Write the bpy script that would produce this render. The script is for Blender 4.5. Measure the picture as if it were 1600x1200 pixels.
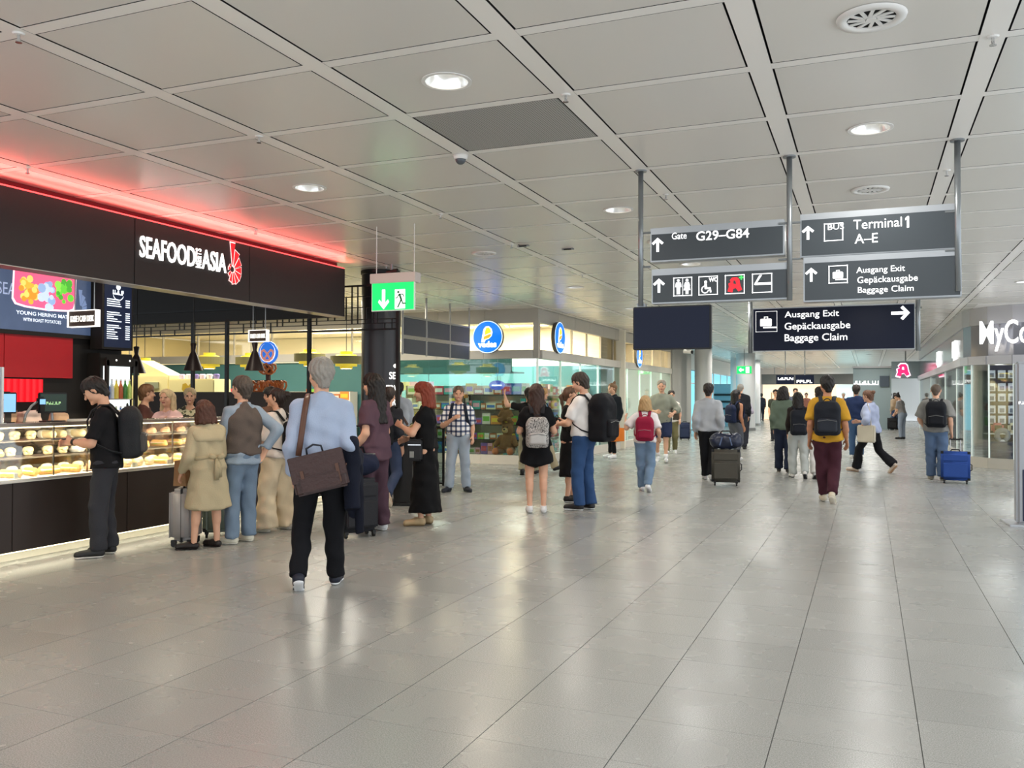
import bpy, bmesh, math, random
import numpy as np
from mathutils import Vector, Matrix

for _o in list(bpy.data.objects): bpy.data.objects.remove(_o)
random.seed(7)
SC = bpy.context.scene
COL = SC.collection
PI = math.pi
RAD = math.radians

# ------------------------------------------------------------------ camera
FPX, YAW, PIT, ROLL, CZ = 1361.0, 0.3885, 0.0141, 0.0024, 1.5
_cy, _sy, _cp, _sp, _cr, _sr = math.cos(YAW), math.sin(YAW), math.cos(PIT), math.sin(PIT), math.cos(ROLL), math.sin(ROLL)
CF = np.array([-_sy*_cp, _cy*_cp, _sp]); _R = np.array([_cy, _sy, 0.0]); _U = np.cross(_R, CF)
CR = _cr*_R + _sr*_U; CU = -_sr*_R + _cr*_U
CC = np.array([0, 0, CZ])
cam = bpy.data.cameras.new('camera'); camo = bpy.data.objects.new('camera', cam); COL.objects.link(camo)
cam.sensor_width = 36; cam.sensor_fit = 'HORIZONTAL'; cam.lens = FPX/1600*36; cam.clip_start = 0.05; cam.clip_end = 300
M = Matrix.Identity(4)
for i in range(3):
    M[i][0] = CR[i]; M[i][1] = CU[i]; M[i][2] = -CF[i]; M[i][3] = CC[i]
camo.matrix_world = M
SC.camera = camo

# ------------------------------------------------------------------ world, exposure
SC.view_settings.view_transform = 'Standard'; SC.view_settings.look = 'None'
SC.view_settings.gamma = 1; SC.view_settings.use_curve_mapping = False
SC.view_settings.exposure = 0.0
W = bpy.data.worlds.new('world'); SC.world = W; W.use_nodes = True
W.node_tree.nodes['Background'].inputs[0].default_value = (0.87, 0.93, 1.0, 1)
W.node_tree.nodes['Background'].inputs[1].default_value = 2.05

def lin(h):
    if isinstance(h, (tuple, list)): return tuple(h[:3])
    h = h.lstrip('#'); c = [int(h[i:i+2], 16)/255 for i in (0, 2, 4)]
    return tuple(x/12.92 if x <= .04045 else ((x+.055)/1.055)**2.4 for x in c)

# ceiling downlight positions: checkerboard of panel centres
ZC = 3.425
GX0, GXP, GY0, GYP = -0.581, 1.2, 3.27, 0.987
DOWN = []
for j in range(-5, 3):
    if j % 2: continue
    for k in range(-4, 58):
        if (k - (j//2)*2) % 4 == 3:
            x, y = GX0 + GXP*(j+.5), GY0 + GYP*(k+.5)
            if x < -7.2 and y < 11: continue
            if x < -7.2 and y > 17.2 or x > 1.5 and y > 18: continue
            DOWN.append((x, y))
LN = 0
def area(loc, rot, sx, sy, power, col=(1, 1, 1), shape='RECTANGLE', name='area_light', spread=PI):
    l = bpy.data.lights.new(name, 'AREA'); l.shape = shape; l.size = sx
    if shape in ('RECTANGLE', 'ELLIPSE'): l.size_y = sy
    l.energy = power; l.color = col; l.spread = spread
    o = bpy.data.objects.new(name, l); o.location = loc; o.rotation_euler = rot; COL.objects.link(o); return o
for x, y in DOWN:
    area((x, y, ZC-.02), (0, 0, 0), .2, .2, (30 if x < -4 and y < 12 else 20 if y < 8 else 29) if y < 20 else 48, (1, .97, .93) if x > -3 else (1, .84, .66) if y < 12 else (1, .92, .82), 'DISK', 'downlight_lamp', RAD(165))

# ------------------------------------------------------------------ pixel helpers: a pixel is a direction, the surface gives the distance
def ray(x, y): return CF + CR*(x-800)/FPX + CU*(600-y)/FPX
def pz(x, y, z=0.0):
    d = ray(x, y); return CC + d*((z-CZ)/d[2])
def py_(x, y, Y):
    d = ray(x, y); return CC + d*(Y/d[1])
def px_(x, y, X):
    d = ray(x, y); return CC + d*(X/d[0])

# ------------------------------------------------------------------ materials
MATS = {}
def mat(key, col='#888888', rough=.5, metal=0., noise=0., nscale=8., bump=0., bscale=60., emit=None, estr=1., trans=0., alpha=1., spec=.5, ior=1.45, vary=0., coat=0.):
    if key in MATS: return MATS[key]
    m = bpy.data.materials.new(key); m.use_nodes = True; nt = m.node_tree; b = nt.nodes['Principled BSDF']
    c = lin(col); b.inputs['Base Color'].default_value = (*c, 1); b.inputs['Roughness'].default_value = rough
    b.inputs['Metallic'].default_value = metal; b.inputs['Specular IOR Level'].default_value = spec; b.inputs['IOR'].default_value = ior
    b.inputs['Coat Weight'].default_value = coat
    if trans: b.inputs['Transmission Weight'].default_value = trans
    if alpha < 1: b.inputs['Alpha'].default_value = alpha
    tc = nt.nodes.new('ShaderNodeTexCoord')
    if noise or vary:
        mx = nt.nodes.new('ShaderNodeMix'); mx.data_type = 'RGBA'
        d = max(noise, vary)
        mx.inputs[6].default_value = (*[x*(1-d) for x in c], 1); mx.inputs[7].default_value = (*[min(1, x*(1+d)) for x in c], 1)
        if noise:
            n = nt.nodes.new('ShaderNodeTexNoise'); n.inputs['Scale'].default_value = nscale; n.inputs['Detail'].default_value = 3
            nt.links.new(tc.outputs['Object'], n.inputs['Vector']); nt.links.new(n.outputs['Fac'], mx.inputs[0])
        else:
            oi = nt.nodes.new('ShaderNodeObjectInfo'); nt.links.new(oi.outputs['Random'], mx.inputs[0])
        nt.links.new(mx.outputs[2], b.inputs['Base Color'])
    if bump:
        n2 = nt.nodes.new('ShaderNodeTexNoise'); n2.inputs['Scale'].default_value = bscale; n2.inputs['Detail'].default_value = 2
        bp = nt.nodes.new('ShaderNodeBump'); bp.inputs['Strength'].default_value = bump; bp.inputs['Distance'].default_value = .01
        nt.links.new(tc.outputs['Object'], n2.inputs['Vector']); nt.links.new(n2.outputs['Fac'], bp.inputs['Height']); nt.links.new(bp.outputs[0], b.inputs['Normal'])
    if emit is not None:
        b.inputs['Emission Color'].default_value = (*lin(emit), 1); b.inputs['Emission Strength'].default_value = estr
    MATS[key] = m; return m
def fab(col, rough=.85): return mat('fabric_'+col.strip('#')+('' if rough == .85 else 's'), col, rough, noise=.12, nscale=5, bump=.25, bscale=120, spec=.25)
def glass(key, col='#ffffff', alpha=.12, rough=.03):
    # thin pane: mostly clear with a mirror-like surface
    if key in MATS: return MATS[key]
    m = bpy.data.materials.new(key); m.use_nodes = True; nt = m.node_tree; nt.nodes.clear()
    o = nt.nodes.new('ShaderNodeOutputMaterial'); mx = nt.nodes.new('ShaderNodeMixShader'); t = nt.nodes.new('ShaderNodeBsdfTransparent'); g = nt.nodes.new('ShaderNodeBsdfGlossy')
    t.inputs[0].default_value = (*lin(col), 1); g.inputs['Roughness'].default_value = rough
    lw = nt.nodes.new('ShaderNodeLayerWeight'); lw.inputs[0].default_value = .35
    mp = nt.nodes.new('ShaderNodeMapRange'); mp.inputs[3].default_value = alpha*.5; mp.inputs[4].default_value = min(1, alpha*4)
    nt.links.new(lw.outputs['Fresnel'], mp.inputs[0]); nt.links.new(mp.outputs[0], mx.inputs[0])
    nt.links.new(t.outputs[0], mx.inputs[1]); nt.links.new(g.outputs[0], mx.inputs[2]); nt.links.new(mx.outputs[0], o.inputs[0])
    MATS[key] = m; return m
def speckle(key, base, dark, light, rough, scale=170):
    m = mat(key, base, rough, spec=.5); nt = m.node_tree; b = nt.nodes['Principled BSDF']
    tc = nt.nodes.new('ShaderNodeTexCoord'); ge = nt.nodes.new('ShaderNodeNewGeometry'); n = nt.nodes.new('ShaderNodeTexNoise'); n.inputs['Scale'].default_value = scale; n.inputs['Detail'].default_value = 1.5
    r = nt.nodes.new('ShaderNodeValToRGB'); e = r.color_ramp.elements
    e[0].position = .36; e[0].color = (*lin(dark), 1); e[1].position = .66; e[1].color = (*lin(light), 1)
    k = r.color_ramp.elements.new(.5); k.color = (*lin(base), 1)
    nt.links.new(ge.outputs['Position'], n.inputs['Vector']); nt.links.new(n.outputs['Fac'], r.inputs[0])
    n2 = nt.nodes.new('ShaderNodeTexNoise'); n2.inputs['Scale'].default_value = 2.2; n2.inputs['Detail'].default_value = 3
    nt.links.new(ge.outputs['Position'], n2.inputs['Vector'])
    mp = nt.nodes.new('ShaderNodeMapRange'); mp.inputs[3].default_value = rough*.8; mp.inputs[4].default_value = rough*1.25
    nt.links.new(n2.outputs['Fac'], mp.inputs[0]); nt.links.new(mp.outputs[0], b.inputs['Roughness'])
    hs = nt.nodes.new('ShaderNodeHueSaturation'); oi = nt.nodes.new('ShaderNodeObjectInfo')
    mp2 = nt.nodes.new('ShaderNodeMapRange'); mp2.inputs[3].default_value = .95; mp2.inputs[4].default_value = 1.05
    nt.links.new(oi.outputs['Random'], mp2.inputs[0]); nt.links.new(mp2.outputs[0], hs.inputs['Value']); nt.links.new(r.outputs[0], hs.inputs['Color']); nt.links.new(hs.outputs[0], b.inputs['Base Color'])
    return m
def emis(key, col, s): return mat(key, col, .4, emit=col, estr=s)

# ------------------------------------------------------------------ mesh helpers
def link(name, me, parent=None):
    o = bpy.data.objects.new(name, me); COL.objects.link(o)
    if parent is not None: o.parent = parent
    return o
def thing(name, label, cat, loc=(0, 0, 0), rz=0., group=None):
    o = link(name, None); o.empty_display_size = .1
    o.location = loc; o.rotation_euler = (0, 0, rz); tag(o, label, cat, group); return o
def tag(o, label=None, cat=None, group=None, kind=None):
    if label: o['label'] = label
    if cat: o['category'] = cat
    if group: o['group'] = group
    if kind: o['kind'] = kind
    return o
def dup(root, loc=None, rz=None, label=None, parent=None):
    r = root.copy(); COL.objects.link(r)
    if parent is not None: r.parent = parent
    if loc is not None: r.location = loc
    if rz is not None: r.rotation_euler = (0, 0, rz)
    if label: r['label'] = label
    for ch in root.children: dup(ch, parent=r)
    return r

class MB:
    def __init__(s): s.v = []; s.f = []
    def add(s, v, f, M=None):
        n = len(s.v)
        s.v += [tuple(M @ Vector(p)) if M is not None else tuple(p) for p in v]; s.f += [tuple(i+n for i in q) for q in f]; return s
    def box(s, c, d, rz=0., M=None):
        x, y, z = d[0]/2, d[1]/2, d[2]/2; ca, sa = math.cos(rz), math.sin(rz)
        v = [(c[0]+a*ca-b*sa, c[1]+a*sa+b*ca, c[2]+e) for a, b, e in [(-x, -y, -z), (x, -y, -z), (x, y, -z), (-x, y, -z), (-x, -y, z), (x, -y, z), (x, y, z), (-x, y, z)]]
        return s.add(v, [(3, 2, 1, 0), (4, 5, 6, 7), (0, 1, 5, 4), (1, 2, 6, 5), (2, 3, 7, 6), (3, 0, 4, 7)], M)
    def cyl(s, a, b, r0, r1=None, n=12, caps=True):
        r1 = r0 if r1 is None else r1; a = Vector(a); b = Vector(b); d = (b-a).normalized()
        u = d.orthogonal().normalized(); w = d.cross(u)
        v = []
        for p, r in ((a, r0), (b, r1)):
            for i in range(n):
                t = 2*PI*i/n; v.append(p + u*(r*math.cos(t)) + w*(r*math.sin(t)))
        f = [(i, (i+1) % n, n+(i+1) % n, n+i) for i in range(n)]
        if caps: f += [tuple(range(n-1, -1, -1)), tuple(range(n, 2*n))]
        return s.add(v, f)
    def tube(s, pts, r, n=8, flat=None):
        pts = [Vector(p) for p in pts]; v = []; m = len(pts); u = None
        for i, p in enumerate(pts):
            d = (pts[min(i+1, m-1)]-pts[max(i-1, 0)]).normalized()
            if u is None: u = d.orthogonal().normalized() if flat is None else Vector(flat)
            u = (u - d*u.dot(d)).normalized(); w = d.cross(u)
            rr = r[i] if isinstance(r, list) else r
            ra, rb = rr if isinstance(rr, tuple) else (rr, rr)
            for k in range(n): t = 2*PI*k/n; v.append(p + u*(ra*math.cos(t)) + w*(rb*math.sin(t)))
        f = [(i*n+k, i*n+(k+1) % n, (i+1)*n+(k+1) % n, (i+1)*n+k) for i in range(m-1) for k in range(n)]
        f += [tuple(range(n-1, -1, -1)), tuple(range((m-1)*n, m*n))]
        return s.add(v, f)
    def lathe(s, prof, c=(0, 0, 0), n=24):
        v = [(c[0]+r*math.cos(2*PI*i/n), c[1]+r*math.sin(2*PI*i/n), c[2]+z) for r, z in prof for i in range(n)]
        f = [(j*n+i, j*n+(i+1) % n, (j+1)*n+(i+1) % n, (j+1)*n+i) for j in range(len(prof)-1) for i in range(n)]
        return s.add(v, f)
    def prism(s, poly, d0, d1, M=None):
        n = len(poly); v = [(x, y, d0) for x, y in poly] + [(x, y, d1) for x, y in poly]
        f = [tuple(range(n-1, -1, -1)), tuple(range(n, 2*n))] + [(i, (i+1) % n, n+(i+1) % n, n+i) for i in range(n)]
        return s.add(v, f, M)
    def ball(s, c, r, n=12):
        r = r if isinstance(r, (tuple, list)) else (r, r, r); v = []; m = n//2
        for j in range(1, m):
            a = PI*j/m
            for i in range(n): b = 2*PI*i/n; v.append((c[0]+r[0]*math.sin(a)*math.cos(b), c[1]+r[1]*math.sin(a)*math.sin(b), c[2]+r[2]*math.cos(a)))
        f = [(j*n+i, (j+1)*n+i, (j+1)*n+(i+1) % n, j*n+(i+1) % n) for j in range(m-2) for i in range(n)]
        v += [(c[0], c[1], c[2]+r[2]), (c[0], c[1], c[2]-r[2])]; t = len(v)-2
        f += [(t, i, (i+1) % n) for i in range(n)] + [(t+1, (m-2)*n+(i+1) % n, (m-2)*n+i) for i in range(n)]
        return s.add(v, f)
    def mesh(s, name, m, smooth=False, bevel=0., seg=2):
        me = bpy.data.meshes.new(name); me.from_pydata(s.v, [], s.f)
        bm = bmesh.new(); bm.from_mesh(me)
        bmesh.ops.recalc_face_normals(bm, faces=bm.faces)
        if bevel: bmesh.ops.bevel(bm, geom=[e for e in bm.edges if len(e.link_faces) == 2 and e.calc_face_angle(0) > .6], offset=bevel, segments=seg, affect='EDGES', clamp_overlap=True)
        bm.to_mesh(me); bm.free()
        if smooth: me.polygons.foreach_set('use_smooth', [True]*len(me.polygons))
        if m: me.materials.append(m)
        return me
    def build(s, name, m, parent=None, smooth=False, bevel=0., seg=2):
        return link(name, s.mesh(name, m, smooth, bevel, seg), parent)
def boxo(name, c, d, m, parent=None, bevel=0., rz=0., kind=None):
    o = MB().box(c, d, rz).build(name, m, parent, bevel=bevel)
    if kind: o['kind'] = kind
    return o
def facing(loc, a=0.): return Matrix.Translation(Vector(loc)) @ Matrix.Rotation(RAD(a), 4, 'Z') @ Matrix.Rotation(PI/2, 4, 'X')
def text(s, size, M, m, parent=None, name='lettering', ext=.004, bold=0., align='LEFT', sx=1., space=1., shear=0.):
    cu = bpy.data.curves.new('txt', 'FONT'); cu.body = s; cu.size = size; cu.extrude = ext; cu.offset = bold; cu.align_x = align; cu.space_character = space; cu.shear = shear; cu.resolution_u = 3
    to = bpy.data.objects.new('txt', cu); COL.objects.link(to); bpy.context.view_layer.update()
    me = bpy.data.meshes.new_from_object(to.evaluated_get(bpy.context.evaluated_depsgraph_get()))
    bpy.data.objects.remove(to); bpy.data.curves.remove(cu)
    me.transform(M @ Matrix.Diagonal((sx, 1, 1, 1))); me.materials.clear(); me.materials.append(m)
    return link(name, me, parent)
def tfit(s, x0, x1, z0, z1, M, m, parent=None, name='lettering', ext=.004, bold=0.):
    # lettering scaled to fill a box in the plane of M
    o = text(s, 1., Matrix.Identity(4), m, parent, name, 0, bold)
    v = np.array([p.co[:] for p in o.data.vertices]); a, b = v.min(0), v.max(0)
    S = Matrix.Translation((x0, z0, 0)) @ Matrix.Diagonal(((x1-x0)/(b[0]-a[0]), (z1-z0)/(b[1]-a[1]), 1, 1)) @ Matrix.Translation((-a[0], -a[1], 0))
    o.data.transform(S)
    if ext:
        bm = bmesh.new(); bm.from_mesh(o.data); r = bmesh.ops.extrude_face_region(bm, geom=bm.faces[:])
        bmesh.ops.translate(bm, vec=(0, 0, ext), verts=[e for e in r['geom'] if isinstance(e, bmesh.types.BMVert)]); bm.to_mesh(o.data); bm.free()
    o.data.transform(M); return o
def flat(name, poly, M, m, parent=None, d=.004): return MB().prism(poly, 0, d, M).build(name, m, parent)
def marks(parent, w, h, n, M, m, d=.002):
    # unreadable lettering: a row of blocky glyph shapes centred on the frame
    r = random.Random(int(w*1000)+n); g = w/n
    for i in range(n):
        x = -w/2+g*i; a = g*.82; v = r.choice([.2, .45, .6])
        P = r.choice([[(0, 0), (a, 0), (a, h), (a*.7, h), (a*.7, h*v), (0, h*v)], [(0, 0), (a*.35, 0), (a*.35, h*.4), (a, h*.4), (a, h), (0, h)], [(0, 0), (a, 0), (a, h*.3), (a*.4, h*.3), (a*.4, h), (0, h)]])
        flat('glyph', [(x+p, q) for p, q in P], M, m, parent, d)
def circ(cx, cy, r, n=32, a0=0, a1=360, ry=None):
    return [(cx+r*math.cos(RAD(a0+(a1-a0)*i/(n if a1-a0 == 360 else n-1))), cy+(ry or r)*math.sin(RAD(a0+(a1-a0)*i/(n if a1-a0 == 360 else n-1)))) for i in range(n)]

# ------------------------------------------------------------------ soft shapes: distance fields meshed with surface nets
def smin(a, b, k):
    h = np.clip(.5+.5*(b-a)/k, 0, 1); return b+(a-b)*h-k*h*(1-h)
def cone(a, b, ra, rb=None, fa=0, fb=0): return ('c', np.array(a, float), np.array(b, float), ra, ra if rb is None else rb, fa, fb)
def rbx(c, h, r): return ('b', np.array(c, float), np.array(h, float), r)
def prim_bb(p):
    if p[0] == 'c': m = max(p[3], p[4]); return np.minimum(p[1], p[2])-m, np.maximum(p[1], p[2])+m
    return p[1]-p[2]-.001, p[1]+p[2]+.001
def prim_d(p, X, Y, Z):
    if p[0] == 'c':
        _, a, b, ra, rb, fa, fb = p; ab = b-a; L2 = ab@ab+1e-12
        qx, qy, qz = X-a[0], Y-a[1], Z-a[2]
        t = (qx*ab[0]+qy*ab[1]+qz*ab[2])/L2; tc = np.clip(t, 0, 1)
        d = np.sqrt((qx-tc*ab[0])**2+(qy-tc*ab[1])**2+(qz-tc*ab[2])**2)-(ra+tc*(rb-ra))
        L = math.sqrt(L2)
        if fb: d = np.maximum(d, (t-1)*L)
        if fa: d = np.maximum(d, -t*L)
        return d
    _, c, h, r = p
    qx, qy, qz = np.abs(X-c[0])-h[0]+r, np.abs(Y-c[1])-h[1]+r, np.abs(Z-c[2])-h[2]+r
    return np.sqrt(np.maximum(qx, 0)**2+np.maximum(qy, 0)**2+np.maximum(qz, 0)**2)+np.minimum(np.maximum(qx, np.maximum(qy, qz)), 0)-r
def soft(prims, res, k=.03, subs=(), cuts=(), infl=0., fold=0., seed=0, mod=None, foldf=1.):
    """returns verts, quads of the zero surface"""
    mg = infl+k*.5+2.5*res+fold
    lo = np.min([prim_bb(p)[0] for p in prims], 0)-mg; hi = np.max([prim_bb(p)[1] for p in prims], 0)+mg
    n = np.ceil((hi-lo)/res).astype(int)+1
    ax = [lo[i]+res*np.arange(n[i]) for i in range(3)]
    V = np.full(n, .08, np.float64)
    def sub(p, extra):
        a, b = prim_bb(p); a = a-extra; b = b+extra
        i0 = np.clip(np.floor((a-lo)/res).astype(int), 0, n-1); i1 = np.clip(np.ceil((b-lo)/res).astype(int)+1, 1, n)
        sl = tuple(slice(i0[i], i1[i]) for i in range(3))
        return sl, ax[0][sl[0]][:, None, None], ax[1][sl[1]][None, :, None], ax[2][sl[2]][None, None, :]
    for p in prims:
        sl, X, Y, Z = sub(p, infl+k+3*res+fold)
        V[sl] = smin(V[sl], prim_d(p, X, Y, Z)-infl, k)
    X, Y, Z = ax[0][:, None, None], ax[1][None, :, None], ax[2][None, None, :]
    if fold:
        r = np.random.RandomState(seed); q = r.rand(6)*6.28; g = foldf
        V = V+fold*(np.sin(19*g*X+11*g*Z+q[0]+2*np.sin(9*g*Z+7*Y+q[1]))*np.sin(14*g*Z-17*g*Y+q[2])+.6*np.sin(41*g*X+q[3]+3*np.sin(12*g*Z+q[5]))*np.sin(37*g*Y+9*Z+q[4]))
    for p in subs:
        sl, x, y, z = sub(p, 3*res); V[sl] = np.maximum(V[sl], -prim_d(p, x, y, z))
    for c, nn in cuts: V = np.maximum(V, (X-c[0])*nn[0]+(Y-c[1])*nn[1]+(Z-c[2])*nn[2])
    if mod: V = mod(V, X, Y, Z)
    V[0] = V[-1] = .08; V[:, 0] = V[:, -1] = .08; V[:, :, 0] = V[:, :, -1] = .08
    return nets(V, lo, res)
def nets(V, lo, res):
    ins = V < 0
    c = [(i, j, k) for i in (0, 1) for j in (0, 1) for k in (0, 1)]
    n = np.array(V.shape)-1
    g = lambda A, o: A[o[0]:o[0]+n[0], o[1]:o[1]+n[1], o[2]:o[2]+n[2]]
    cnt = sum(g(ins, o).astype(np.int8) for o in c)
    act = np.argwhere((cnt > 0) & (cnt < 8))
    if len(act) == 0: return np.zeros((0, 3)), np.zeros((0, 4), int)
    idx = np.full(n, -1, np.int64); idx[act[:, 0], act[:, 1], act[:, 2]] = np.arange(len(act))
    val = {o: V[act[:, 0]+o[0], act[:, 1]+o[1], act[:, 2]+o[2]] for o in c}
    P = np.zeros((len(act), 3)); N = np.zeros(len(act))
    for a in c:
        for d in range(3):
            if a[d]: continue
            b = list(a); b[d] = 1; va, vb = val[a], val[tuple(b)]
            x = (va < 0) != (vb < 0); t = np.where(x, va/np.where(x, va-vb, 1), 0)
            q = np.repeat(np.array(a, float)[None], len(act), 0); q[:, d] += t
            P += q*x[:, None]; N += x
    P = (act+P/N[:, None])*res+lo
    F = []
    for d in range(3):
        e = [1, 1, 1]; e[d] = 0; u, w = [q for q in range(3) if q != d]
        sh = [slice(1, -1)]*3; sh[d] = slice(0, -1); s2 = list(sh); s2[d] = slice(1, None)
        A, B = ins[tuple(sh)], ins[tuple(s2)]
        p = np.argwhere(A != B); fl = A[p[:, 0], p[:, 1], p[:, 2]]
        off = np.array([1, 1, 1]); off[d] = 0; p = p+off
        du = np.zeros(3, int); du[u] = 1; dw = np.zeros(3, int); dw[w] = 1
        q = [idx[tuple((p-o).T)] for o in (du*0, du, du+dw, dw)]
        Q = np.stack(q, 1); flip = fl if d != 1 else ~fl
        Q[~flip] = Q[~flip][:, ::-1]; F.append(Q)
    F = np.concatenate(F); F = F[(F >= 0).all(1)]
    return P, F
def softmesh(name, parts, mats, slots=None):
    """parts: list of (verts, quads[, slot array]) joined into one mesh"""
    vs, fs, sl, n = [], [], [], 0
    for p in parts:
        if len(p[0]) == 0: continue
        vs.append(p[0]); fs.append(p[1]+n); n += len(p[0]); sl.append(p[2] if len(p) > 2 else np.zeros(len(p[1]), int))
    me = bpy.data.meshes.new(name); v = np.concatenate(vs); f = np.concatenate(fs); s = np.concatenate(sl)
    me.vertices.add(len(v)); me.vertices.foreach_set('co', v.astype(np.float32).ravel())
    me.loops.add(f.size); me.loops.foreach_set('vertex_index', f.astype(np.int32).ravel())
    me.polygons.add(len(f)); me.polygons.foreach_set('loop_start', np.arange(0, f.size, 4, dtype=np.int32)); me.polygons.foreach_set('loop_total', np.full(len(f), 4, np.int32))
    for m in (mats if isinstance(mats, (list, tuple)) else [mats]): me.materials.append(m)
    me.polygons.foreach_set('material_index', s.astype(np.int32)); me.polygons.foreach_set('use_smooth', np.ones(len(f), bool))
    me.update(calc_edges=True); return me
def softobj(name, prims, res, m, parent=None, **kw): return link(name, softmesh(name, [soft(prims, res, **kw)], m), parent)

# ================================================================== SETTING: floor and ceiling
m_tile = speckle('granite_tile', '#959692', '#868783', '#a4a5a0', .26)
m_grout = mat('grout', '#5b5c5a', .8)
floor = boxo('floor', (-11.4, 29.5, -.06), (31.2, 63, .112), m_grout, kind='structure')
TX, TY, TY0 = .6, .4955, 4.0
tiles = []
for i in range(-38, 16):
    for j in range(-14, 112):
        x, y = .205+TX*(i+.5), TY0+TY*(j+.5)
        if (x > 4.1 and y < 19) or x < -22 or y < -1.9: continue
        d = np.array([x, y, -CZ]); dep = d@CF
        if dep < .8: vis = False
        else:
            u = 800+FPX*(d@CR)/dep; vis = -80 < u < 1680 and 600-FPX*(d@CU)/dep < 1290 and not (x < -7.3 and y < 11)
        tiles.append((0 if vis else 1, dep if vis else abs(y)+abs(x), x, y))
tiles.sort()
tm = MB().box((0, 0, -.002), (TX-.0045, TY-.002, .004)).mesh('tile', m_tile)
for t in tiles[:300]:
    o = link('tile', tm, floor); o.location = (t[2], t[3], 0)
mb = MB()
for _, _, x, y in tiles[300:]:
    if y < -3: continue
    n = len(mb.v); a, b = TX/2-.0023, TY/2-.001
    mb.v += [(x-a, y-b, 0), (x+a, y-b, 0), (x+a, y+b, 0), (x-a, y+b, 0)]; mb.f.append((n, n+1, n+2, n+3))
o = mb.build('tile_field', m_tile, floor); o['kind'] = 'stuff'

m_panel = mat('ceiling_sheet', '#dedad2', .27, spec=.5, vary=.025)
m_strip = mat('ceiling_strip', '#f2eee7', .3, spec=.5)
m_dark = mat('void_dark', '#0c0c0c', .9)
m_white = mat('white_paint', '#e9e7e2', .4)
m_grey = mat('grey_metal', '#9a9d9f', .35, metal=.6)
m_black = mat('black_metal', '#141414', .45)
m_chrome = mat('chrome', '#c9c9c9', .15, metal=1)
ceil = boxo('ceiling', (-9, 26, ZC+.2), (27.6, 66, .06), m_dark, kind='structure')
PW, PH = GXP-.128-.024, GYP-.086-.012
def pc(j, k): return GX0+GXP*(j+.5), GY0+GYP*(k+.5)
cells = []
for j in range(-19, 4):
    for k in range(-8, 60):
        x, y = pc(j, k)
        if y < 11 and x < -7.6: continue
        if y > 17.6 and x < (-6.4 if y < 31.8 else -7.6): continue
        if x > 3.3 and y > 20.6: continue
        d = np.array([x, y, ZC-CZ]); dep = d@CF; vis = False
        if dep > .5:
            u, v = 800+FPX*(d@CR)/dep, 600-FPX*(d@CU)/dep; vis = -150 < u < 1750 and v > -150
        cells.append((0 if vis else 1, dep if vis else 50+abs(y), j, k))
cells.sort()
lights = {(round(x, 2), round(y, 2)) for x, y in DOWN}
m_gap_shade = mat('gap_shade', '#161616', .9)  # near-black on side faces paints the shade in the gaps between panels and strips
def gap_shade(me):
    me.materials.append(m_gap_shade)
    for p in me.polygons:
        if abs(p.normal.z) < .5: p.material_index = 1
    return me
pm = gap_shade(MB().box((0, 0, .012), (PW, PH, .02)).mesh('ceiling_panel', m_panel))
def holed(r, n=32):
    mb = MB(); v = []; f = []
    for zz in (0, .02):
        for i in range(n):
            a = 2*PI*i/n; c, s = math.cos(a), math.sin(a); t = min(PW/2/max(abs(c), 1e-6), PH/2/max(abs(s), 1e-6))
            v += [(r*c, r*s, zz+.002), (t*c, t*s, zz+.002)]
    for i in range(n):
        a, b = 2*i, 2*((i+1) % n); f.append((a, b, b+1, a+1)); a2, b2 = a+2*n, b+2*n; f += [(a2, a2+1, b2+1, b2), (a, a2, b2, b), (a+1, b+1, b2+1, a2+1)]
    for cx, cy in ((1, 1), (-1, 1), (-1, -1), (1, -1)): # fill corners
        an = math.atan2(cy*PH, cx*PW) % (2*PI); i = int(an/(2*PI)*n); k = len(v)
        v.append((cx*PW/2, cy*PH/2, .002)); f.append((2*i+1, 2*((i+1) % n)+1, k))
    return gap_shade(mb.add(v, f).mesh('ceiling_panel', m_panel))
ph = holed(.135)
# perforated sheet
m_perf = mat('perforated_sheet', '#8f908c', .5); nt = m_perf.node_tree; b = nt.nodes['Principled BSDF']
tc = nt.nodes.new('ShaderNodeTexCoord'); vo = nt.nodes.new('ShaderNodeTexVoronoi'); vo.inputs['Scale'].default_value = 60; vo.inputs['Randomness'].default_value = 0
rp = nt.nodes.new('ShaderNodeValToRGB'); rp.color_ramp.elements[0].position = .3; rp.color_ramp.elements[0].color = (*lin('#3d3d3b'), 1); rp.color_ramp.elements[1].position = .36; rp.color_ramp.elements[1].color = (*lin('#b4b3ae'), 1)
nt.links.new(tc.outputs['Object'], vo.inputs['Vector']); nt.links.new(vo.outputs['Distance'], rp.inputs[0]); nt.links.new(rp.outputs[0], b.inputs['Base Color'])
mbr = MB()
for q, (vis, dep, j, k) in enumerate(cells):
    x, y = pc(j, k); lt = (round(x, 2), round(y, 2)) in lights
    perf = (j == -2 and k == 2)
    if q < 300 or lt and q < 420:
        o = link('perforated_panel' if perf else 'ceiling_panel', ph if lt else pm, ceil); o.location = (x, y, ZC)
        if perf:
            o.data = pm.copy(); o.data.materials[0] = m_perf; o['label'] = 'grey perforated air panel'
    else:
        mbr.box((x, y, ZC+.012), (PW, PH, .02))
o = mbr.build('far_panels', m_panel, ceil); gap_shade(o.data); o['kind'] = 'stuff'
js = {}
for _, _, j, k in cells: js.setdefault(j, []).append(k); js.setdefault(j+1, []).append(k)
for j in sorted(js):
    ks = js[j]; y0, y1 = GY0+GYP*min(ks), GY0+GYP*(max(ks)+1)
    gap_shade(boxo('long_strip', (GX0+GXP*j, (y0+y1)/2, ZC+.01), (.128, y1-y0, .02), m_strip, ceil).data)
ks = {}
for _, _, j, k in cells: ks.setdefault(k, []).append(j); ks.setdefault(k+1, []).append(j)
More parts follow.
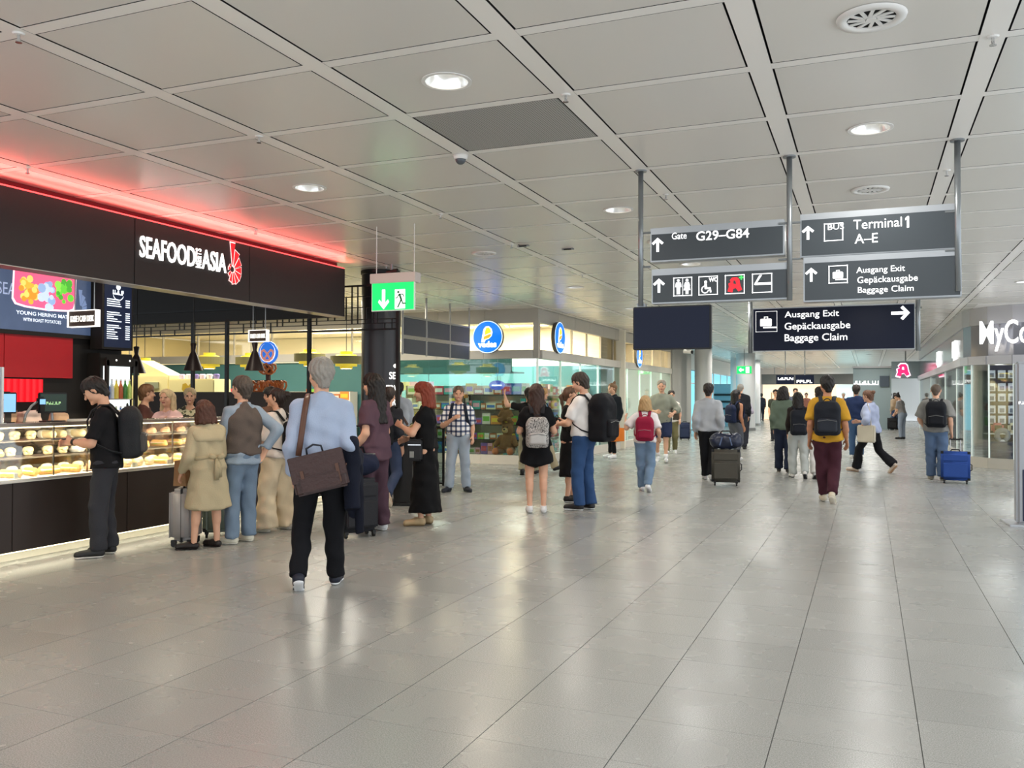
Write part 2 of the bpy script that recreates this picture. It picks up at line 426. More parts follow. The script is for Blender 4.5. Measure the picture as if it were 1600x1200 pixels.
for k in sorted(ks):
    j0, j1 = min(ks[k]), max(ks[k])+1
    gap_shade(boxo('cross_strip', (GX0+GXP*(j0+j1)/2, GY0+GYP*k, ZC+.0112), (GXP*(j1-j0), .086, .02), m_strip, ceil).data)

# ------------------------------------------------------------------ ceiling fittings
m_lamp = emis('lamp_glow', '#fff6e6', 2.4); m_bowl = mat('lamp_bowl', '#f2f4f4', .15, metal=.5)
lp = MB().lathe([(.155, -.006), (.155, .0), (.135, .0), (.132, -.006), (.155, -.006)], n=32)
pr = thing('downlight', 'small round recessed ceiling downlight farther down the hall', 'ceiling light', group='recessed downlights of the hall ceiling')
lp.build('trim_ring', m_white, pr, smooth=False)
MB().lathe([(.134, .0), (.12, .05), (.10, .09), (.07, .12)], n=32).build('reflector', m_bowl, pr, smooth=True)
MB().lathe([(.1, .085), (.06, .083), (.001, .083)], n=24).build('lamp', m_lamp, pr)
first = True
for x, y in sorted(DOWN, key=lambda p: p[0]**2+p[1]**2):
    if (y < 3 or y > 40): continue
    o = pr if first else dup(pr); first = False
    o.location = (x, y, ZC)
    for a_, b_, l_ in ((-2.38, 4.75, 'large round downlight in the panel before the grey perforated panel'), (.02, 6.7, 'round downlight between the two swirl diffusers on the right'), (-4.78, 6.7, 'round downlight nearest the seafood shop lettering'), (-2.38, 8.7, 'round downlight just left of the gate sign pole'), (-4.78, 10.7, 'round downlight right of the hanging exit sign')):
        if abs(x-a_) < .2 and abs(y-b_) < .2: o['label'] = l_
# round swirl diffusers
pr = thing('air_diffuser', 'white round swirl air diffuser in ceiling', 'air vent', group='round swirl diffusers')
MB().lathe([(.17, .0), (.165, -.014), (.12, -.014), (.115, 0)], n=32).build('rim', m_white, pr, smooth=True)
MB().cyl((0, 0, .0), (0, 0, -.003), .118, n=24).build('core', m_dark, pr)
for i in range(12):
    a = 2*PI*i/12; MB().box((.07*math.cos(a), .07*math.sin(a), -.008), (.085, .018, .006), a+.2).build('vane', m_white, pr)
MB().cyl((0, 0, 0), (0, 0, -.014), .025, n=12).build('hub', m_white, pr)
first = True
for (j, k), l_ in zip(((0, 1), (0, 5), (0, 9), (-4, 7), (-2, 7)), ('large white swirl diffuser at the top right of the ceiling', 'white swirl diffuser above the terminal sign', 'white swirl diffuser hidden behind the terminal sign', 'white swirl diffuser left of the slot detectors', 'white swirl diffuser above the gate sign, left of its pole')):
    o = pr if first else dup(pr); first = False; x, y = pc(j, k); o.location = (x, y, ZC); o['label'] = l_
# sprinklers on the grid crossings
pr = thing('sprinkler_head', 'small chrome fire sprinkler head below ceiling crossing', 'sprinkler', group='fire sprinklers on ceiling crossings')
MB().cyl((0, 0, 0), (0, 0, -.008), .032, .026, 14).build('escutcheon', m_white, pr)
MB().cyl((0, 0, -.008), (0, 0, -.045), .008, n=8).cyl((0, 0, -.045), (0, 0, -.05), .018, n=10).build('nozzle', m_chrome, pr)
first = True
for x, y in ((-4.18, GY0), (-4.18, GY0+2*GYP), (-1.78, GY0+2*GYP), (.62, GY0+2*GYP), (.62, GY0+5*GYP), (-6.58, GY0+2*GYP), (-4.18, GY0+5*GYP), (-4.18, GY0+7*GYP), (-1.78, GY0+5*GYP), (-1.78, GY0+8*GYP), (-4.18, GY0+10*GYP), (-6.58, GY0+5*GYP), (-6.58, GY0+8*GYP), (-6.58, GY0+11*GYP)):
    o = pr if first else dup(pr); first = False; o.location = (x, y, ZC)
t = thing('dome_camera', 'small white ceiling dome camera beside the perforated panel', 'camera', (GX0-2*GXP-.03, GY0+3*GYP+.03, ZC))
MB().lathe([(.001, 0), (.06, 0), (.055, -.03), (.045, -.035)], n=20).build('base', m_white, t, smooth=True)
MB().ball((0, 0, -.035), (.042, .042, .04), 16).build('dome', mat('smoke_dome', '#555a60', .1), t, smooth=True)
for (x, y), lab in (((-3.61, 10.73), 'slim grey slot detector on ceiling panel beyond the downlights'), ((-4.06, 10.29), 'slim grey slot detector beside a ceiling sprinkler')):
    t = thing('slot_detector', lab, 'detector', (x, y, ZC))
    MB().box((0, 0, -.012), (.16, .05, .02)).build('housing', m_grey, t, bevel=.006); MB().box((0, -.02, -.016), (.1, .02, .015)).build('lens', m_dark, t)

# ================================================================== SEAFOOD COUNTER SHOP (left)
SX = -7.0
m_fas = mat('fascia_brown_black', '#2b2423', .55, noise=.08, nscale=3)
m_blk = mat('shop_black', '#17130f', .6)
m_ltr = emis('letter_white', '#fffdf8', 1.6)
m_red = emis('logo_red', '#e8222c', .7)
m_redline = emis('letter_edge', '#ffd8d2', 1.3)
sh = thing('shop_fascia', 'dark brown-black overhanging shop fascia with red light line and white lettering', 'shop sign', (SX, 0, 0))
ys = [1.5, 3.4, 5.1, 6.82, 8.62, 10.72]
for a, b in zip(ys, ys[1:]):
    boxo('fascia_panel', (-.1, (a+b)/2, 2.99), (.2, b-a-.006, .69), m_fas, sh, bevel=.003)
boxo('lower_edge', (-.1, (ys[0]+ys[-1])/2, 2.641), (.21, ys[-1]-ys[0], .008), mat('edge_alu', '#a9a39c', .3, metal=.7), sh)
boxo('cove_back', (-.16, (ys[0]+ys[-1])/2, 3.38), (.05, ys[-1]-ys[0], .09), mat('cove_red', '#701018', .7), sh)
boxo('light_line', (-.03, (ys[0]+ys[-1])/2, 3.343), (.035, ys[-1]-ys[0], .016), emis('led_red', '#ff4a4a', 2.6), sh)
area((SX+.015, 6.1, 3.335), (0, RAD(-128), 0), .03, 9.2, 38, (1, .13, .11), name='red_cove_light')
FM = lambda y, z: facing((.004, y, z), 90)
# wordmark
WM = facing((.004, 0, 0), 90)
tfit('SEAFOOD', 6.878, 7.682, 2.937, 3.163, WM, m_ltr, sh, ext=.012, bold=.012)
tfit('ASIA', 7.79, 8.192, 2.937, 3.163, WM, m_ltr, sh, ext=.012, bold=.012)
tfit('MEETS', 2.94, 3.16, -7.775, -7.693, WM @ Matrix.Rotation(PI/2, 4, 'Z') , m_ltr, sh, ext=.012, bold=.01)
# shell fan: narrow wedges round a hub
hub = (8.3, 3.0)
wed = [(80, 100, .33), (52, 78, .25), (18, 48, .21), (-12, 14, .2), (-40, -15, .2), (-66, -43, .19), (-92, -69, .18), (-118, -96, .16), (-150, -124, .11), (160, 190, .09), (128, 152, .08)]
for a0, a1, r in wed:
    P = [(math.cos(RAD(a0+3))*.035, math.sin(RAD(a0+3))*.035), (math.cos(RAD(a0))*r*.82, math.sin(RAD(a0))*r), (math.cos(RAD(a1))*r*.82, math.sin(RAD(a1))*r), (math.cos(RAD(a1-3))*.035, math.sin(RAD(a1-3))*.035)]
    c = (sum(p[0] for p in P)/4, sum(p[1] for p in P)/4)
    flat('logo_wedge_edge', P, FM(*hub), m_redline, sh, .008)
    flat('logo_wedge', [(c[0]+(x-c[0])*.86, c[1]+(y-c[1])*.9) for x, y in P], FM(*hub), m_red, sh, .012)
# dark ceiling and end panel of the stall
boxo('wall_stall_ceiling', (-9.7, 6.1, 3.37), (5.0, 9.2, .04), m_blk, kind='structure')
boxo('wall_stall_end', (-9.65, 10.82, 3.0), (4.9, .08, .70), m_blk, kind='structure')
boxo('wall_stall_end_beam', (-9.65, 10.765, 2.83), (4.9, .03, .03), mat('beam_black', '#070605', .5), kind='structure')

# back wall: red panels, screens
BX = -9.2
wb = boxo('wall_stall_back', (BX-.1, 5.1, 1.7), (.1, 7.4, 3.3), m_blk, kind='structure')
m_redp = mat('red_panel', '#b3121c', .45, noise=.05)
for a, b in ((1.6, 3.4), (3.4, 5.2), (5.2, 7.06), (7.06, 8.0)):
    boxo('red_panel', (BX-.03, (a+b)/2, 1.96), (.04, b-a-.008, .50), m_redp, wb)
m_redt = emis('red_backlight', '#c81420', 1.2)
for i in range(36):
    MB().cyl((BX-.03, 4.6+i*.084, 1.42), (BX-.03, 4.6+i*.084, 1.69), .04, n=8).build('ribbed_red_slat', m_redt, wb)
    if 4.6+i*.084 > 7.6: break
# promotional screen
def bg_screen():
    m = mat('screen_slate', '#46546f', .3, noise=.35, nscale=5, emit='#3d4c68', estr=.75); return m
scr = thing('promo_screen', 'large slate-blue promotional screen showing a pink food tray above the counter', 'screen', (BX, 0, 0))
boxo('housing', (-.02, 6.2, 2.64), (.06, 4.2, .86), m_blk, scr)
SM = lambda y, z, d=.012: facing((d, y, z), 90)
flat('display', [(4.12, 2.26), (8.24, 2.26), (8.24, 3.05), (4.12, 3.05)], facing((.011, 0, 0), 90), bg_screen(), scr, .002)
pk = [(7.15, 3.05), (7.13, 2.62), (7.17, 2.56), (7.3, 2.535), (7.6, 2.52), (7.92, 2.535), (7.99, 2.56), (8.01, 2.64), (8.02, 3.05)]
flat('tray_rim_picture', pk, SM(0, 0, .0135), emis('scr_pinkwhite', '#ffd6e2', 1.0), scr, .002)
flat('tray_picture', [(7.57+(x-7.57)*.95, 2.8+(y-2.8)*.92) for x, y in pk], SM(0, 0, .015), emis('scr_pink', '#e8567e', 1.0), scr, .002)
rr = random.Random(3)
for cx, cz, n, r, cols in ((7.36, 2.76, 26, .055, ['#e7a63a', '#f0c868', '#d98c2c', '#f3dc92']), (7.62, 2.72, 16, .06, ['#9fb6d8', '#b8cbe6', '#8aa5cf']), (7.84, 2.78, 20, .05, ['#5fc23a', '#86d84e', '#3fa32c', '#e87a70'])):
    for i in range(n):
        a = rr.random()*6.28; d = rr.random()**.5
        flat('food_picture', circ(cx+.11*d*math.cos(a), cz+.17*d*math.sin(a), r*(.5+rr.random()*.5), 9), SM(0, 0, .0165+i*.0002), emis('scr_'+rr.choice(cols), rr.choice(cols), .85), scr, .001)
for a0, a1, r in wed[:8]:
    flat('shell_picture', [(math.cos(RAD(a0))*.03, math.sin(RAD(a0))*.03), (math.cos(RAD(a0))*r*.5, math.sin(RAD(a0))*r*.7), (math.cos(RAD(a1))*r*.5, math.sin(RAD(a1))*r*.7), (math.cos(RAD(a1))*.03, math.sin(RAD(a1))*.03)], SM(8.08, 2.6, .014), emis('scr_pale', '#6f83aa', .7), scr, .001)
m_scrt = emis('scr_text', '#e4eefa', 1.1)
tfit('SEA', 6.95, 7.18, 2.66, 2.8, SM(0, 0, .0136), emis('scr_dimtext', '#8f9dba', .8), scr, ext=.001)
tfit('YOUNG HERING MATJES', 7.19, 7.99, 2.432, 2.49, SM(0, 0, .014), m_scrt, scr, ext=.001, bold=.01)
tfit('WITH ROAST POTATOES', 7.28, 7.8, 2.372, 2.412, SM(0, 0, .014), m_scrt, scr, ext=.001)
# menu column and fridge
mn = thing('menu_screen', 'tall dark menu screen with white price lines above the drinks fridge', 'screen', (BX+.2, 0, 0))
boxo('housing', (-.1, 8.5, 2.55), (.2, .5, .92), m_blk, mn)
flat('display', [(8.28, 2.12), (8.72, 2.12), (8.72, 2.98), (8.28, 2.98)], facing((.002, 0, 0), 90), emis('menu_navy', '#101a33', .6), mn, .002)
marks(mn, .18, .06, 6, SM(8.5, 2.80, .005), m_scrt)
flat('menu_logo', circ(8.5, 2.9, .035, 16), SM(0, 0, .005), m_scrt, mn, .001); flat('menu_swoosh', circ(8.5, 2.815, .09, 10, 200, 340)+circ(8.5, 2.822, .085, 10, 340, 200), SM(0, 0, .005), m_scrt, mn, .001)
rr = random.Random(5); z = 2.73
while z > 2.2:
    if abs(z-2.6) > .02 and abs(z-2.42) > .02:
        w = .1+rr.random()*.14
        flat('menu_line', [(8.32, z), (8.32+w, z), (8.32+w, z+.012), (8.32, z+.012)], SM(0, 0, .005), m_scrt, mn, .001)
        flat('menu_price', [(8.62, z), (8.69, z), (8.69, z+.012), (8.62, z+.012)], SM(0, 0, .005), m_scrt, mn, .001)
    z -= .028
fr = thing('drinks_fridge', 'black upright drinks fridge with lit glass door beside the red wall', 'fridge', (BX+.2, 8.52, 0))
boxo('cabinet', (-.29, 0, 1.02), (.5, .54, 2.04), m_blk, fr, bevel=.01)
boxo('cavity', (-.035, 0, 1.15), (.02, .42, 1.45), emis('fridge_light', '#e8f2f4', 1.1), fr)
for z in (.75, 1.1, 1.45): boxo('shelf', (.0, 0, z), (.06, .42, .012), m_chrome, fr)
boxo('door_frame', (.05, -.235, 1.15), (.03, .05, 1.6), m_blk, fr); boxo('door_frame', (.05, .235, 1.15), (.03, .05, 1.6), m_blk, fr); boxo('door_frame', (.05, 0, 1.93), (.03, .5, .1), m_blk, fr); boxo('door_frame', (.05, 0, .35), (.03, .5, .1), m_blk, fr)
boxo('indicator', (.067, -.1, 1.95), (.004, .02, .02), m_ltr, fr); boxo('indicator', (.067, .12, 1.95), (.004, .02, .02), m_ltr, fr)
bc = ['#3f7d3a', '#b8d06a', '#3a66b0', '#cfd8dc', '#d7c04a', '#b05a38']
bott = {}
for c in bc:
    bott[c] = (MB().lathe([(.001, 0), (.03, 0), (.03, .15), (.012, .2), (.012, .235)], n=12).mesh('bottle_body', mat('bottle_'+c, c, .15)), MB().cyl((0, 0, .235), (0, 0, .255), .013, n=10).mesh('bottle_cap', m_white))
nm = {'#3f7d3a': 'green', '#b8d06a': 'lime', '#3a66b0': 'blue', '#cfd8dc': 'clear', '#d7c04a': 'yellow', '#b05a38': 'orange'}
for z in (.756, 1.106, 1.456):
    for i in range(6):
        c = bc[(i+int(z*10)) % 6]
        t = thing('drink_bottle', nm[c]+' drink bottle standing on a lit fridge shelf', 'bottle', (BX+.2, 8.34+i*.072, z), group=nm[c]+' bottles in the drinks fridge')
        link('bottle_body', bott[c][0], t); link('cap', bott[c][1], t)

# ------------------------------------------------------------------ the display counter
Y0c, Y1c = 1.6, 10.6
ct = thing('display_counter', 'long dark brown food display counter with lit glass case and glowing toe kick', 'counter', (SX, 0, 0))
m_front = mat('counter_front', '#2e2420', .5, noise=.1, nscale=2)
y = Y0c
while y < Y1c-.1:
    w = min(1.29, Y1c-y); boxo('front_panel', (-.03, y+w/2, .42), (.04, w-.006, .62), m_front, ct, bevel=.003); y += 1.29
boxo('carcass', (-.45, (Y0c+Y1c)/2, .43), (.78, Y1c-Y0c, .58), m_blk, ct)
boxo('toe_kick', (-.22, (Y0c+Y1c)/2, .055), (.04, Y1c-Y0c, .11), mat('toe_white', '#e9e4d2', .6), ct)
boxo('toe_light', (-.06, (Y0c+Y1c)/2, .1), (.02, Y1c-Y0c, .012), emis('toe_led', '#fff3c8', 3), ct)
area((SX-.06, 6.1, .09), (0, 0, 0), .03, 9, 11, (1, .92, .72), name='toe_light_lamp')
boxo('deck', (-.42, (Y0c+Y1c)/2, .735), (.84, Y1c-Y0c, .03), mat('deck_white', '#efe9dc', .35), ct)
boxo('deck_lip', (.004, (Y0c+Y1c)/2, .742), (.02, Y1c-Y0c, .02), mat('lip_steel', '#d8d2c4', .3, metal=.5), ct)
boxo('glass_front', (-.02, (Y0c+Y1c)/2, .985), (.008, Y1c-Y0c, .46), glass('case_glass', '#fbfffd', .10), ct)
m_shelf = mat('steel_shelf', '#8a8178', .3, metal=.6)
boxo('shelf', (-.62, (Y0c+Y1c)/2, .90), (.34, Y1c-Y0c, .012), m_shelf, ct); boxo('shelf', (-.66, (Y0c+Y1c)/2, 1.055), (.28, Y1c-Y0c, .012), m_shelf, ct)
boxo('top_board', (-.40, (Y0c+Y1c)/2, 1.225), (.78, Y1c-Y0c, .02), glass('top_glass', '#eef6f2', .22), ct)
boxo('top_rail', (-.06, (Y0c+Y1c)/2, 1.232), (.13, Y1c-Y0c, .03), mat('rail_wood', '#8d8378', .35, metal=.4), ct)
boxo('back_panel', (-.84, (Y0c+Y1c)/2, .98), (.01, Y1c-Y0c, .46), glass('back_glass', '#fbf6ee', .14), ct)
boxo('case_lamp', (-.07, (Y0c+Y1c)/2, 1.208), (.04, Y1c-Y0c, .012), emis('case_led', '#ffe6bf', 4), ct)
area((SX-.10, 6.1, 1.19), (0, RAD(28), 0), .04, 9, 165, (1, .86, .66), name='case_lamp_light')
for yy in (2.6, 4.4, 5.9, 6.28, 7.4, 8.6, 9.8): MB().box((-.03, yy, .985), (.014, .012, .46)).build('glass_post', m_chrome, ct)

# food in the case
def food(name, label, group, parts):
    return (name, label, group, [(n, softmesh(n, [soft(p, r, k=kk, fold=fo, seed=sd)], m)) for n, p, r, kk, fo, sd, m in parts])
m_bun = mat('bun', '#d6a862', .6, noise=.2, nscale=14, bump=.2, bscale=40); m_bun2 = mat('bun_pale', '#ead2a4', .6, noise=.2, nscale=14)
m_fish = mat('fish_filling', '#e8c4b4', .5, noise=.3, nscale=20); m_lett = mat('lettuce', '#a9c25e', .6, noise=.3, nscale=20); m_prn = mat('prawn', '#eeb088', .45, noise=.3, nscale=18); m_wht = mat('cream_salad', '#f6f1e2', .6, noise=.15, nscale=20); m_pap = mat('wrap_paper', '#efe7d8', .7)
FD = [
 food('filled_baguette', 'long filled baguette roll with pale fish filling', 'filled baguettes', [('bread', [cone((-.09, 0, .03), (.09, 0, .03), .028), cone((-.08, .005, .055), (.08, .005, .055), .026)], .008, .01, .002, 1, m_bun), ('filling', [cone((-.085, -.02, .042), (.085, -.02, .042), .014)], .007, .008, .004, 2, m_fish), ('lettuce', [cone((-.08, -.028, .035), (.08, -.026, .038), .008)], .006, .008, .004, 3, m_lett)]),
 food('round_bun', 'round sandwich bun with salad leaf and fish', 'round buns', [('bread_top', [cone((-.026, 0, .055), (.026, 0, .055), .03), cone((0, -.024, .055), (0, .024, .055), .031)], .009, .01, .002, 4, m_bun2), ('bread_base', [cone((-.026, 0, .026), (.026, 0, .026), .026), cone((0, -.024, .026), (0, .024, .026), .026)], .009, .01, .001, 5, m_bun2), ('filling', [cone((-.035, -.02, .045), (.035, -.02, .045), .018)], .008, .008, .004, 6, m_fish), ('lettuce', [cone((-.03, -.035, .042), (.03, -.035, .042), .01)], .007, .008, .004, 7, m_lett)]),
 food('prawn_plate', 'small white plate heaped with orange prawns', 'prawn plates', [('plate', [cone((0, 0, .006), (0, 0, .012), .085, .085, 1, 1)], .008, .004, 0, 8, m_white), ('prawns', [cone((-.03, 0, .03), (.03, 0, .03), .035), cone((0, -.03, .025), (0, .03, .03), .032)], .009, .02, .008, 9, m_prn)]),
 food('salad_bowl', 'white dish of creamy salad with green leaves', 'salad dishes', [('dish', [cone((0, 0, .002), (0, 0, .04), .06, .085, 1, 1)], .008, .004, 0, 10, m_white), ('salad', [cone((-.03, 0, .05), (.03, 0, .05), .035), cone((0, -.03, .045), (0, .03, .05), .03)], .009, .02, .008, 11, m_wht), ('leaf', [cone((-.05, .02, .06), (-.01, .03, .07), .015), cone((.03, -.02, .065), (.05, .02, .06), .014)], .007, .01, .004, 12, m_lett)]),
 food('wrapped_roll', 'paper-wrapped bread roll', 'wrapped rolls', [('bread', [cone((-.05, 0, .045), (.08, 0, .045), .04)], .009, .01, .002, 13, m_bun2), ('wrapper', [cone((-.09, 0, .042), (-.02, 0, .045), .042, .046, 1, 1)], .009, .01, .003, 14, m_pap)])]
rr = random.Random(11)
lv = [(-.17, .752, [0, 3, 1, 2], 'on the front of the lit lower deck'), (-.36, .752, [3, 1, 0, 2], 'on the back of the lit lower deck'), (-.62, .908, [1, 0, 4, 3], 'on the middle shelf of the case'), (-.66, 1.063, [4, 1, 0, 2], 'on the upper shelf of the case')]
m_card = mat('price_card', '#c9c4bb', .6); cardm = MB().box((0, 0, .025), (.008, .07, .05)).mesh('price_card', m_card)
for dx, z, kinds, where in lv:
    y = 4.9; run = 0; kd = rr.choice(kinds)
    while y < 10.3:
        if run == 0:
            kd = rr.choice(kinds); run = rr.randint(2, 4)
            if z < .8 and dx > -.2: tag(link('price_card', cardm), 'small grey price card standing on the case deck behind the glass', 'price card', 'price cards in the case').location = (SX-.055, y, z)
        n, lab, gr, ps = FD[kd]; run -= 1
        t = thing(n, lab+' '+where, 'food', (SX+dx+rr.uniform(-.02, .02), y, z), rr.uniform(-.25, .25)+(PI/2 if kd in (0, 4) and rr.random() < .25 else 0), gr+' '+where)
        for pn, me in ps: link(pn, me, t)
        y += rr.uniform(.2, .25) if kd in (0, 2, 3) else rr.uniform(.16, .2)

# things on top of the counter
m_scrb = emis('till_blue', '#7fb2dc', 1.0)
def till(x, y, lab, on, rz):
    t = thing('till_monitor', lab, 'monitor', (x, y, 1.236), rz)
    MB().box((0, 0, .006), (.14, .2, .012)).build('foot', m_black, t, bevel=.004); MB().cyl((0, 0, .01), (-.02, 0, .12), .014, n=10).build('stand', m_grey, t)
    MB().box((0, 0, .19), (.03, .29, .2)).build('casing', m_black, t, bevel=.008)
    flat('display', [(-.13, -.085), (.13, -.085), (.13, .085), (-.13, .085)], facing((.016, 0, .19), 90), m_scrb if on else emis('till_dark', '#23362f', .4), t, .002)
    if on: flat('screen_mark', circ(0, .03, .02, 12), facing((.019, 0, .19), 90), m_black, t, .001)
    else: marks(t, .15, .03, 6, facing((.019, 0, .17), 90), emis('till_txt', '#9ac28c', .7))
till(-7.5, 5.72, 'till monitor with a light blue screen on the counter', True, RAD(-10)); till(-7.5, 6.28, 'black till monitor with dim green text on the counter', False, RAD(-10))
t = thing('card_terminal', 'black card terminal on a curved grey stand between the monitors', 'card reader', (-7.42, 6.02, 1.236))
MB().tube([(0, -.12, 0), (0, -.1, .08), (0, -.04, .16), (0, .02, .2)], .012).build('stand', m_grey, t, smooth=True); MB().box((0, .06, .17), (.05, .08, .16)).build('handset', m_black, t, bevel=.015); boxo('screen', (.027, .06, .2), (.004, .06, .05), m_scrb, t)
t = thing('sneeze_guard', 'clear acrylic screen standing on the counter at the left edge', 'screen', (-7.35, 5.45, 1.236))
MB().box((0, 0, .26), (.008, .32, .52)).build('pane', glass('acrylic', '#f4fbff', .2), t); MB().box((.0, .165, .26), (.03, .02, .52)).build('edge_post', mat('acrylic_edge', '#e8eef0', .2), t); MB().box((0, 0, .004), (.12, .34, .008)).build('foot', m_white, t)
t = thing('napkin_tub', 'white plastic tub with napkins on the counter top', 'tub', (-7.35, 6.95, 1.236)); MB().lathe([(.001, 0), (.07, 0), (.085, .09), (.08, .09), (.065, .01)], n=20).build('tub', m_white, t, smooth=True); MB().box((0, 0, .085), (.09, .1, .05), .3).build('napkins', m_pap, t, bevel=.01)
t = thing('white_tray', 'flat white serving tray on the counter top behind the customer', 'tray', (-7.35, 6.75, 1.236)); MB().box((0, 0, .012), (.3, .62, .024)).build('tray', m_white, t, bevel=.008)
bk = boxo('back_counter', (-8.9, 5.0, .55), (.5, 6.4, 1.1), m_blk, bevel=.01); tag(bk, 'low black work counter along the red wall', 'counter')
for i, (y, s) in enumerate(((5.9, .12), (6.35, .11), (6.75, .13), (7.1, .11), (7.5, .1))):
    t = thing('bread_bag', ['tall paper bread bag left of the tills on the work counter', 'paper bread bag behind the blue monitor', 'plump paper bread bag between the monitors', 'paper bread bag right of the dark monitor', 'small paper bread bag at the right end of the work counter'][i], 'bag', (-8.85, y, 1.1))
    softobj('bag', [rbx((0, 0, s), (s*.8, s, s), .04)], .02, mat('bread_bag_'+str(i), ['#d8c8b0', '#e2b9a8', '#caa888', '#e6cfc4', '#d2b090'][i], .8), t, fold=.012, seed=i)
t = thing('coffee_machine', 'black coffee machine with red-lit front on the work counter', 'coffee machine', (-8.85, 6.55, 1.1)); MB().box((-.02, 0, .22), (.3, .5, .44)).build('body', m_black, t, bevel=.02); MB().box((.14, 0, .3), (.02, .2, .08)).build('panel', mat('cm_panel', '#a99a86', .3, metal=.6), t); MB().cyl((.16, -.1, .2), (.16, -.1, .1), .02, n=8).cyl((.16, .1, .2), (.16, .1, .1), .02, n=8).build('spouts', m_chrome, t)

# hanging CASH DESK signs
m_sg = mat('cash_sign_face', '#3a2f28', .5); m_edge = emis('cash_edge', '#fffaf0', 1.6)
def cash(x, y, zc, w, h, lab, rods=ZC):
    t = thing('cash_desk_sign', lab, 'sign', (x, y, zc), RAD(-2))
    MB().box((0, 0, 0), (w, .05, h)).build('face', m_sg, t)
    for a, b, c, d in ((0, h/2, w+.008, .008), (0, -h/2, w+.008, .008), (-w/2, 0, .008, h), (w/2, 0, .008, h)): MB().box((a, -.01, b), (c, .06, d)).build('light_edge', m_edge, t)
    tfit('KASSE I CASH DESK', -w*.42, w*.42, -h*.2, h*.18, facing((0, -.028, 0)), m_edge, t, ext=.003, bold=.01)
    for a in (-w*.35, w*.35): MB().cyl((a, 0, h/2), (a, 0, rods-zc), .006, n=6).build('rod', m_grey, t)
p = px_(132, 498, -7.45); cash(p[0], p[1], p[2], .40, .165, 'white-edged dark cash desk sign hanging in front of the menu screens', 3.35)
p = py_(405, 525, 9.6); cash(p[0], p[1], p[2], .30, .155, 'white-edged dark cash desk sign hanging before the blue round sign', 3.35)
# downward spots inside the stall
for y in (3.5, 5.2, 6.9, 8.6): area((-8.2, y, 3.3), (0, 0, 0), .25, .25, 16, (1, .86, .7), 'DISK', 'stall_spot')

# black cone pendants
pc_ = thing('cone_pendant', 'black cone pendant lamp hanging at the left end of the counter beside the fridge', 'pendant lamp')
MB().lathe([(.14, 0), (.12, .06), (.05, .25), (.028, .29), (.045, .40), (.03, .41)], n=24).build('shade', mat('pendant_black', '#2c211f', .4), pc_, smooth=True)
MB().lathe([(.135, .01), (.001, .012)], n=20).build('glow', emis('pendant_glow', '#ffe2b8', 4), pc_)
for i, (u, v, lab) in enumerate(((213, 583, None), (302, 579, 'black cone pendant lamp hanging in front of the widest olive drum lamp'), (398, 579, 'black cone pendant lamp hanging below the small cash desk sign'))):
    p = py_(u, v, 10.2); o = pc_ if i == 0 else dup(pc_, label=lab); o.location = p
CONES = [pc_]+[o_ for o_ in bpy.data.objects if o_.name.startswith('cone_pendant.')]
for o_ in CONES: MB().cyl((0, 0, .4), (0, 0, 3.35-o_.location.z), .008, n=6).build('cord', m_black, o_)

# ================================================================== LATTICE, COLUMN, SELF SERVICE AREA
lt = thing('metal_lattice', 'black metal lattice screen on slim posts behind the seafood stall', 'lattice', (0, 11.0, 0))
LX0, LX1, LZ0, LZ1 = -12.4, -6.26, 2.47, 3.12
for x in (-11.42-.8, -10.04, -9.36, -7.81, -6.28): MB().box((x, 0, 1.6), (.05, .05, 3.2)).build('post', m_black, lt)
for z in (LZ0, LZ1): MB().box(((LX0+LX1)/2, 0, z), (LX1-LX0, .03, .025)).build('rail', m_black, lt)
rr = random.Random(21)
for z in (2.56, 2.62, 2.8, 2.96): MB().box(((LX0+LX1)/2, 0, z), (LX1-LX0, .014, .012)).build('thin_rail', m_black, lt)
x = LX0+.1
while x < LX1-.05:
    if not -10.0 < x < -9.4:
        a, b = rr.choice([(2.56, 3.12), (2.47, 2.62), (2.56, 3.12), (2.62, 2.96), (2.47, 2.56), (2.56, 2.8)])
        MB().box((x, 0, (a+b)/2), (.016, .016, b-a)).build('upright', m_black, lt)
    x += rr.choice([.1, .14, .2, .1, .12])

CX, CY, CRD = -6.98, 11.68, .29
col = thing('round_column', 'round black column with white self service lettering', 'column', (CX, CY, 0))
MB().lathe([(CRD, 0), (CRD, 3.39)], n=48).build('shaft', mat('column_black', '#26262a', .32), col, smooth=True)
MB().lathe([(CRD, 3.36), (CRD+.015, 3.37), (CRD+.015, 3.42), (.2, 3.42)], n=48).build('collar', m_black, col)
def on_column(s, size, z, ang, sx=1., bold=0.):
    o = text(s, size, Matrix.Identity(4), m_ltr, col, align='CENTER', ext=0, bold=bold, sx=sx)
    for v in o.data.vertices:
        a = ang+v.co.x/CRD; v.co = (math.cos(a)*(CRD+.003), math.sin(a)*(CRD+.003), z+v.co.y)
va = math.atan2(-CY, -CX); TA = va+RAD(52)
on_column('SELF', .15, 1.76, TA, .9, .002); on_column('SERVICE', .15, 1.56, TA, .9, .002); on_column('AREA', .15, 1.36, TA, .9, .002)
for z in (1.27, ): 
    o = MB().prism([(-.12, 0), (.12, 0), (.12, .01), (-.12, .01)], 0, .001).build('rule', m_ltr, col)
    for v in o.data.vertices: a = TA+v.co.x/CRD; v.co = (math.cos(a)*(CRD+.003+v.co.z), math.sin(a)*(CRD+.003+v.co.z), z+v.co.y)
arw = [(-.16, 0), (-.08, .05), (-.08, .025), (.0, .025), (.0, -.025), (-.08, -.025), (-.08, -.05)]
o = MB().prism(arw, 0, .001).build('arrow_mark', m_ltr, col)
for v in o.data.vertices: a = TA+v.co.x/CRD; v.co = (math.cos(a)*(CRD+.003+v.co.z), math.sin(a)*(CRD+.003+v.co.z), 1.1+v.co.y)
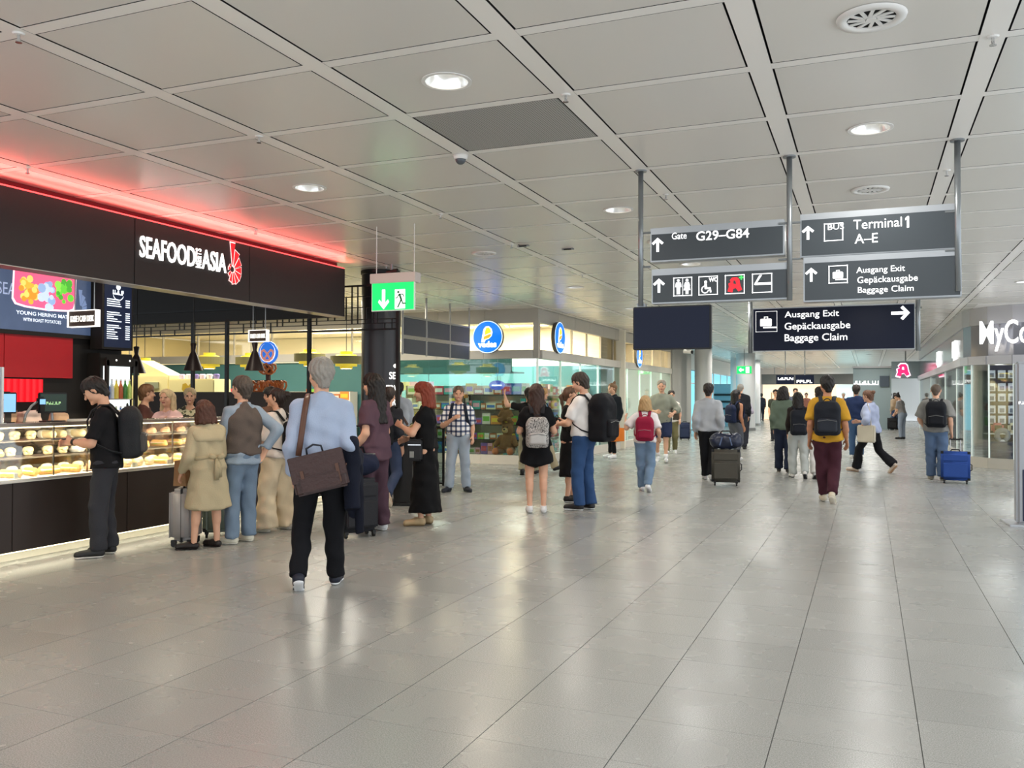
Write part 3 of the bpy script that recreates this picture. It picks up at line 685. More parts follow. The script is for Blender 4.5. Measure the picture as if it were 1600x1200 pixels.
o = MB().prism(circ(0, 0, .05, 16, ry=.03), 0, .001).build('cloche_mark', m_ltr, col)
for v in o.data.vertices: a = TA+v.co.x/CRD; v.co = (math.cos(a)*(CRD+.003+v.co.z), math.sin(a)*(CRD+.003+v.co.z), 1.96+v.co.y)

# emergency exit sign
m_grn = emis('exit_green', '#00c864', 1.15); m_exw = emis('exit_white', '#f2fff6', 1.5); m_fr = mat('exit_frame', '#cfc4bd', .4)
EY = 8.5; e0, e1 = py_(580, 440, EY), py_(647, 484, EY); ew, eh = e1[0]-e0[0], e0[2]-e1[2]
ex = thing('exit_sign', 'green illuminated emergency exit sign hanging from two thin rods', 'exit sign', ((e0[0]+e1[0])/2, EY, e1[2]))
MB().box((0, .06, eh+.03), (ew+.03, .14, .11)).build('housing', m_fr, ex, bevel=.006)
MB().box((0, .02, eh/2), (ew, .02, eh)).build('plate', mat('exit_edge', '#e8f0ea', .3), ex)
flat('green_field', [(-ew/2+.01, .01), (ew/2-.01, .01), (ew/2-.01, eh-.025), (-ew/2+.01, eh-.025)], facing((0, .008, 0)), m_grn, ex, .002)
EM = facing((0, .004, 0))
flat('arrow', [(-.135, .24), (-.095, .24), (-.095, .09), (-.06, .13), (-.045, .1), (-.115, .02), (-.185, .1), (-.17, .13), (-.135, .09)], EM, m_exw, ex, .002)
flat('doorway', [(.03, .02), (.16, .02), (.16, .235), (.03, .235)], EM, m_exw, ex, .002)
E2 = facing((0, .001, 0)); m_gd = mat('exit_dark', '#0b6a3c', .5)
flat('figure_head', circ(.075, .205, .014, 12), E2, m_gd, ex, .002)
for P in ([(.075, .185), (.1, .19), (.125, .12), (.105, .11)], [(.105, .125), (.12, .115), (.09, .06), (.075, .03), (.06, .035), (.08, .075)], [(.11, .12), (.125, .115), (.135, .085), (.17, .085), (.17, .07), (.125, .07)], [(.078, .18), (.088, .175), (.065, .14), (.04, .135), (.04, .146), (.06, .15)], [(.095, .185), (.1, .175), (.13, .172), (.145, .145), (.153, .15), (.138, .183)]): flat('figure_limb', P, E2, m_gd, ex, .002)
for a in (-ew*.44, ew*.44): MB().cyl((a, .06, eh+.08), (a, .06, ZC-e1[2]), .005, n=6).build('rod', m_white, ex)
# projector spots behind the exit sign
t = thing('ceiling_spotlight', 'small black ceiling spotlight beside the black column', 'spotlight', (-6.45, 11.1, ZC)); MB().cyl((0, 0, 0), (0, 0, -.09), .02, n=10).build('stem', m_grey, t); MB().cyl((-.08, 0, -.12), (.1, 0, -.1), .035, n=12).build('head', m_black, t)

# ================================================================== HANGING WAYFINDING SIGNS
SYY = 7.26
m_sign = mat('sign_face', '#3c4246', .35); m_sframe = mat('sign_frame', '#a9adb0', .3, metal=.5); m_sl = emis('sign_white', '#ffffff', 1.1); m_pole = mat('sign_pole', '#8f9496', .3, metal=.6)
m_navy = mat('sign_navy', '#10182e', .4, spec=.25)
for x, zb, lab in ((-1.79, 2.27, 'slim grey hanging pole left of the gate sign'), (-.58, 2.27, 'slim grey hanging pole between the gate sign and the terminal sign'), (.62, 2.29, 'slim grey hanging pole right of the terminal sign')):
    t = thing('sign_pole', lab, 'pole', (x, SYY, ZC)); MB().cyl((0, 0, 0), (0, 0, zb-ZC), .022, n=14).build('tube', m_pole, t, smooth=True); MB().cyl((0, 0, 0), (0, 0, -.012), .05, n=16).build('flange', m_pole, t)
    for z in (2.89, 2.60): MB().cyl((0 if x < -1 else -.085, 0, z-ZC), (0 if x > 0 else .085, 0, z-ZC), .009, n=8).build('clamp', m_pole, t)
def sgn(p0, p1, lab, Y=SYY, top=.055, face=m_sign, cat='sign', name='direction_sign'):
    a, b = py_(*p0, Y), py_(*p1, Y); w, h = b[0]-a[0], a[2]-b[2]
    t = thing(name, lab, cat, (a[0], Y, b[2])); t['w'] = w; t['h'] = h
    MB().box((w/2, .06, h/2), (w, .12, h)).build('case', m_sframe, t, bevel=.004)
    flat('face', [(.012, .012), (w-.012, .012), (w-.012, h-top), (.012, h-top)], facing((0, -.001, 0)), face, t, .003)
    return t, w, h
SGM = lambda x, z: facing((x, -.005, z))
def arrow(t, x, z, s, rot=0):
    P = [(-.09, -.5), (.09, -.5), (.09, .2), (.3, .0), (.42, .13), (0, .5), (-.42, .13), (-.3, .0), (-.09, .2)]
    P = [(s*(c*math.cos(rot)-d*math.sin(rot)), s*(c*math.sin(rot)+d*math.cos(rot))) for c, d in P]
    flat('arrow', P, SGM(x, z), m_sl, t, .003)
def frame(t, x, z, s, b=.006):
    for P in ([(-s, -s), (s, -s), (s, -s+b), (-s, -s+b)], [(-s, s-b), (s, s-b), (s, s), (-s, s)], [(-s, -s), (-s+b, -s), (-s+b, s), (-s, s)], [(s-b, -s), (s, -s), (s, s), (s-b, s)]): flat('pictogram_border', P, SGM(x, z), m_sl, t, .003)
def suitcase_icon(t, x, z, s):
    frame(t, x, z, s)
    flat('pictogram', [(-.55*s, -.45*s), (.45*s, -.45*s), (.5*s, -.38*s), (.5*s, .2*s), (.42*s, .28*s), (-.5*s, .28*s), (-.58*s, .2*s), (-.58*s, -.38*s)], SGM(x, z), m_sl, t, .003)
    flat('pictogram', [(-.22*s, .28*s), (-.22*s, .48*s), (.16*s, .48*s), (.16*s, .28*s), (.08*s, .28*s), (.08*s, .4*s), (-.14*s, .4*s), (-.14*s, .28*s)], SGM(x, z), m_sl, t, .003)
    flat('pictogram', [(-.3*s, -.65*s), (.95*s, -.65*s), (.95*s, -.52*s), (-.3*s, -.52*s)], SGM(x, z), m_sl, t, .003)
# lettering placed by its box in the photograph, on the plane of the sign
def tp(t, s_, u0, v0, u1, v1, Y=SYY, bold=0.):
    um, vm = (u0+u1)/2, (v0+v1)/2; k = abs(620-vm)/(um+2525)*(u1-u0)/2
    x0, x1 = py_(u0, vm, Y)[0]-t.location.x, py_(u1, vm, Y)[0]-t.location.x; z1, z0 = py_(um, v0+k, Y)[2]-t.location.z, py_(um, v1-k, Y)[2]-t.location.z
    tfit(s_, x0, x1, z0, z1, facing((0, -.004, 0)), m_sl, t, ext=.003, bold=bold)
# gate sign
t, w, h = sgn((1016, 357), (1226, 398), 'dark grey hanging direction sign reading Gate G29-G84')
arrow(t, .065, h*.50, .12); tp(t, 'Gate', 1050, 362.5, 1073, 374.5); tp(t, 'G29–G84', 1088, 356.5, 1170.5, 377, bold=.012)
# pictogram sign
t, w, h = sgn((1018, 421), (1232, 467), 'dark grey hanging sign with toilet, wheelchair, pharmacy and rest pictograms')
arrow(t, .065, h*.52, .12)
s = .078; zc = h*.46
for x in (.265, .475, .69, .905): frame(t, x, zc, s)
def man(x, z, k, skirt):
    flat('pictogram', circ(x, z+.052, .012, 12), SGM(0, 0), m_sl, t, .003)
    P = [(-.02, .036), (.02, .036), (.027, .0), (.02, -.004), (.016, .012), (.014, -.062), (-.014, -.062), (-.016, .012), (-.02, -.004), (-.027, .0)] if not skirt else [(-.016, .036), (.016, .036), (.026, .002), (.02, -.0), (.028, -.03), (.012, -.03), (.012, -.062), (-.012, -.062), (-.012, -.03), (-.028, -.03), (-.02, 0), (-.026, .002)]
    flat('pictogram', P, SGM(x, z), m_sl, t, .003)
man(.265-.036, zc, 1, 0); man(.265+.036, zc, 1, 1); flat('pictogram', [(-.002, -s), (.002, -s), (.002, s), (-.002, s)], SGM(.265, zc), m_sl, t, .003)
flat('pictogram', circ(.455, zc+.03, .012, 12), SGM(0, 0), m_sl, t, .003); flat('pictogram', [(-.01, .018), (.008, .018), (.012, -.015), (.04, -.015), (.048, -.055), (.036, -.06), (.028, -.03), (-.008, -.03)], SGM(.455, zc), m_sl, t, .003)
flat('pictogram', circ(0, 0, .032, 18, 100, 350)+circ(0, 0, .024, 18, 350, 100), SGM(.45, zc-.032), m_sl, t, .003); text('WC', .05, SGM(.482, zc+.03), m_sl, t, bold=.001, sx=.8)
m_ared = emis('apo_red', '#e5202c', 1.0)
APO = [(-.058, -.055), (-.02, -.065), (-.012, -.035), (.008, -.03), (.03, -.06), (.058, -.045), (.045, -.01), (.036, .04), (.02, .056), (-.02, .056), (-.04, .035), (-.03, .018), (-.05, .008), (-.046, -.02)]
flat('pharmacy_letter', APO, SGM(.69, zc), m_ared, t, .003); flat('pharmacy_letter_gap', [(-.012, .005), (.012, .0), (.006, .03), (-.008, .032)], facing((.69, -.009, zc)), m_sign, t, .003)
m_pg = emis('plus_green', '#3fbf5a', 1.0); flat('green_cross', [(-.006, -.02), (.006, -.02), (.006, -.006), (.02, -.006), (.02, .006), (.006, .006), (.006, .02), (-.006, .02), (-.006, .006), (-.02, .006), (-.02, -.006), (-.006, -.006)], SGM(.69+.052, zc+.053), m_pg, t, .003)
flat('pictogram', [(-.062, -.008), (-.02, .065), (.0, .065), (-.04, .004), (.07, .004), (.07, -.014), (-.055, -.014)], SGM(.905, zc), m_sl, t, .003)
# terminal sign
t, w, h = sgn((1250, 335), (1497, 389), 'grey hanging direction sign reading BUS Terminal 1 A-E', top=.05)
arrow(t, .06, h*.56, .11); frame(t, .25, h*.54, .07); tp(t, 'BUS', 1293.5, 349, 1318.5, 359.6)
tp(t, 'Terminal', 1333.5, 339, 1409, 359); tp(t, 'A–E', 1335.5, 364, 1371.5, 381)
p = py_(1417, 347, SYY)-np.array(t.location); flat('lettering', [(-.012, .028), (.004, .044), (.014, .044), (.014, -.044), (.0, -.044), (.0, .022), (-.012, .012)], SGM(p[0], p[2]), m_sl, t, .003)
t, w, h = sgn((1255, 402), (1503, 463), 'grey hanging direction sign with upward arrow to the exit and baggage claim', top=.05)
arrow(t, .06, h*.6, .11); suitcase_icon(t, .26, h*.58, .07)
tp(t, 'Ausgang Exit', 1338, 414, 1414, 430); tp(t, 'Gepäckausgabe', 1339.5, 428.5, 1434, 446); tp(t, 'Baggage Claim', 1340.5, 445, 1427.5, 461)
# big navy sign far down the hall
Y2 = 16.6
t, w, h = sgn((1176, 482), (1430, 545), 'navy hanging sign with right arrow to the exit and baggage claim', Y2, .02, m_navy)
q = py_(1197.5, 502.5, Y2)-np.array(t.location); suitcase_icon(t, q[0], q[2], .19)
for a_, v0, v1, u1 in (('Ausgang Exit', 484, 499.5, 1311), ('Gepäckausgabe', 501.5, 519, 1328.5), ('Baggage Claim', 520, 537, 1324)): tp(t, a_, 1226, v0, u1, v1, Y2, .006)
q = py_(1407, 489, Y2)-np.array(t.location); arrow(t, q[0], q[2], .3, -PI/2)
for a in (-.05, w+.05): MB().cyl((a, .06, -.03), (a, .06, ZC-t.location.z), .04, n=12).build('pole', m_pole, t, smooth=True); MB().cyl((a-.06, .06, h*.9), (a+.06, .06, h*.9), .015, n=8).build('clamp', m_pole, t)
Y2 = SYY
a, b = py_(989, 480, Y2), py_(1111, 545, Y2)
t = thing('ceiling_monitor', 'dark switched-off monitor hanging below the pictogram sign', 'monitor', ((a[0]+b[0])/2, Y2, b[2])); w, h = b[0]-a[0], a[2]-b[2]
MB().box((0, .03, h/2), (w, .06, h)).build('casing', m_black, t, bevel=.006); flat('display', [(-w/2+.012, .012), (w/2-.012, .012), (w/2-.012, h-.012), (-w/2+.012, h-.012)], facing((0, -.001, 0)), mat('screen_off', '#0f1830', .35, spec=.25), t, .003)
MB().box((-1.79-t.location.x, .045, h), (.07, .07, .06)).build('bracket', m_pole, t)

# ================================================================== GREY BANNER PANELS (x = const)
m_ban = mat('banner_grey', '#53575f', .5); m_banf = mat('banner_frame', '#a5a49f', .35, metal=.4)
BXX = -8.05
bn = thing('hanging_banner_frame', 'six grey banner panels in a hanging metal frame behind the column', 'banner', (BXX, 0, 0))
L0, L1, L2, L3 = [px_(u, 520, BXX)[1] for u in (629, 666, 703, 733)]
zt, zm0, zm1, zb = px_(640, 497, BXX)[2], px_(640, 524, BXX)[2], px_(640, 530, BXX)[2], px_(640, 553, BXX)[2]
for a, b in ((L0, L1), (L1, L2), (L2, L3)):
    for z0, z1 in ((zm0, zt), (zb, zm1)): boxo('panel', (0, (a+b)/2, (z0+z1)/2), (.03, b-a-.08, z1-z0), m_ban, bn)
for y in (L0, L1, L2, L3): MB().cyl((0, y, zb-.02), (0, y, ZC), .022, n=8).build('rod', m_banf, bn)
for z in (zt+.02, zm0-.02, zm1+.02): boxo('crossbar', (0, (L0+L3)/2, z), (.04, L3-L0, .03), m_banf, bn)

# ================================================================== DINING AREA LAMPS, PRETZEL STAND
m_ylw = mat('lamp_yellow', '#d9c63a', .45, emit='#d8c238', estr=.4); m_olv = mat('lamp_olive', '#6f6a45', .7, emit='#7b764a', estr=.2)
pd = thing('drum_pendant', '', 'pendant lamp', group='olive and yellow drum pendants')
MB().lathe([(.001, .33), (.12, .33), (.12, .27), (.001, .27)], n=28).build('top_disc', m_ylw, pd); MB().lathe([(.001, .29), (.19, .27), (.21, .24), (.001, .24)], n=28).build('upper_disc', m_ylw, pd)
MB().lathe([(.29, .24), (.305, .24), (.305, .09), (.29, .09), (.29, .24)], n=36).build('drum', m_olv, pd, smooth=False); MB().lathe([(.001, .09), (.21, .09), (.21, .045), (.001, .045)], n=28).build('lower_disc', m_ylw, pd); MB().lathe([(.001, .05), (.12, .05), (.12, .0), (.001, .0)], n=24).build('bottom_disc', m_ylw, pd)
MB().cyl((0, 0, .32), (0, 0, 1.5), .006, n=6).build('cord', m_black, pd)
DLAB = ['olive drum pendant with yellow discs nearest the drinks fridge', 'olive drum pendant with yellow discs behind the middle black cone lamp', 'olive drum pendant with yellow discs left of the round blue sign', 'olive drum pendant with yellow discs above the grey-haired man', 'olive drum pendant with yellow discs half hidden by the black column']
for i, (u, v) in enumerate(((226, 583), (327, 576), (392, 577), (484, 572), (541, 576))):
    p = py_(u, v, 14.4); o = pd if i == 0 else dup(pd); o['label'] = DLAB[i]; o.location = p
    MB().cyl((0, 0, -.002), (0, 0, -.004), .1, n=20).build('lamp_face', emis('pendant_glow', '#ffe2b8', 4), o)
PS = py_(419, 600, 12.6)
ps = thing('pretzel_stand', 'brown wooden pretzel tree with round blue sign on top', 'stand', (PS[0], PS[1], 0))
m_wd = mat('stand_wood', '#4a2a20', .6, noise=.2)
MB().box((0, 0, 1.02), (.06, .06, 2.04)).build('post', m_wd, ps); MB().lathe([(.001, 0), (.25, 0), (.25, .03), (.001, .04)], n=24).build('foot', m_wd, ps)
for z in (1.76, 1.46): MB().box((0, 0, z), (.62, .03, .03)).build('arm', m_wd, ps)
MB().lathe([(.001, -.02), (.2, -.02), (.2, .02), (.001, .02)], n=40).build('sign_disc', emis('disc_blue', '#1f6fd8', .8), ps).matrix_local = Matrix.Translation((0, 0, 2.26)) @ Matrix.Rotation(PI/2, 4, 'X')
SGP = facing((0, -.022, 2.26))
flat('sign_ring', circ(0, 0, .17, 30), SGP, emis('disc_white', '#f4f4f6', .9), ps, .003); flat('sign_field', circ(0, 0.02, .15, 30), facing((0, -.024, 2.26)), emis('disc_blue', '#1f6fd8', .8), ps, .003)
prz = [[(-.05, .01, -.07), (-.02, .01, -.03), (.0, .012, .0), (.055, .005, .05), (.09, 0, .035), (.1, 0, -.01), (.075, 0, -.06), (.03, 0, -.09), (-.03, 0, -.09), (-.075, 0, -.06), (-.1, 0, -.01), (-.09, 0, .035), (-.055, -.005, .05), (0, -.012, .0), (.02, -.01, -.03), (.05, -.01, -.07)]]
def pretz(mm):
    pm_ = []
    for path in prz:
        for a, b in zip(path, path[1:]): pm_.append(cone(a, b, .0145))
    return softmesh('pretzel', [soft(pm_, .0075, k=.006)], mm)
m_prz = mat('pretzel_crust', '#c8743c', .35, noise=.3, nscale=12); pme = pretz(m_prz)
o = link('sign_pretzel', pretz(mat('sign_pretzel', '#e9a08c', .5, emit='#d88a78', estr=.5)), ps); o.location = (0, -.03, 2.24); o.scale = (1.3, .5, 1.3)
k = 0
for z, xs, wh in ((1.69, (-.26, -.2, -.13, .1, .17, .24, .29), 'upper arm'), (1.39, (-.27, -.2, -.12, .09, .16, .22, .28), 'lower arm'), (2.0, (-.04, .04), 'top')):
    for x in xs:
        o = link('pretzel', pme); tag(o, 'brown soft pretzel hanging on the %s of the pretzel stand' % wh, 'pretzel', 'pretzels on the %s of the stand' % wh); k += 1
        o.location = (PS[0]+x, PS[1]-.03+.02*math.sin(k*2.1), z); o.rotation_euler = (0, 0, .9*math.sin(k*1.7)+.4); o.scale = (1.25, 1.25, 1.25)
# menu lectern by the column
t = thing('menu_lectern', 'black menu lectern with slanted wood-edged price board beside the column', 'lectern', (-5.95, 10.6, 0), RAD(20))
MB().box((0, 0, .45), (.26, .18, .9)).build('stem', m_black, t, bevel=.01); MB().box((0, 0, .02), (.42, .36, .04)).build('foot', m_black, t, bevel=.008)
o = MB().box((0, 0, 0), (.48, .36, .025)).build('board', mat('lect_wood', '#b58a4e', .5, noise=.2), t); o.matrix_local = Matrix.Translation((0, 0, 1.0)) @ Matrix.Rotation(RAD(-35), 4, 'Y')
o = MB().box((0, 0, .016), (.42, .31, .006)).build('menu_sheet', mat('menu_paper', '#f2ead8', .6), t); o.matrix_local = Matrix.Translation((0, 0, 1.0)) @ Matrix.Rotation(RAD(-35), 4, 'Y')
for i in range(6):
    o = MB().box((-.15+i*.06, 0, .0205), (.012, .22, .002)).build('menu_line', mat('ink', '#4b4540', .7), t); o.matrix_local = Matrix.Translation((0, 0, 1.0)) @ Matrix.Rotation(RAD(-35), 4, 'Y')
# black frame rail at the seating edge
t = thing('barrier_frame', 'thin black metal barrier frame behind the woman in the long black dress', 'barrier', (-6.6, 13.1, 0), RAD(8))
for x in (0, -.9, -1.8): MB().box((x, 0, .5), (.035, .035, 1.0)).build('post', m_black, t)
for z in (.98, .04): MB().box((-.9, 0, z), (1.83, .03, .03)).build('rail', m_black, t)
MB().box((-.9, 0, .51), (1.76, .008, .9)).build('pane', glass('barrier_glass', '#c8d2d0', .12), t)

# ================================================================== CORNER TOY SHOP (side at x=VX, front at y=VY)
VX, VY, VY1 = -6.66, 17.78, 31.5
VL = -22.0
m_vf = mat('shop_sheet', '#b9b4ab', .35, spec=.5); m_vled = mat('shop_ledge', '#c6c2ba', .35)
m_teal = mat('teal_wall', '#4a7a7a', .6, noise=.1, nscale=1.5); m_cream = mat('shop_cream', '#f0e9d8', .6)
z0b, z1b, z2b, z3b = 2.33, 2.52, 3.12, 3.425    # underside, ledge top, fascia bottom, ceiling
sf = thing('toy_shop_fascia', 'pale grey corner shop fascia with lit clerestory glass band', 'shop front', (0, 0, 0))
def run_front(a, b, n):
    st = (b-a)/n
    for i in range(n):
        x = a+st*(i+.5)
        boxo('fascia_panel', (x, VY+.06, (z2b+z3b)/2), (st-.008, .1, z3b-z2b), m_vf, sf)
        boxo('ledge_panel', (x, VY+.04, (z0b+z1b)/2), (st-.008, .18, z1b-z0b), m_vled, sf)
        boxo('clerestory_pane', (x, VY+.1, (z1b+z2b)/2), (st-.03, .01, z2b-z1b), glass('cler_glass', '#fff8e6', .10), sf)
        boxo('mullion', (a+st*i, VY+.1, (z1b+z2b)/2), (.03, .05, z2b-z1b), m_vf, sf)
def run_side(a, b, n):
    st = (b-a)/n
    for i in range(n):
        y = a+st*(i+.5)
        boxo('fascia_panel', (VX-.06, y, (z2b+z3b)/2), (.1, st-.008, z3b-z2b), m_vf, sf)
        boxo('ledge_panel', (VX-.04, y, (z0b+z1b)/2), (.18, st-.008, z1b-z0b), m_vled, sf)
        boxo('clerestory_pane', (VX-.1, y, (z1b+z2b)/2), (.01, st-.03, z2b-z1b), glass('cler_glass', '#fff8e6', .10), sf)
        boxo('mullion', (VX-.1, a+st*i, (z1b+z2b)/2), (.05, .03, z2b-z1b), m_vf, sf)
run_front(VL, VX-.12, 13); run_side(VY+.12, VY1, 11)
boxo('corner_post', (VX-.06, VY+.06, (z0b+z3b)/2), (.12, .12, z3b-z0b), m_vf, sf)
# glass storefront
gf = thing('toy_shop_glazing', 'tall clear storefront glazing of the corner shop on a pale plinth', 'glazing', (0, 0, 0))
m_plinth = mat('plinth', '#cfcac0', .4); m_sg2 = glass('store_glass', '#eefaf8', .12)
st = (VX-(-10.7))/3
for i in range(3):
    x = -10.7+st*(i+.5)
    boxo('pane', (x, VY, (z0b+.2)/2), (st-.01, .012, z0b-.2), m_sg2, gf); boxo('plinth', (x, VY, .1), (st-.004, .1, .2), m_plinth, gf)
n = 9; st = (VY1-VY)/n
for i in range(n):
    y = VY+st*(i+.5)
    boxo('pane', (VX, y, (z0b+.2)/2), (.012, st-.01, z0b-.2), m_sg2, gf); boxo('plinth', (VX, y, .1), (.1, st-.004, .2), m_plinth, gf)
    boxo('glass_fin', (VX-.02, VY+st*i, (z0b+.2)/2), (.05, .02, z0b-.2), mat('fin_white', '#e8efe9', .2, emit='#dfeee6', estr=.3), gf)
# interior of the long shop: back walls, ceiling, light
boxo('wall_shop_back', (-14.5, 24.5, 1.7), (16, .1, 3.45), m_cream, kind='structure')
boxo('wall_shop_mid', (-10.6, 23.2, 1.18), (7.5, .1, 2.36), m_teal, kind='structure'); boxo('wall_shop_mid_upper', (-10.6, 23.2, 2.9), (7.5, .1, 1.08), m_cream, kind='structure')
boxo('wall_shop_side', (-9.8, 28.0, 1.7), (.1, 7.2, 3.45), m_cream, kind='structure')
boxo('wall_shop_end', (-8.2, VY1, 1.72), (3.1, .1, 3.4), m_vf, kind='structure')
boxo('wall_shop_ceiling', (-14.4, 24.6, 3.46), (15.4, 13.7, .04), mat('shop_ceiling', '#efe6d2', .6), kind='structure')
boxo('wall_left_far', (-22.1, 17, 1.7), (.1, 16, 3.45), mat('left_far_wall', '#d8cba6', .7), kind='structure')
boxo('wall_hidden_left', (-15.6, 10.9, 1.7), (6.6, .1, 3.45), m_blk, kind='structure')
tl = thing('teal_canopy', 'teal shop canopy band hanging below the grey banner panels', 'canopy', (0, 0, 0))
boxo('band', (-9.3, VY+.5, 2.2), (3.6, .1, .32), m_teal, tl); boxo('soffit', (-9.3, VY+.9, 2.05), (3.6, .8, .03), m_teal, tl)
for i, (x, y) in enumerate(((-8.2, 19.5), (-8.2, 22), (-8.2, 25), (-8.2, 28.5), (-11.5, 19.6), (-14.5, 19.8), (-17.5, 19.8), (-20, 20), (-11.5, 22), (-15, 22.5))):
    area((x, y, 3.4), (0, 0, 0), 1.6, .35, 210, (1, .95, .86) if x < -9 else (1, .98, .93), name='shop_ceiling_light')
    t = thing('shop_ceiling_light', 'bright long ceiling light inside the corner shop', 'ceiling light', (x, y, 3.435), group='long lights inside the corner shop')
    MB().box((0, 0, -.012), (1.6, .3, .02)).build('diffuser', emis('shop_lamp', '#fff3da', 6), t); MB().box((0, 0, -.005), (1.66, .36, .012)).build('tray', m_white, t)
# logo discs
def vedes(loc, a, lab, R=.36):
    t = thing('round_logo_sign', lab, 'sign', loc, RAD(a)); F0 = facing((0, 0, 0))
    MB().prism(circ(0, 0, R, 48), 0, .09, F0).build('disc', mat('disc_side', '#5a5750', .5), t)
    flat('halo', circ(0, 0, R, 48), facing((0, -.09, 0)), emis('disc_pale', '#cfe4ff', 1.2), t, .003); flat('blue_field', circ(0, 0, R*.95, 48), facing((0, -.094, 0)), emis('vd_blue', '#0f6fe8', 1.2), t, .003)
    D = facing((0, -.098, 0))
    wh = [(-.42, -.32), (-.30, .35), (-.24, .52), (-.1, .66), (.1, .66), (.28, .5), (.34, .28), (.28, .05), (.08, -.12), (-.12, -.18), (-.2, -.34)]
    flat('swirl_white', [(x*R, y*R) for x, y in wh], D, emis('vd_cream', '#fff4dc', 1.2), t, .003)
    D2 = facing((0, -.102, 0))
    flat('swirl_yellow', [(x*R, y*R) for x, y in [(-.16, .34), (-.08, .56), (.08, .58), (.2, .44), (.24, .28), (.02, .2), (-.16, .12)]], D2, emis('vd_yel', '#f2d22c', 1.2), t, .003)
    flat('swirl_orange', [(x*R, y*R) for x, y in [(-.24, .02), (-.05, .1), (.2, .18), (.26, .1), (.1, -.06), (-.1, -.12), (-.26, -.16)]], D2, emis('vd_or', '#f0a22c', 1.2), t, .003)
    text('vedes', R*.5, facing((0, -.1, -R*.62)), emis('vd_wh', '#ffffff', 1.5), t, align='CENTER', bold=.008, ext=.004, sx=1.05)
p = py_(765, 527, VY); vedes((p[0], VY-.02, p[2]), 0, 'round blue lit logo sign on the front fascia of the corner shop')
p = px_(868, 528, VX); vedes((VX+.02, p[1], p[2]), 90, 'round blue lit logo sign nearest the corner on the side fascia')
p = px_(994, 556, VX); vedes((VX+.02, p[1], p[2]), 90, 'round blue lit logo sign far along the side fascia below the dark monitor')

# shelving with boxed goods
PCOL = ['#e8d8c8', '#d8485a', '#f0a8b8', '#e8c23c', '#4a78c0', '#7db84a', '#f2efe6', '#b86a3a', '#8a62b0', '#49a8a0', '#d88a3c', '#efe0b8']
PN = {'#e8d8c8': 'cream', '#d8485a': 'red', '#f0a8b8': 'pink', '#e8c23c': 'yellow', '#4a78c0': 'blue', '#7db84a': 'green', '#f2efe6': 'white', '#b86a3a': 'brown', '#8a62b0': 'purple', '#49a8a0': 'teal', '#d88a3c': 'orange', '#efe0b8': 'straw'}
bxm = {}
def pbox(c, w, h, d):
    k = (c, w, h)
    if k not in bxm:
        bxm[k] = (MB().box((0, 0, h/2), (w, d, h)).mesh('carton', mat('carton_'+c, c, .5)), MB().box((0, -d/2-.001, h*.5), (w*.8, .003, h*.45)).mesh('print', mat('print_'+c, PCOL[(PCOL.index(c)+5) % 12], .5)))
    return bxm[k]
rr = random.Random(31)
NB = 0
def shelf(loc, rz, w, h, lab, where, levels, dens=1., frame_c='#3a332e', pal=PCOL, sub=True, d=.32):
    global NB
    t = thing('shop_shelf', lab, 'shelf', loc, rz); m = mat('shelf_'+frame_c, frame_c, .5)
    for x in (-w/2, w/2): MB().box((x, 0, h/2), (.03, d, h)).build('side', m, t)
    MB().box((0, d/2, h/2), (w, .02, h)).build('back', mat('shelf_back', '#e9ddc8', .6), t)
    R = Matrix.Rotation(rz, 4, 'Z')
    for i in range(levels):
        z = .15+i*(h-.25)/max(1, levels-1)*.92; MB().box((0, 0, z), (w-.03, d, .022)).build('board', m, t)
        x = -w/2+.1; cl = (h-.25)/levels
        while x < w/2-.1:
            c = rr.choice(pal); bw = rr.choice([.12, .16, .2, .24]); bh = min(cl*.85, rr.choice([.14, .2, .26])); 
            if rr.random() < dens:
                p = Vector(loc)+R @ Vector((x+bw/2-.08, -d*.12, z+.012)); a, b = pbox(c, bw, bh, .2)
                tt = thing('product_box', PN[c]+' boxed product on '+where, 'box', p, rz, PN[c]+' boxes on '+where); NB += 1
                link('carton', a, tt)
                if sub: link('print', b, tt)
            x += bw+.015
    return t
shelf((-7.9, 18.6, 0), 0, 1.7, 1.75, 'dark shop shelf of boxed goods behind the corner window', 'the shelf behind the corner window', 5)
shelf((-9.6, 18.7, 0), 0, 1.5, 1.75, 'dark shop shelf of boxed goods left of the corner window', 'the shelf left of the corner window', 5)
shelf((-7.3, 20.2, 0), RAD(90), 1.6, 1.75, 'shop shelf of goods just inside the side glazing near the corner', 'the first shelf inside the side glazing', 5, frame_c='#d8d2c4')
shelf((-7.3, 22.4, 0), RAD(90), 1.8, 1.75, 'shop shelf of goods at the middle of the side glazing', 'the middle shelf inside the side glazing', 5, frame_c='#d8d2c4')
shelf((-7.3, 24.9, 0), RAD(90), 1.8, 1.75, 'shop shelf of goods far along the side glazing', 'the far shelf inside the side glazing', 4, frame_c='#d8d2c4', sub=False)
shelf((-12.2, 17.6, 0), 0, 1.9, 1.6, 'shop shelf of sweets and snacks behind the black column', 'the snack shelf behind the column', 4, frame_c='#e8e0d0', pal=['#d8485a', '#e8c23c', '#f2efe6', '#b86a3a', '#d88a3c', '#7db84a'])
shelf((-14.6, 16.6, 0), 0, 1.9, 1.6, 'shop shelf of colourful goods behind the pretzel stand', 'the shelf behind the pretzel stand', 4, frame_c='#e8e0d0', pal=['#f0a8b8', '#e8c23c', '#f2efe6', '#d8485a', '#49a8a0'])
boxo('wall_teal_low', (-15.0, VY+.1, 1.16), (8.4, .06, 2.3), m_teal, kind='structure')
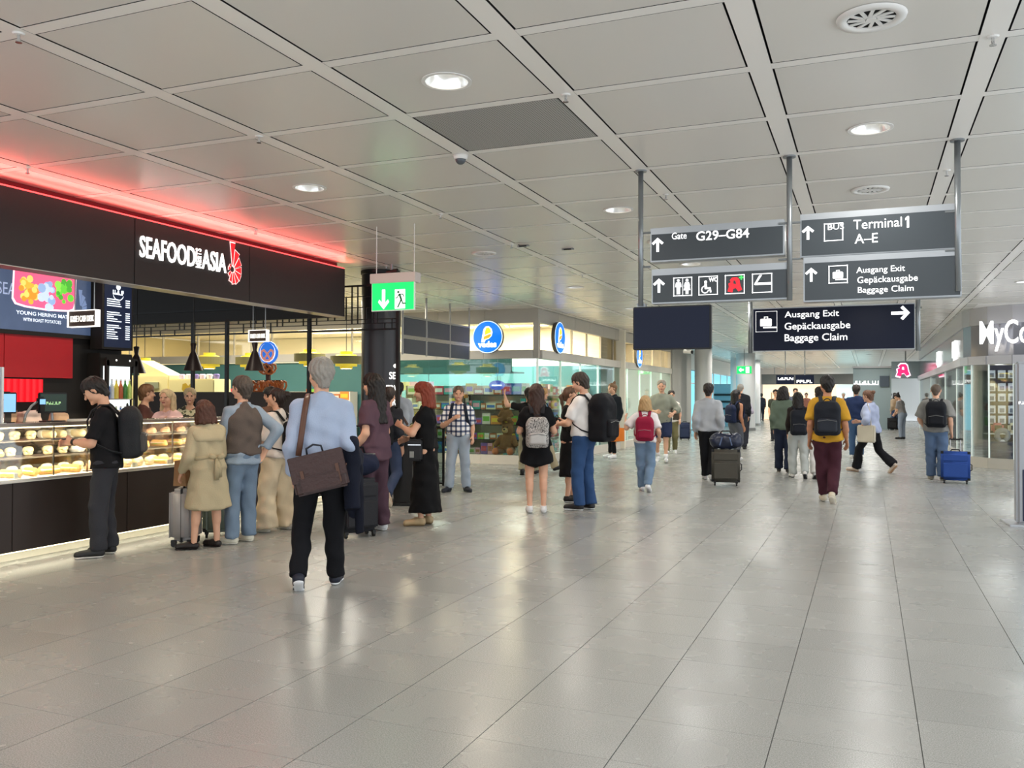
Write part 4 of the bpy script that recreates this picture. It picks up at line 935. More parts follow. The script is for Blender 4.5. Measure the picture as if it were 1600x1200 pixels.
# yellow kiosk boxes with hearts of crockery behind the stall
m_ky = mat('kiosk_yellow', '#e6dba6', .5, emit='#e8d890', estr=.1)
t = thing('snack_kiosk', 'pale yellow lit snack kiosk with sloping side behind the food counter', 'kiosk', (-13.2, 13.4, 0))
for x0, x1, z1, y in ((-2.5, -1.25, 1.86, 0), (-1.2, .5, 1.9, .1), (.6, 1.7, 1.82, 0)): MB().box(((x0+x1)/2, y, z1/2), (x1-x0, .5, z1)).build('body', m_ky, t, bevel=.02)
MB().add([(-.3, -.1, 1.9), (-.3, .3, 1.9), (-.3, .3, 2.2), (-.3, -.1, 2.2), (.45, -.1, 1.9), (.45, .3, 1.9)], [(0, 1, 2, 3), (0, 4, 5, 1), (3, 2, 5, 4), (0, 3, 4), (1, 5, 2)]).build('sloping_top', m_ky, t)
flat('heart_print', [(0, -.16), (.16, .02), (.14, .12), (.06, .14), (0, .08), (-.06, .14), (-.14, .12), (-.16, .02)], facing((1.1, -.26, 1.6)), mat('heart_gold', '#c9a83c', .5), t, .004)
flat('heart_print', [(0, -.16), (.16, .02), (.14, .12), (.06, .14), (0, .08), (-.06, .14), (-.14, .12), (-.16, .02)], facing((-1.9, -.26, 1.6)), mat('heart_gold', '#c9a83c', .5), t, .004)
MB().box((-.8, -.17, 1.62), (.1, .03, .2)).build('brown_sign', mat('kb', '#8d5636', .5), t); MB().box((.1, -.17, 1.7), (.34, .03, .12)).build('grey_sign', mat('kg', '#9aa08a', .5), t)
for i in range(6): 
    o = MB().lathe([(.001, 0), (.05, 0), (.065, .08), (.045, .1)], n=12).build('jar', mat('jar_'+str(i % 3), ['#d8c8ea', '#efe6f4', '#8c7fc0'][i % 3], .3)); o.location = (-12.5+i*.17, 13.4, 1.82)
    tag(o, 'small pale lilac jar standing on top of the yellow kiosk', 'jar', 'jars on the kiosk')
area((-13.2, 12.4, 3.2), (0, 0, 0), 3, .6, 90, (1, .9, .66), name='kiosk_light')
area((-10.0, 14.5, 3.35), (0, 0, 0), 2.5, .6, 190, (1, .94, .82), name='seating_light')
area((-13.5, 15.4, 3.35), (0, 0, 0), 3, .6, 150, (1, .94, .82), name='seating_light')
t = thing('glass_jar', 'round glass jar with orange filling on the stall rear ledge', 'jar', tuple(py_(341, 637, 11.7))); MB().lathe([(.001, 0), (.09, 0), (.11, .08), (.09, .18), (.07, .2)], n=20).build('glass', mat('jar_orange', '#d88a3c', .15, noise=.4, nscale=20), t, smooth=True); MB().lathe([(.001, .24), (.05, .235), (.075, .2), (.001, .2)], n=20).build('lid', m_chrome, t, smooth=True)
lg = boxo('rear_ledge', (-9.9, 11.75, .78), (3.4, .5, 1.56), mat('ledge_dark', '#3c332d', .6), bevel=.01); tag(lg, 'dark rear serving ledge behind the stall lattice', 'counter')
# teddy bears in the corner window
m_bear = mat('bear_plush', '#8a5d3a', .95, noise=.3, nscale=20, bump=.6, bscale=90); m_bear2 = mat('bear_light', '#c09a6a', .95, noise=.2, nscale=20)
def bear(loc, s, rz, lab):
    t = thing('teddy_bear', lab, 'toy', loc, rz)
    P = [cone((0, 0, .16), (0, 0, .26), .14, .11), cone((0, .02, .44), (0, .0, .46), .11)]
    for a in (-1, 1): P += [cone((a*.12, 0, .30), (a*.19, -.08, .18), .05), cone((a*.09, -.02, .08), (a*.14, -.2, .06), .07), cone((a*.08, .01, .55), (a*.085, .01, .56), .04)]
    P = [cone(np.array(p[1])*s, np.array(p[2])*s, p[3]*s, p[4]*s) for p in P]
    softobj('body', P, .022*s, m_bear, t, k=.03, fold=.006)
    softobj('muzzle', [cone(np.array((0, -.09, .43))*s, np.array((0, -.11, .43))*s, .05*s)], .015*s, m_bear2, t)
    for a in (-1, 1): MB().ball((a*.04*s, -.1*s, .49*s), .013*s, 8).build('eye', m_black, t)
    MB().ball((0, -.155*s, .45*s), .018*s, 8).build('nose', m_black, t)
bear((-7.5, 18.06, .2), 1.25, RAD(0), 'large brown teddy bear sitting lowest in the corner shop window'); bear((-7.55, 18.1, .92), .8, RAD(10), 'small brown teddy bear sitting on the big bear in the window'); bear((-7.0, 18.2, .2), 1.0, RAD(20), 'brown teddy bear sitting behind the big bear in the window')
p = py_(777, 602, VY+.2)
t = thing('oval_sign', 'small blue oval sign inside the corner shop window', 'sign', tuple(p)); MB().prism(circ(0, 0, .19, 28, ry=.11), 0, .03, facing((0, 0, 0))).build('plate', emis('oval_blue', '#3a56b8', .7), t); flat('stripe', [(-.12, -.015), (.12, -.015), (.12, .015), (-.12, .015)], facing((0, -.032, 0)), m_sl, t); MB().cyl((0, .02, 0), (0, .02, 1.6), .006, n=6).build('wire', m_grey, t)
t = thing('spinner_rack', 'tall grey spinner rack hung with colourful toys beside the window shelf', 'rack', (-8.75, 18.3, .0)); MB().cyl((0, 0, 0), (0, 0, 1.7), .03, n=10).build('pole', m_grey, t); MB().cyl((0, 0, 0), (0, 0, .03), .25, n=20).build('foot', m_grey, t)
rr = random.Random(8)
for i in range(28):
    a = i*2.4; z = .3+.047*i; MB().box((.15*math.cos(a), .15*math.sin(a), z), (.1, .03, .13), a+PI/2).build('hanging_toy', mat('toy_'+PCOL[i % 12], PCOL[(i*5) % 12], .5), t)
# long lit product hall behind on the far left is closed by the cream wall; promo picture board above the snack shop
t = thing('picture_board', 'lit board of colourful food pictures under the teal canopy', 'sign', tuple(py_(646, 603, 18.6)))
for i, c in enumerate(('#e0a890', '#d8c078', '#e8b0a0', '#90a8d8', '#e8c8d8')): MB().box((-.44+.22*i, 0, 0), (.21, .03, .2)).build('picture', emis('pic_'+c, c, .8), t)
MB().cyl((-.4, .03, 0), (-.4, .03, .75), .008, n=6).cyl((.4, .03, 0), (.4, .03, .75), .008, n=6).build('hanger', m_grey, t)

# ================================================================== RIGHT SHOP
RX, RY = 1.98, 21.2
RT = 3.425
rs = thing('accessory_shop_front', 'curved pale corner shop front with white lit lettering on the right', 'shop front', (0, 0, 0))
m_rf = mat('right_sheet', '#bdbcc0', .3, spec=.5)
path = [(RX, 40.0), (RX, 33.0), (RX, 27.0), (RX, 23.6), (RX, 21.9), (RX+.1, 21.35), (RX+.38, 20.9), (RX+.8, 20.6), (RX+1.5, 20.35), (RX+2.6, 20.15)]
def band(nm, z0, z1, th, m, off=0., a=0, b=None):
    P = path[a:b]
    for (x0, y0), (x1, y1) in zip(P, P[1:]):
        d = Vector((x1-x0, y1-y0)); L = d.length; n = Vector((-d.y, d.x))/L*-1  # outward
        MB().box(((x0+x1)/2+n.x*off, (y0+y1)/2+n.y*off, (z0+z1)/2), (L+.01, th, z1-z0), math.atan2(d.y, d.x)).build(nm, m, rs)
band('fascia_panel', 3.05, 3.425, .08, m_rf); band('sign_pane', 2.38, 3.05, .02, mat('sign_pane_grey', '#8e8f97', .12, metal=.4), -.0); band('ledge', 2.2, 2.38, .16, m_rf)
band('glass_pane', .22, 2.2, .012, glass('right_glass', '#f2f8fa', .2), 0, 0, 8); band('plinth', 0, .22, .08, mat('r_plinth', '#b4b0a6', .35), 0, 0, 8)
for x, y in path[:8]: MB().box((x, y, 1.2), (.03, .03, 2.0)).build('fin', mat('fin_white', '#e8efe9'), rs)
t = thing('shop_lettering', 'large white glowing letters on the right shop fascia, cut off by the photo edge', 'sign', (0, 0, 0))
a = py_(1533, 545, 20.55)
z0_, z1_ = py_(1560, 549, 20.6)[2], py_(1580, 500, 20.6)[2]; tfit('MyCo', 0, .93, z0_, z1_, facing((a[0], 20.7, 0), -20), emis('my_white', '#ffffff', 1.05), t, ext=.06, bold=.008)
for y, s, lab in ((23.2, 'MyC', 'small white glowing letters on the side fascia near the curved corner'), (28.5, 'MyC', 'small white glowing letters farther along the right side fascia')):
    t = thing('side_lettering', lab, 'sign', (0, 0, 0)); text(s, .55, facing((RX-.04, y+.9, 2.48), -90), emis('my_white', '#ffffff', 1.05), t, bold=.01, ext=.03, sx=.8)
# interior
boxo('wall_right_shop_back', (6.2, 30, 1.7), (.1, 20, 3.4), mat('r_wall', '#cfc6b4', .6), kind='structure'); boxo('wall_right_shop_end', (4.2, 32, 1.7), (4.4, .1, 3.4), mat('r_wall', '#cfc6b4'), kind='structure')
boxo('wall_right_far', (RX+.6, 44, 1.7), (.1, 8, 3.4), mat('peach_wall', '#e8c8a4', .5), kind='structure')
boxo('wall_right_shop_ceiling', (4.2, 30, 3.44), (4.2, 19.5, .03), m_white, kind='structure')
for y in (22.3, 25, 28): area((3.6, y, 3.35), (0, 0, 0), 1.2, .4, 130, (1, .97, .93), name='right_shop_light')
# pegboard of boxed phone accessories
pg = thing('accessory_wall', 'dark pegboard wall of packaged accessories beside the totem', 'display wall', (3.05, 21.5, 0), RAD(8)); m_peg = mat('pegboard', '#3d3644', .6)
MB().box((0, .05, 1.1), (1.5, .06, 2.2)).build('board', m_peg, pg); MB().box((0, -.12, .28), (1.5, .4, .56)).build('base_unit', mat('r_navy', '#222a42', .5), pg); MB().box((0, -.1, .72), (1.5, .36, .02)).build('ledge', m_white, pg)
pkm = [(MB().box((0, 0, 0), (.15, .02, .17)).mesh('packet', mat('packet_white', '#e6e8ea', .4)), MB().box((0, -.012, -.02), (.09, .004, .09)).mesh('picture', mat('packet_grey', '#7b7f88', .4)), MB().cyl((0, 0, .09), (0, .06, .09), .005, n=6).mesh('hook', m_chrome))]
R = Matrix.Rotation(RAD(8), 4, 'Z')
for r_, z in enumerate((2.0, 1.72, 1.5, 1.24, 1.02)):
    for c in range(7):
        p = Vector((3.05, 21.5, 0))+R @ Vector((-.6+.2*c, -.045, z)); t = thing('accessory_packet', 'white hanging accessory packet in row %s of the pegboard' % ['one', 'two', 'three', 'four', 'five'][r_], 'packet', p, RAD(8), 'hanging packets, row %s' % ['one', 'two', 'three', 'four', 'five'][r_])
        for n_, me in zip(('packet', 'picture', 'hook'), pkm[0]): link(n_, me, t)
for i, (x, c, lab) in enumerate(((-.52, '#c86a6e', 'red rounded headphone case on the accessory wall'), (-.2, '#e6dcb8', 'cream rounded headphone case on the accessory wall'), (.12, '#5a6a8a', 'blue rounded headphone case on the accessory wall'))):
    p = Vector((3.05, 21.5, 0))+R @ Vector((x, -.16, .735)); t = thing('headphone_case', lab, 'case', p, RAD(8)); MB().box((0, 0, .11), (.24, .14, .22)).build('shell', mat('hc_'+c, c, .4), t, bevel=.05, seg=3); MB().box((0, -.072, .12), (.14, .01, .1)).build('window', m_black, t, bevel=.004)
for i, x in enumerate((-.45, .05, .5)):
    p = Vector((3.05, 21.5, 0))+R @ Vector((x, -.25, .0)); t = thing('travel_pillow', ['grey travel pillow at the left of the low ledge', 'grey travel pillow at the middle of the low ledge', 'grey travel pillow at the right of the low ledge'][i], 'pillow', (p.x, p.y, .56), RAD(8)); pts = [(math.cos(a_)*.11, 0, .13+math.sin(a_)*.11) for a_ in np.linspace(-.9, PI+.9, 9)]
    softobj('cushion', [cone(a_, b_, .05) for a_, b_ in zip(pts, pts[1:])], .02, fab('#8d8f92'), t); MB().box((0, 0, .02), (.1, .06, .04)).build('tag', m_white, t)
shelf((3.9, 23.5, 0), RAD(-90), 2.6, 2.0, 'pale shop shelf behind the right glass front', 'the shelf behind the right glass', 4, frame_c='#d8d2c4', pal=['#f2efe6', '#e8d8c8', '#49a8a0', '#4a78c0'])
m_cy = emis('cyan_strip', '#bfe8ee', 1.6)
for i in range(7):
    t = thing('light_column', 'vertical pale cyan light strip on the shop back wall', 'light', (3.2+.12*i, 26.5+.35*i, 0), group='cyan light strips in the right shop'); MB().box((0, 0, 1.25), (.08, .05, 1.7)).build('tube', m_cy, t); MB().box((0, .04, 1.2), (.12, .04, 2.4)).build('backing', m_white, t)

# ================================================================== INFO TOTEM at right edge
TP = pz(1592, 823)
tt = thing('info_totem', 'tall grey and navy information totem with lit cyan screen at the right edge', 'totem', (TP[0]+.44, TP[1]+.16, 0), RAD(4))
m_tg = mat('totem_grey', '#9b9ea2', .35, metal=.3); m_tn = mat('totem_navy', '#161d3a', .3)
MB().box((0, .1, .012), (1.1, .55, .024)).build('base_plate', mat('totem_base', '#b9bcbf', .3, metal=.6), tt, bevel=.005)
MB().box((0, 0, .97), (.92, .16, 1.9)).build('frame', m_tg, tt, bevel=.03, seg=3)
flat('navy_panel', [(-.40, .06), (.40, .06), (.40, .66), (-.40, .66)], facing((0, -.081, 0)), m_tn, tt, .004)
flat('screen', [(-.34, .74), (.34, .74), (.34, 1.82), (-.34, 1.82)], facing((0, -.081, 0)), emis('totem_screen', '#c4f0f2', 1.5), tt, .003)
flat('screen_blue', [(-.34, .74), (.34, .74), (.34, .93), (-.34, .93)], facing((0, -.085, 0)), emis('totem_blue', '#2a4ad8', 1.3), tt, .003)
m_ink = mat('totem_ink', '#2c3a44', .5)
marks(tt, .26, .05, 6, facing((-.16, -.086, 1.66)), m_ink); marks(tt, .26, .05, 6, facing((-.16, -.086, 1.58)), m_ink)
for i in range(7): flat('text_line', [(-.27, 1.45-.07*i), (.2-.03*(i % 3), 1.45-.07*i), (.2-.03*(i % 3), 1.462-.07*i), (-.27, 1.462-.07*i)], facing((0, -.086, 0)), mat('totem_line', '#8fb0b4', .5), tt, .001)
marks(tt, .08, .035, 3, facing((-.395, -.082, 1.42)), m_sl)

# ================================================================== FAR END OF THE HALL
m_fcol = mat('far_column', '#d2d6d8', .25)
for i, (u, r, Y, lab) in enumerate(((1099, .33, 34, 'white round column right of the dark monitor'), (1165, .42, 40, 'white round column behind the bald man'), (1148, .2, 44, 'slim white column behind the white columns'), (1080, .25, 46, 'slim white column far behind the vest man'), (1179, .3, 47, 'white round column below the green exit sign'))):
    p = py_(u, 640, Y); t = thing('hall_column', lab, 'column', (p[0], p[1], 0)); MB().lathe([(r, 0), (r, ZC)], n=32).build('shaft', m_fcol, t, smooth=True); MB().lathe([(r+.02, 0), (r+.02, .12), (r, .13)], n=32).build('foot_ring', m_grey, t)
FY = 61
boxo('wall_far_end', (-3, FY+.5, 1.7), (26, .1, 3.5), mat('far_wall', '#cfd0cf', .5), kind='structure')
def fbox(name, p0, p1, Y, m, lab, cat, th=.08, parent=None):
    a, b = py_(*p0, Y), py_(*p1, Y); b[2] = 0 if p1[1] > 640 else b[2]; t = thing(name, lab, cat, ((a[0]+b[0])/2, Y, b[2])); MB().box((0, 0, (a[2]-b[2])/2), (b[0]-a[0], th, a[2]-b[2])).build('panel', m, t); t['h'] = a[2]-b[2]; t['w'] = b[0]-a[0]; return t
m_blu = mat('blue_glass', '#7cc8dc', .2, emit='#7fd2e6', estr=1.0)
g = thing('blue_glass_wall', 'bright turquoise glass partition along the far left of the hall', 'glass wall', (-7.3, 0, 0))
for i in range(10):
    y0 = 35.6+i*2.3; boxo('pane', (0, y0+1.1, 1.36), (.03, 2.1, 2.6), m_blu, g); boxo('frame', (0, y0+2.25, 1.4), (.08, .08, 2.8), m_white, g); boxo('crossbar', (.01, y0+1.1, 2.1), (.05, 2.2, .05), m_white, g)
boxo('upper_band', (0, 47, 3.05), (.06, 23, .7), m_white, g)
for i, (u, lab) in enumerate(((1063, 'dark doorway left of the turquoise glass frames'), (1077, 'dark doorway beside the far white column'))):
    p = px_(u, 640, -7.2); t = thing('dark_doorway', lab, 'door', (-7.2, p[1], 0)); MB().box((0, 0, 1.15), (.05, .5, 2.3)).build('leaf', mat('door_dark', '#3a3430', .6), t); MB().box((0, 0, 2.33), (.06, .6, .06)).build('lintel', m_grey, t)
# far shop: peach light opening, sign band
t = fbox('far_shop_opening', (1192, 601), (1306, 660), 60, emis('peach_light', '#f4d8b4', 1.15), 'peach lit shop opening at the end of the hall', 'shop front')
for i in range(4): MB().box((-1.7+i*1.1, -.1, .9), (.06, .06, 1.8)).build('mullion', mat('peach_frame', '#c8a888', .5), t)
for i in range(5): MB().box((-1.6+i*.8, -.15, .5), (.5, .2, 1.0)).build('display', mat('far_disp%d' % i, ['#c86a7a', '#d8b890', '#b89878', '#d89a9a', '#e0c8a0'][i], .6), t)
fbox('far_shop_opening', (1307, 602), (1360, 660), 60, emis('cyan_light', '#c2ecee', 1.15), 'pale cyan lit shop opening at the right end of the hall', 'shop front')
t = fbox('far_sign_band', (1190, 585), (1360, 600), 59.6, mat('far_sign', '#6e6b66', .5), 'long grey sign band over the lit shops at the hall end', 'sign')
for a_ in (-2.5, 2.5): MB().cyl((a_, 0, t['h']), (a_, 0, ZC+.01-t.location.z), .03, n=8).build('hanger', m_grey, t)
t = fbox('far_banner', (1213, 586), (1241, 600), 30, m_navy, 'dark far hanging sign with white lettering above the boys', 'sign'); marks(t, .5, .09, 7, facing((.02, -.045, .13)), m_sl); MB().cyl((0, 0, t['h']), (0, 0, ZC-t.location.z), .02, n=8).build('rod', m_grey, t)
t = fbox('far_banner', (1243, 586), (1272, 600), 30, m_navy, 'dark far hanging sign right of the lettered one', 'sign'); marks(t, .5, .1, 5, facing((0, -.045, .03)), m_sl); MB().cyl((0, 0, t['h']), (0, 0, ZC-t.location.z), .02, n=8).build('rod', m_grey, t)
t = fbox('glass_booth', (1333, 575), (1393, 662), 44, mat('booth_panel', '#93a3a6', .3), 'grey glazed booth with sign lettering near the pharmacy sign', 'booth'); marks(t, 1.1, .2, 9, facing((-.25, -.05, t['h']*.72)), m_sl)
MB().box((0, -.06, t['h']+.03), (t['w']+.1, .2, .08)).build('cornice', m_rf, t); MB().box((t['w']*.32, -.08, t['h']*.78), (.4, .06, .5)).build('speaker_panel', mat('booth_dark', '#4a5560', .5), t)
p = py_(1411, 578, 40)
t = thing('pharmacy_sign', 'glowing pink pharmacy letter sign on the right far wall', 'sign', tuple(p)); MB().box((.1, .06, 0), (1.1, .1, .72)).build('box', mat('apo_box', '#8a9a9c', .4), t)
flat('letter_glow', [(x*5.2, y*5.2) for x, y in APO], facing((0, -.0, 0)), emis('apo_white', '#ffd6e4', 1.6), t, .01); flat('letter', [(x*4.3, y*4.3) for x, y in APO], facing((0, -.02, 0)), emis('apo_pink', '#e02868', 1.2), t, .01); flat('letter_gap', [(-.05, .02), (.05, 0), (.03, .12), (-.03, .13)], facing((0, -.035, 0)), emis('apo_white', '#ffd6e4', 1.6), t, .01); MB().cyl((.1, .06, .36), (.1, .06, ZC-p[2]), .03, n=8).build('hanger', m_grey, t)
for u, v, Y, lab in ((1163, 578, 36, 'far green emergency exit sign in front of the white columns'), (900, 449, 0, '')):
    if not Y: continue
    p = py_(u, v, Y); t = thing('exit_sign', lab, 'exit sign', tuple(p)); MB().box((0, 0, 0), (.62, .06, .34)).build('case', m_fr, t); flat('green_field', [(-.29, -.15), (.29, -.15), (.29, .15), (-.29, .15)], facing((0, -.031, 0)), m_grn, t); flat('arrow', [(-.22, 0), (-.12, .09), (-.12, .03), (-.02, .03), (-.02, -.03), (-.12, -.03), (-.12, -.09)], facing((0, -.036, 0)), m_exw, t); flat('doorway', [(.06, -.12), (.2, -.12), (.2, .12), (.06, .12)], facing((0, -.036, 0)), m_exw, t); MB().cyl((0, 0, .17), (0, 0, ZC-p[2]), .015, n=8).build('rod', m_grey, t)
p = py_(1075, 549, 22)
t = thing('surveillance_camera', 'white bullet surveillance camera hanging below the dark monitor', 'camera', tuple(p)); MB().cyl((-.1, 0, 0), (.1, -.06, -.02), .05, n=12).build('body', m_white, t); MB().cyl((.1, -.06, -.02), (.13, -.07, -.023), .045, n=12).build('lens', m_black, t); MB().cyl((-.05, 0, .04), (-.05, 0, ZC-p[2]), .02, n=8).build('mount', m_white, t)
p = py_(1022, 620, 33)
boxo('wall_far_left', (VX-.6, 33.4, 1.72), (1.3, 3.6, 3.4), mat('far_left_wall', '#a9a9a4', .5), kind='structure')
# cool shelf unit far behind the bald man
t = fbox('far_counter', (1112, 600), (1150, 655), 45, mat('far_counter', '#8fb6c6', .5), 'blue-grey far counter with dark shelves between the white columns', 'counter')
for i in range(3): MB().box((0, -.08, .9+i*.35), (1.1, .1, .1)).build('shelf', m_black, t)

# ================================================================== PEOPLE
V3 = lambda *a: np.array(a, float)
def nrm(v): return v/(np.linalg.norm(v)+1e-9)
def ik(a, t, l1, l2, pole):
    d = t-a; L = np.linalg.norm(d); L = min(max(L, abs(l1-l2)+.01), (l1+l2)*.999); d = nrm(d)
    c = (l1*l1+L*L-l2*l2)/(2*L); h = math.sqrt(max(0, l1*l1-c*c)); p = pole-d*(pole@d); p = nrm(p)
    return a+d*c+p*h, a+d*L
def rotz(v, a): c, s = math.cos(a), math.sin(a); return V3(v[0]*c-v[1]*s, v[0]*s+v[1]*c, v[2])
SKIN = {'light': '#d9a98c', 'pale': '#e2b8a0', 'tan': '#b98262', 'dark': '#7a4e38'}
m_eye = mat('eye_dark', '#2a1d18', .3)
def head_mesh(hs, res, skin):
    P = [cone((0, -.025, .03), (0, .018, .034), .077), cone((0, .03, .0), (0, .042, -.068), .06, .038), cone((-.022, .02, -.05), (.022, .02, -.05), .045), cone((0, .093, .002), (0, .108, -.026), .008, .012),
         cone((-.03, .083, .026), (.03, .083, .026), .011), cone((-.016, .084, -.058), (.016, .084, -.058), .008), cone((0, .078, -.088), (0, .08, -.09), .016)]
    for s in (-1, 1): P += [cone((s*.078, -.005, .012), (s*.08, -.008, -.022), .012, .009), cone((s*.032, .079, .011), (s*.032, .08, .011), .012), cone((s*.045, .055, -.02), (s*.04, .06, -.03), .028)]
    P = [cone(p[1]*hs, p[2]*hs, p[3]*hs, p[4]*hs) for p in P]
    P.append(cone(V3(0, -.02, -.045)*hs, V3(0, -.018, -.1)*hs, .05*hs, .05*hs))
    v, f = soft(P, res, k=.016*hs)
    c = v[f].mean(1)/hs; sl = np.zeros(len(f), int)
    for s in (-1, 1): sl[(np.abs(c[:, 0]-s*.032) < .014) & (np.abs(c[:, 2]-.011) < .0075) & (c[:, 1] > .074)] = 1
    sl[(np.abs(c[:, 0]) < .022) & (np.abs(c[:, 2]+.058) < .008) & (c[:, 1] > .07)] = 2
    return v, f, sl
def hair_prims(style):
    P = [cone((0, -.03, .032), (0, .016, .042), .088), cone((0, -.045, 0), (0, -.058, -.06), .062, .046)]; extra = []
    if style == 'buzz': P = [cone((0, -.027, .032), (0, .014, .036), .0815), cone((0, -.04, 0), (0, -.05, -.045), .058, .045)]
    if style == 'crop': P += [cone((0, .035, .08), (0, -.03, .09), .05), cone((-.03, 0, .075), (.03, 0, .075), .055)]
    if style in ('bob', 'long', 'mid'):
        L = {'bob': -.15, 'mid': -.2, 'long': -.42}[style]; w = 1.25 if style == 'bob' else 1.
        extra = [cone((-.035, -.055, .02), (-.055*w, -.075, L), .062, .045, 0, 1), cone((.035, -.055, .02), (.055*w, -.075, L), .062, .045, 0, 1), cone((0, -.07, .02), (0, -.09, L), .058, .05, 0, 1)]
        for s in (-1, 1): extra.append(cone((s*.07, -.01, .03), (s*.082*w, -.015, max(L, -.2)), .03, .026, 0, 1))
    if style == 'bun': extra = [cone((0, -.1, .07), (0, -.115, .075), .04)]
    if style == 'topbun': extra = [cone((0, -.05, .125), (0, -.06, .14), .034)]
    if style == 'pony': extra = [cone((0, -.1, .02), (0, -.14, -.03), .03), cone((0, -.14, -.03), (0, -.12, -.2), .032, .015)]
    return P, extra
def hair_mesh(style, hs, res):
    P, ex = hair_prims(style)
    sc = lambda p: cone(p[1]*hs, p[2]*hs, p[3]*hs, p[4]*hs, p[5], p[6])
    amp = .0016 if style == 'buzz' else .0042
    def strands(V, X, Y, Z):
        a = np.arctan2(X, -Y-.02); return V+amp*hs*(np.sin(13*a+4*np.sin(24*Z)+9*Z)*.7+.6*np.sin(27*a+30*Z+3*np.sin(40*X))+.5*np.sin(75*X+60*Y)*np.sin(70*Z+30*Y))
    sub = [cone(V3(0, .09, -.015)*hs, V3(0, .1, -.1)*hs, .066*hs), cone(V3(0, .125, .04)*hs, V3(0, .13, .03)*hs, .055*hs)]
    if not ex or style in ('bun', 'topbun', 'pony'):
        for s in (-1, 1): sub += [cone(V3(s*.095, .012, .0)*hs, V3(s*.095, .0, -.06)*hs, .027*hs), cone(V3(s*.07, .06, -.03)*hs, V3(s*.07, .05, -.08)*hs, .035*hs), cone(V3(s*.085, .066, .012)*hs, V3(s*.085, .05, -.06)*hs, .036*hs)]
    out = [soft([sc(p) for p in P], res, k=.025*hs, subs=sub, cuts=[(V3(0, 0, -.085)*hs, (0, .1, -1))], mod=strands)]
    if ex: out.append(soft([sc(p) for p in ex], res, k=.03*hs, subs=[cone(V3(0, .09, .02)*hs, V3(0, .1, -.3)*hs, .07*hs)], cuts=[(V3(0, .04, 0)*hs, (0, 1, -.1))], mod=strands))
    return out
def hand_mesh(W, d, inward, s, res, curl=.5, side=1):
    d = nrm(d); n = nrm(inward-d*(inward@d)); u = np.cross(d, n)*side*1.0   # u: thumb side
    P = []; pr = lambda a, b, c: W+(d*a+u*b+n*c)*s
    for b in (-.028, -.009, .010, .026): P.append(cone(pr(-.015, b*.55, 0), pr(.085, b, 0), .017*s, .0135*s))
    fl = [(-.03, .060), (-.0105, .074), (.009, .079), (.028, .070)]
    for b, L in fl:
        a1 = curl*.8; a2 = curl*1.7
        p0 = V3(.085, b, 0); p1 = p0+V3(math.cos(a1)*L*.55, b*.08, math.sin(a1)*L*.55); p2 = p1+V3(math.cos(a2)*L*.5, 0, math.sin(a2)*L*.5)
        P += [cone(pr(*p0), pr(*p1), .0095*s, .009*s), cone(pr(*p1), pr(*p2), .009*s, .0075*s)]
    P += [cone(pr(.02, .025, .004), pr(.06, .052, .018), .013*s, .011*s), cone(pr(.06, .052, .018), pr(.092, .056, .03), .0105*s, .0085*s)]
    return soft(P, res, k=.006*s)
SHOES = {}
def shoe(col, sole, s, kind='sneaker'):
    k = (col, sole, round(s, 2), kind)
    if k not in SHOES:
        P = [cone(V3(0, -.05, .045)*s, V3(0, .03, .05)*s, .04*s), cone(V3(0, .03, .05)*s, V3(0, .145, .036)*s, .044*s, .034*s), cone(V3(.012, .1, .036)*s, V3(-.008, .15, .034)*s, .034*s)]
        if kind == 'sneaker': P.append(cone(V3(0, -.035, .05)*s, V3(0, -.04, .1)*s, .042*s, .045*s, 0, 1))
        z = .02*s
        up = softmesh('shoe', [soft(P, .009, k=.02, cuts=[((0, 0, z), (0, 0, -1))], fold=.0015)], mat('shoe_'+col, col, .5, noise=.1, nscale=20))
        so = softmesh('sole', [soft(P, .009, k=.02, infl=.005, cuts=[((0, 0, z), (0, 0, 1)), ((0, 0, 0), (0, 0, -1))])], mat('sole_'+sole, sole, .6))
        SHOES[k] = (up, so)
    return SHOES[k]
PEOPLE = {}
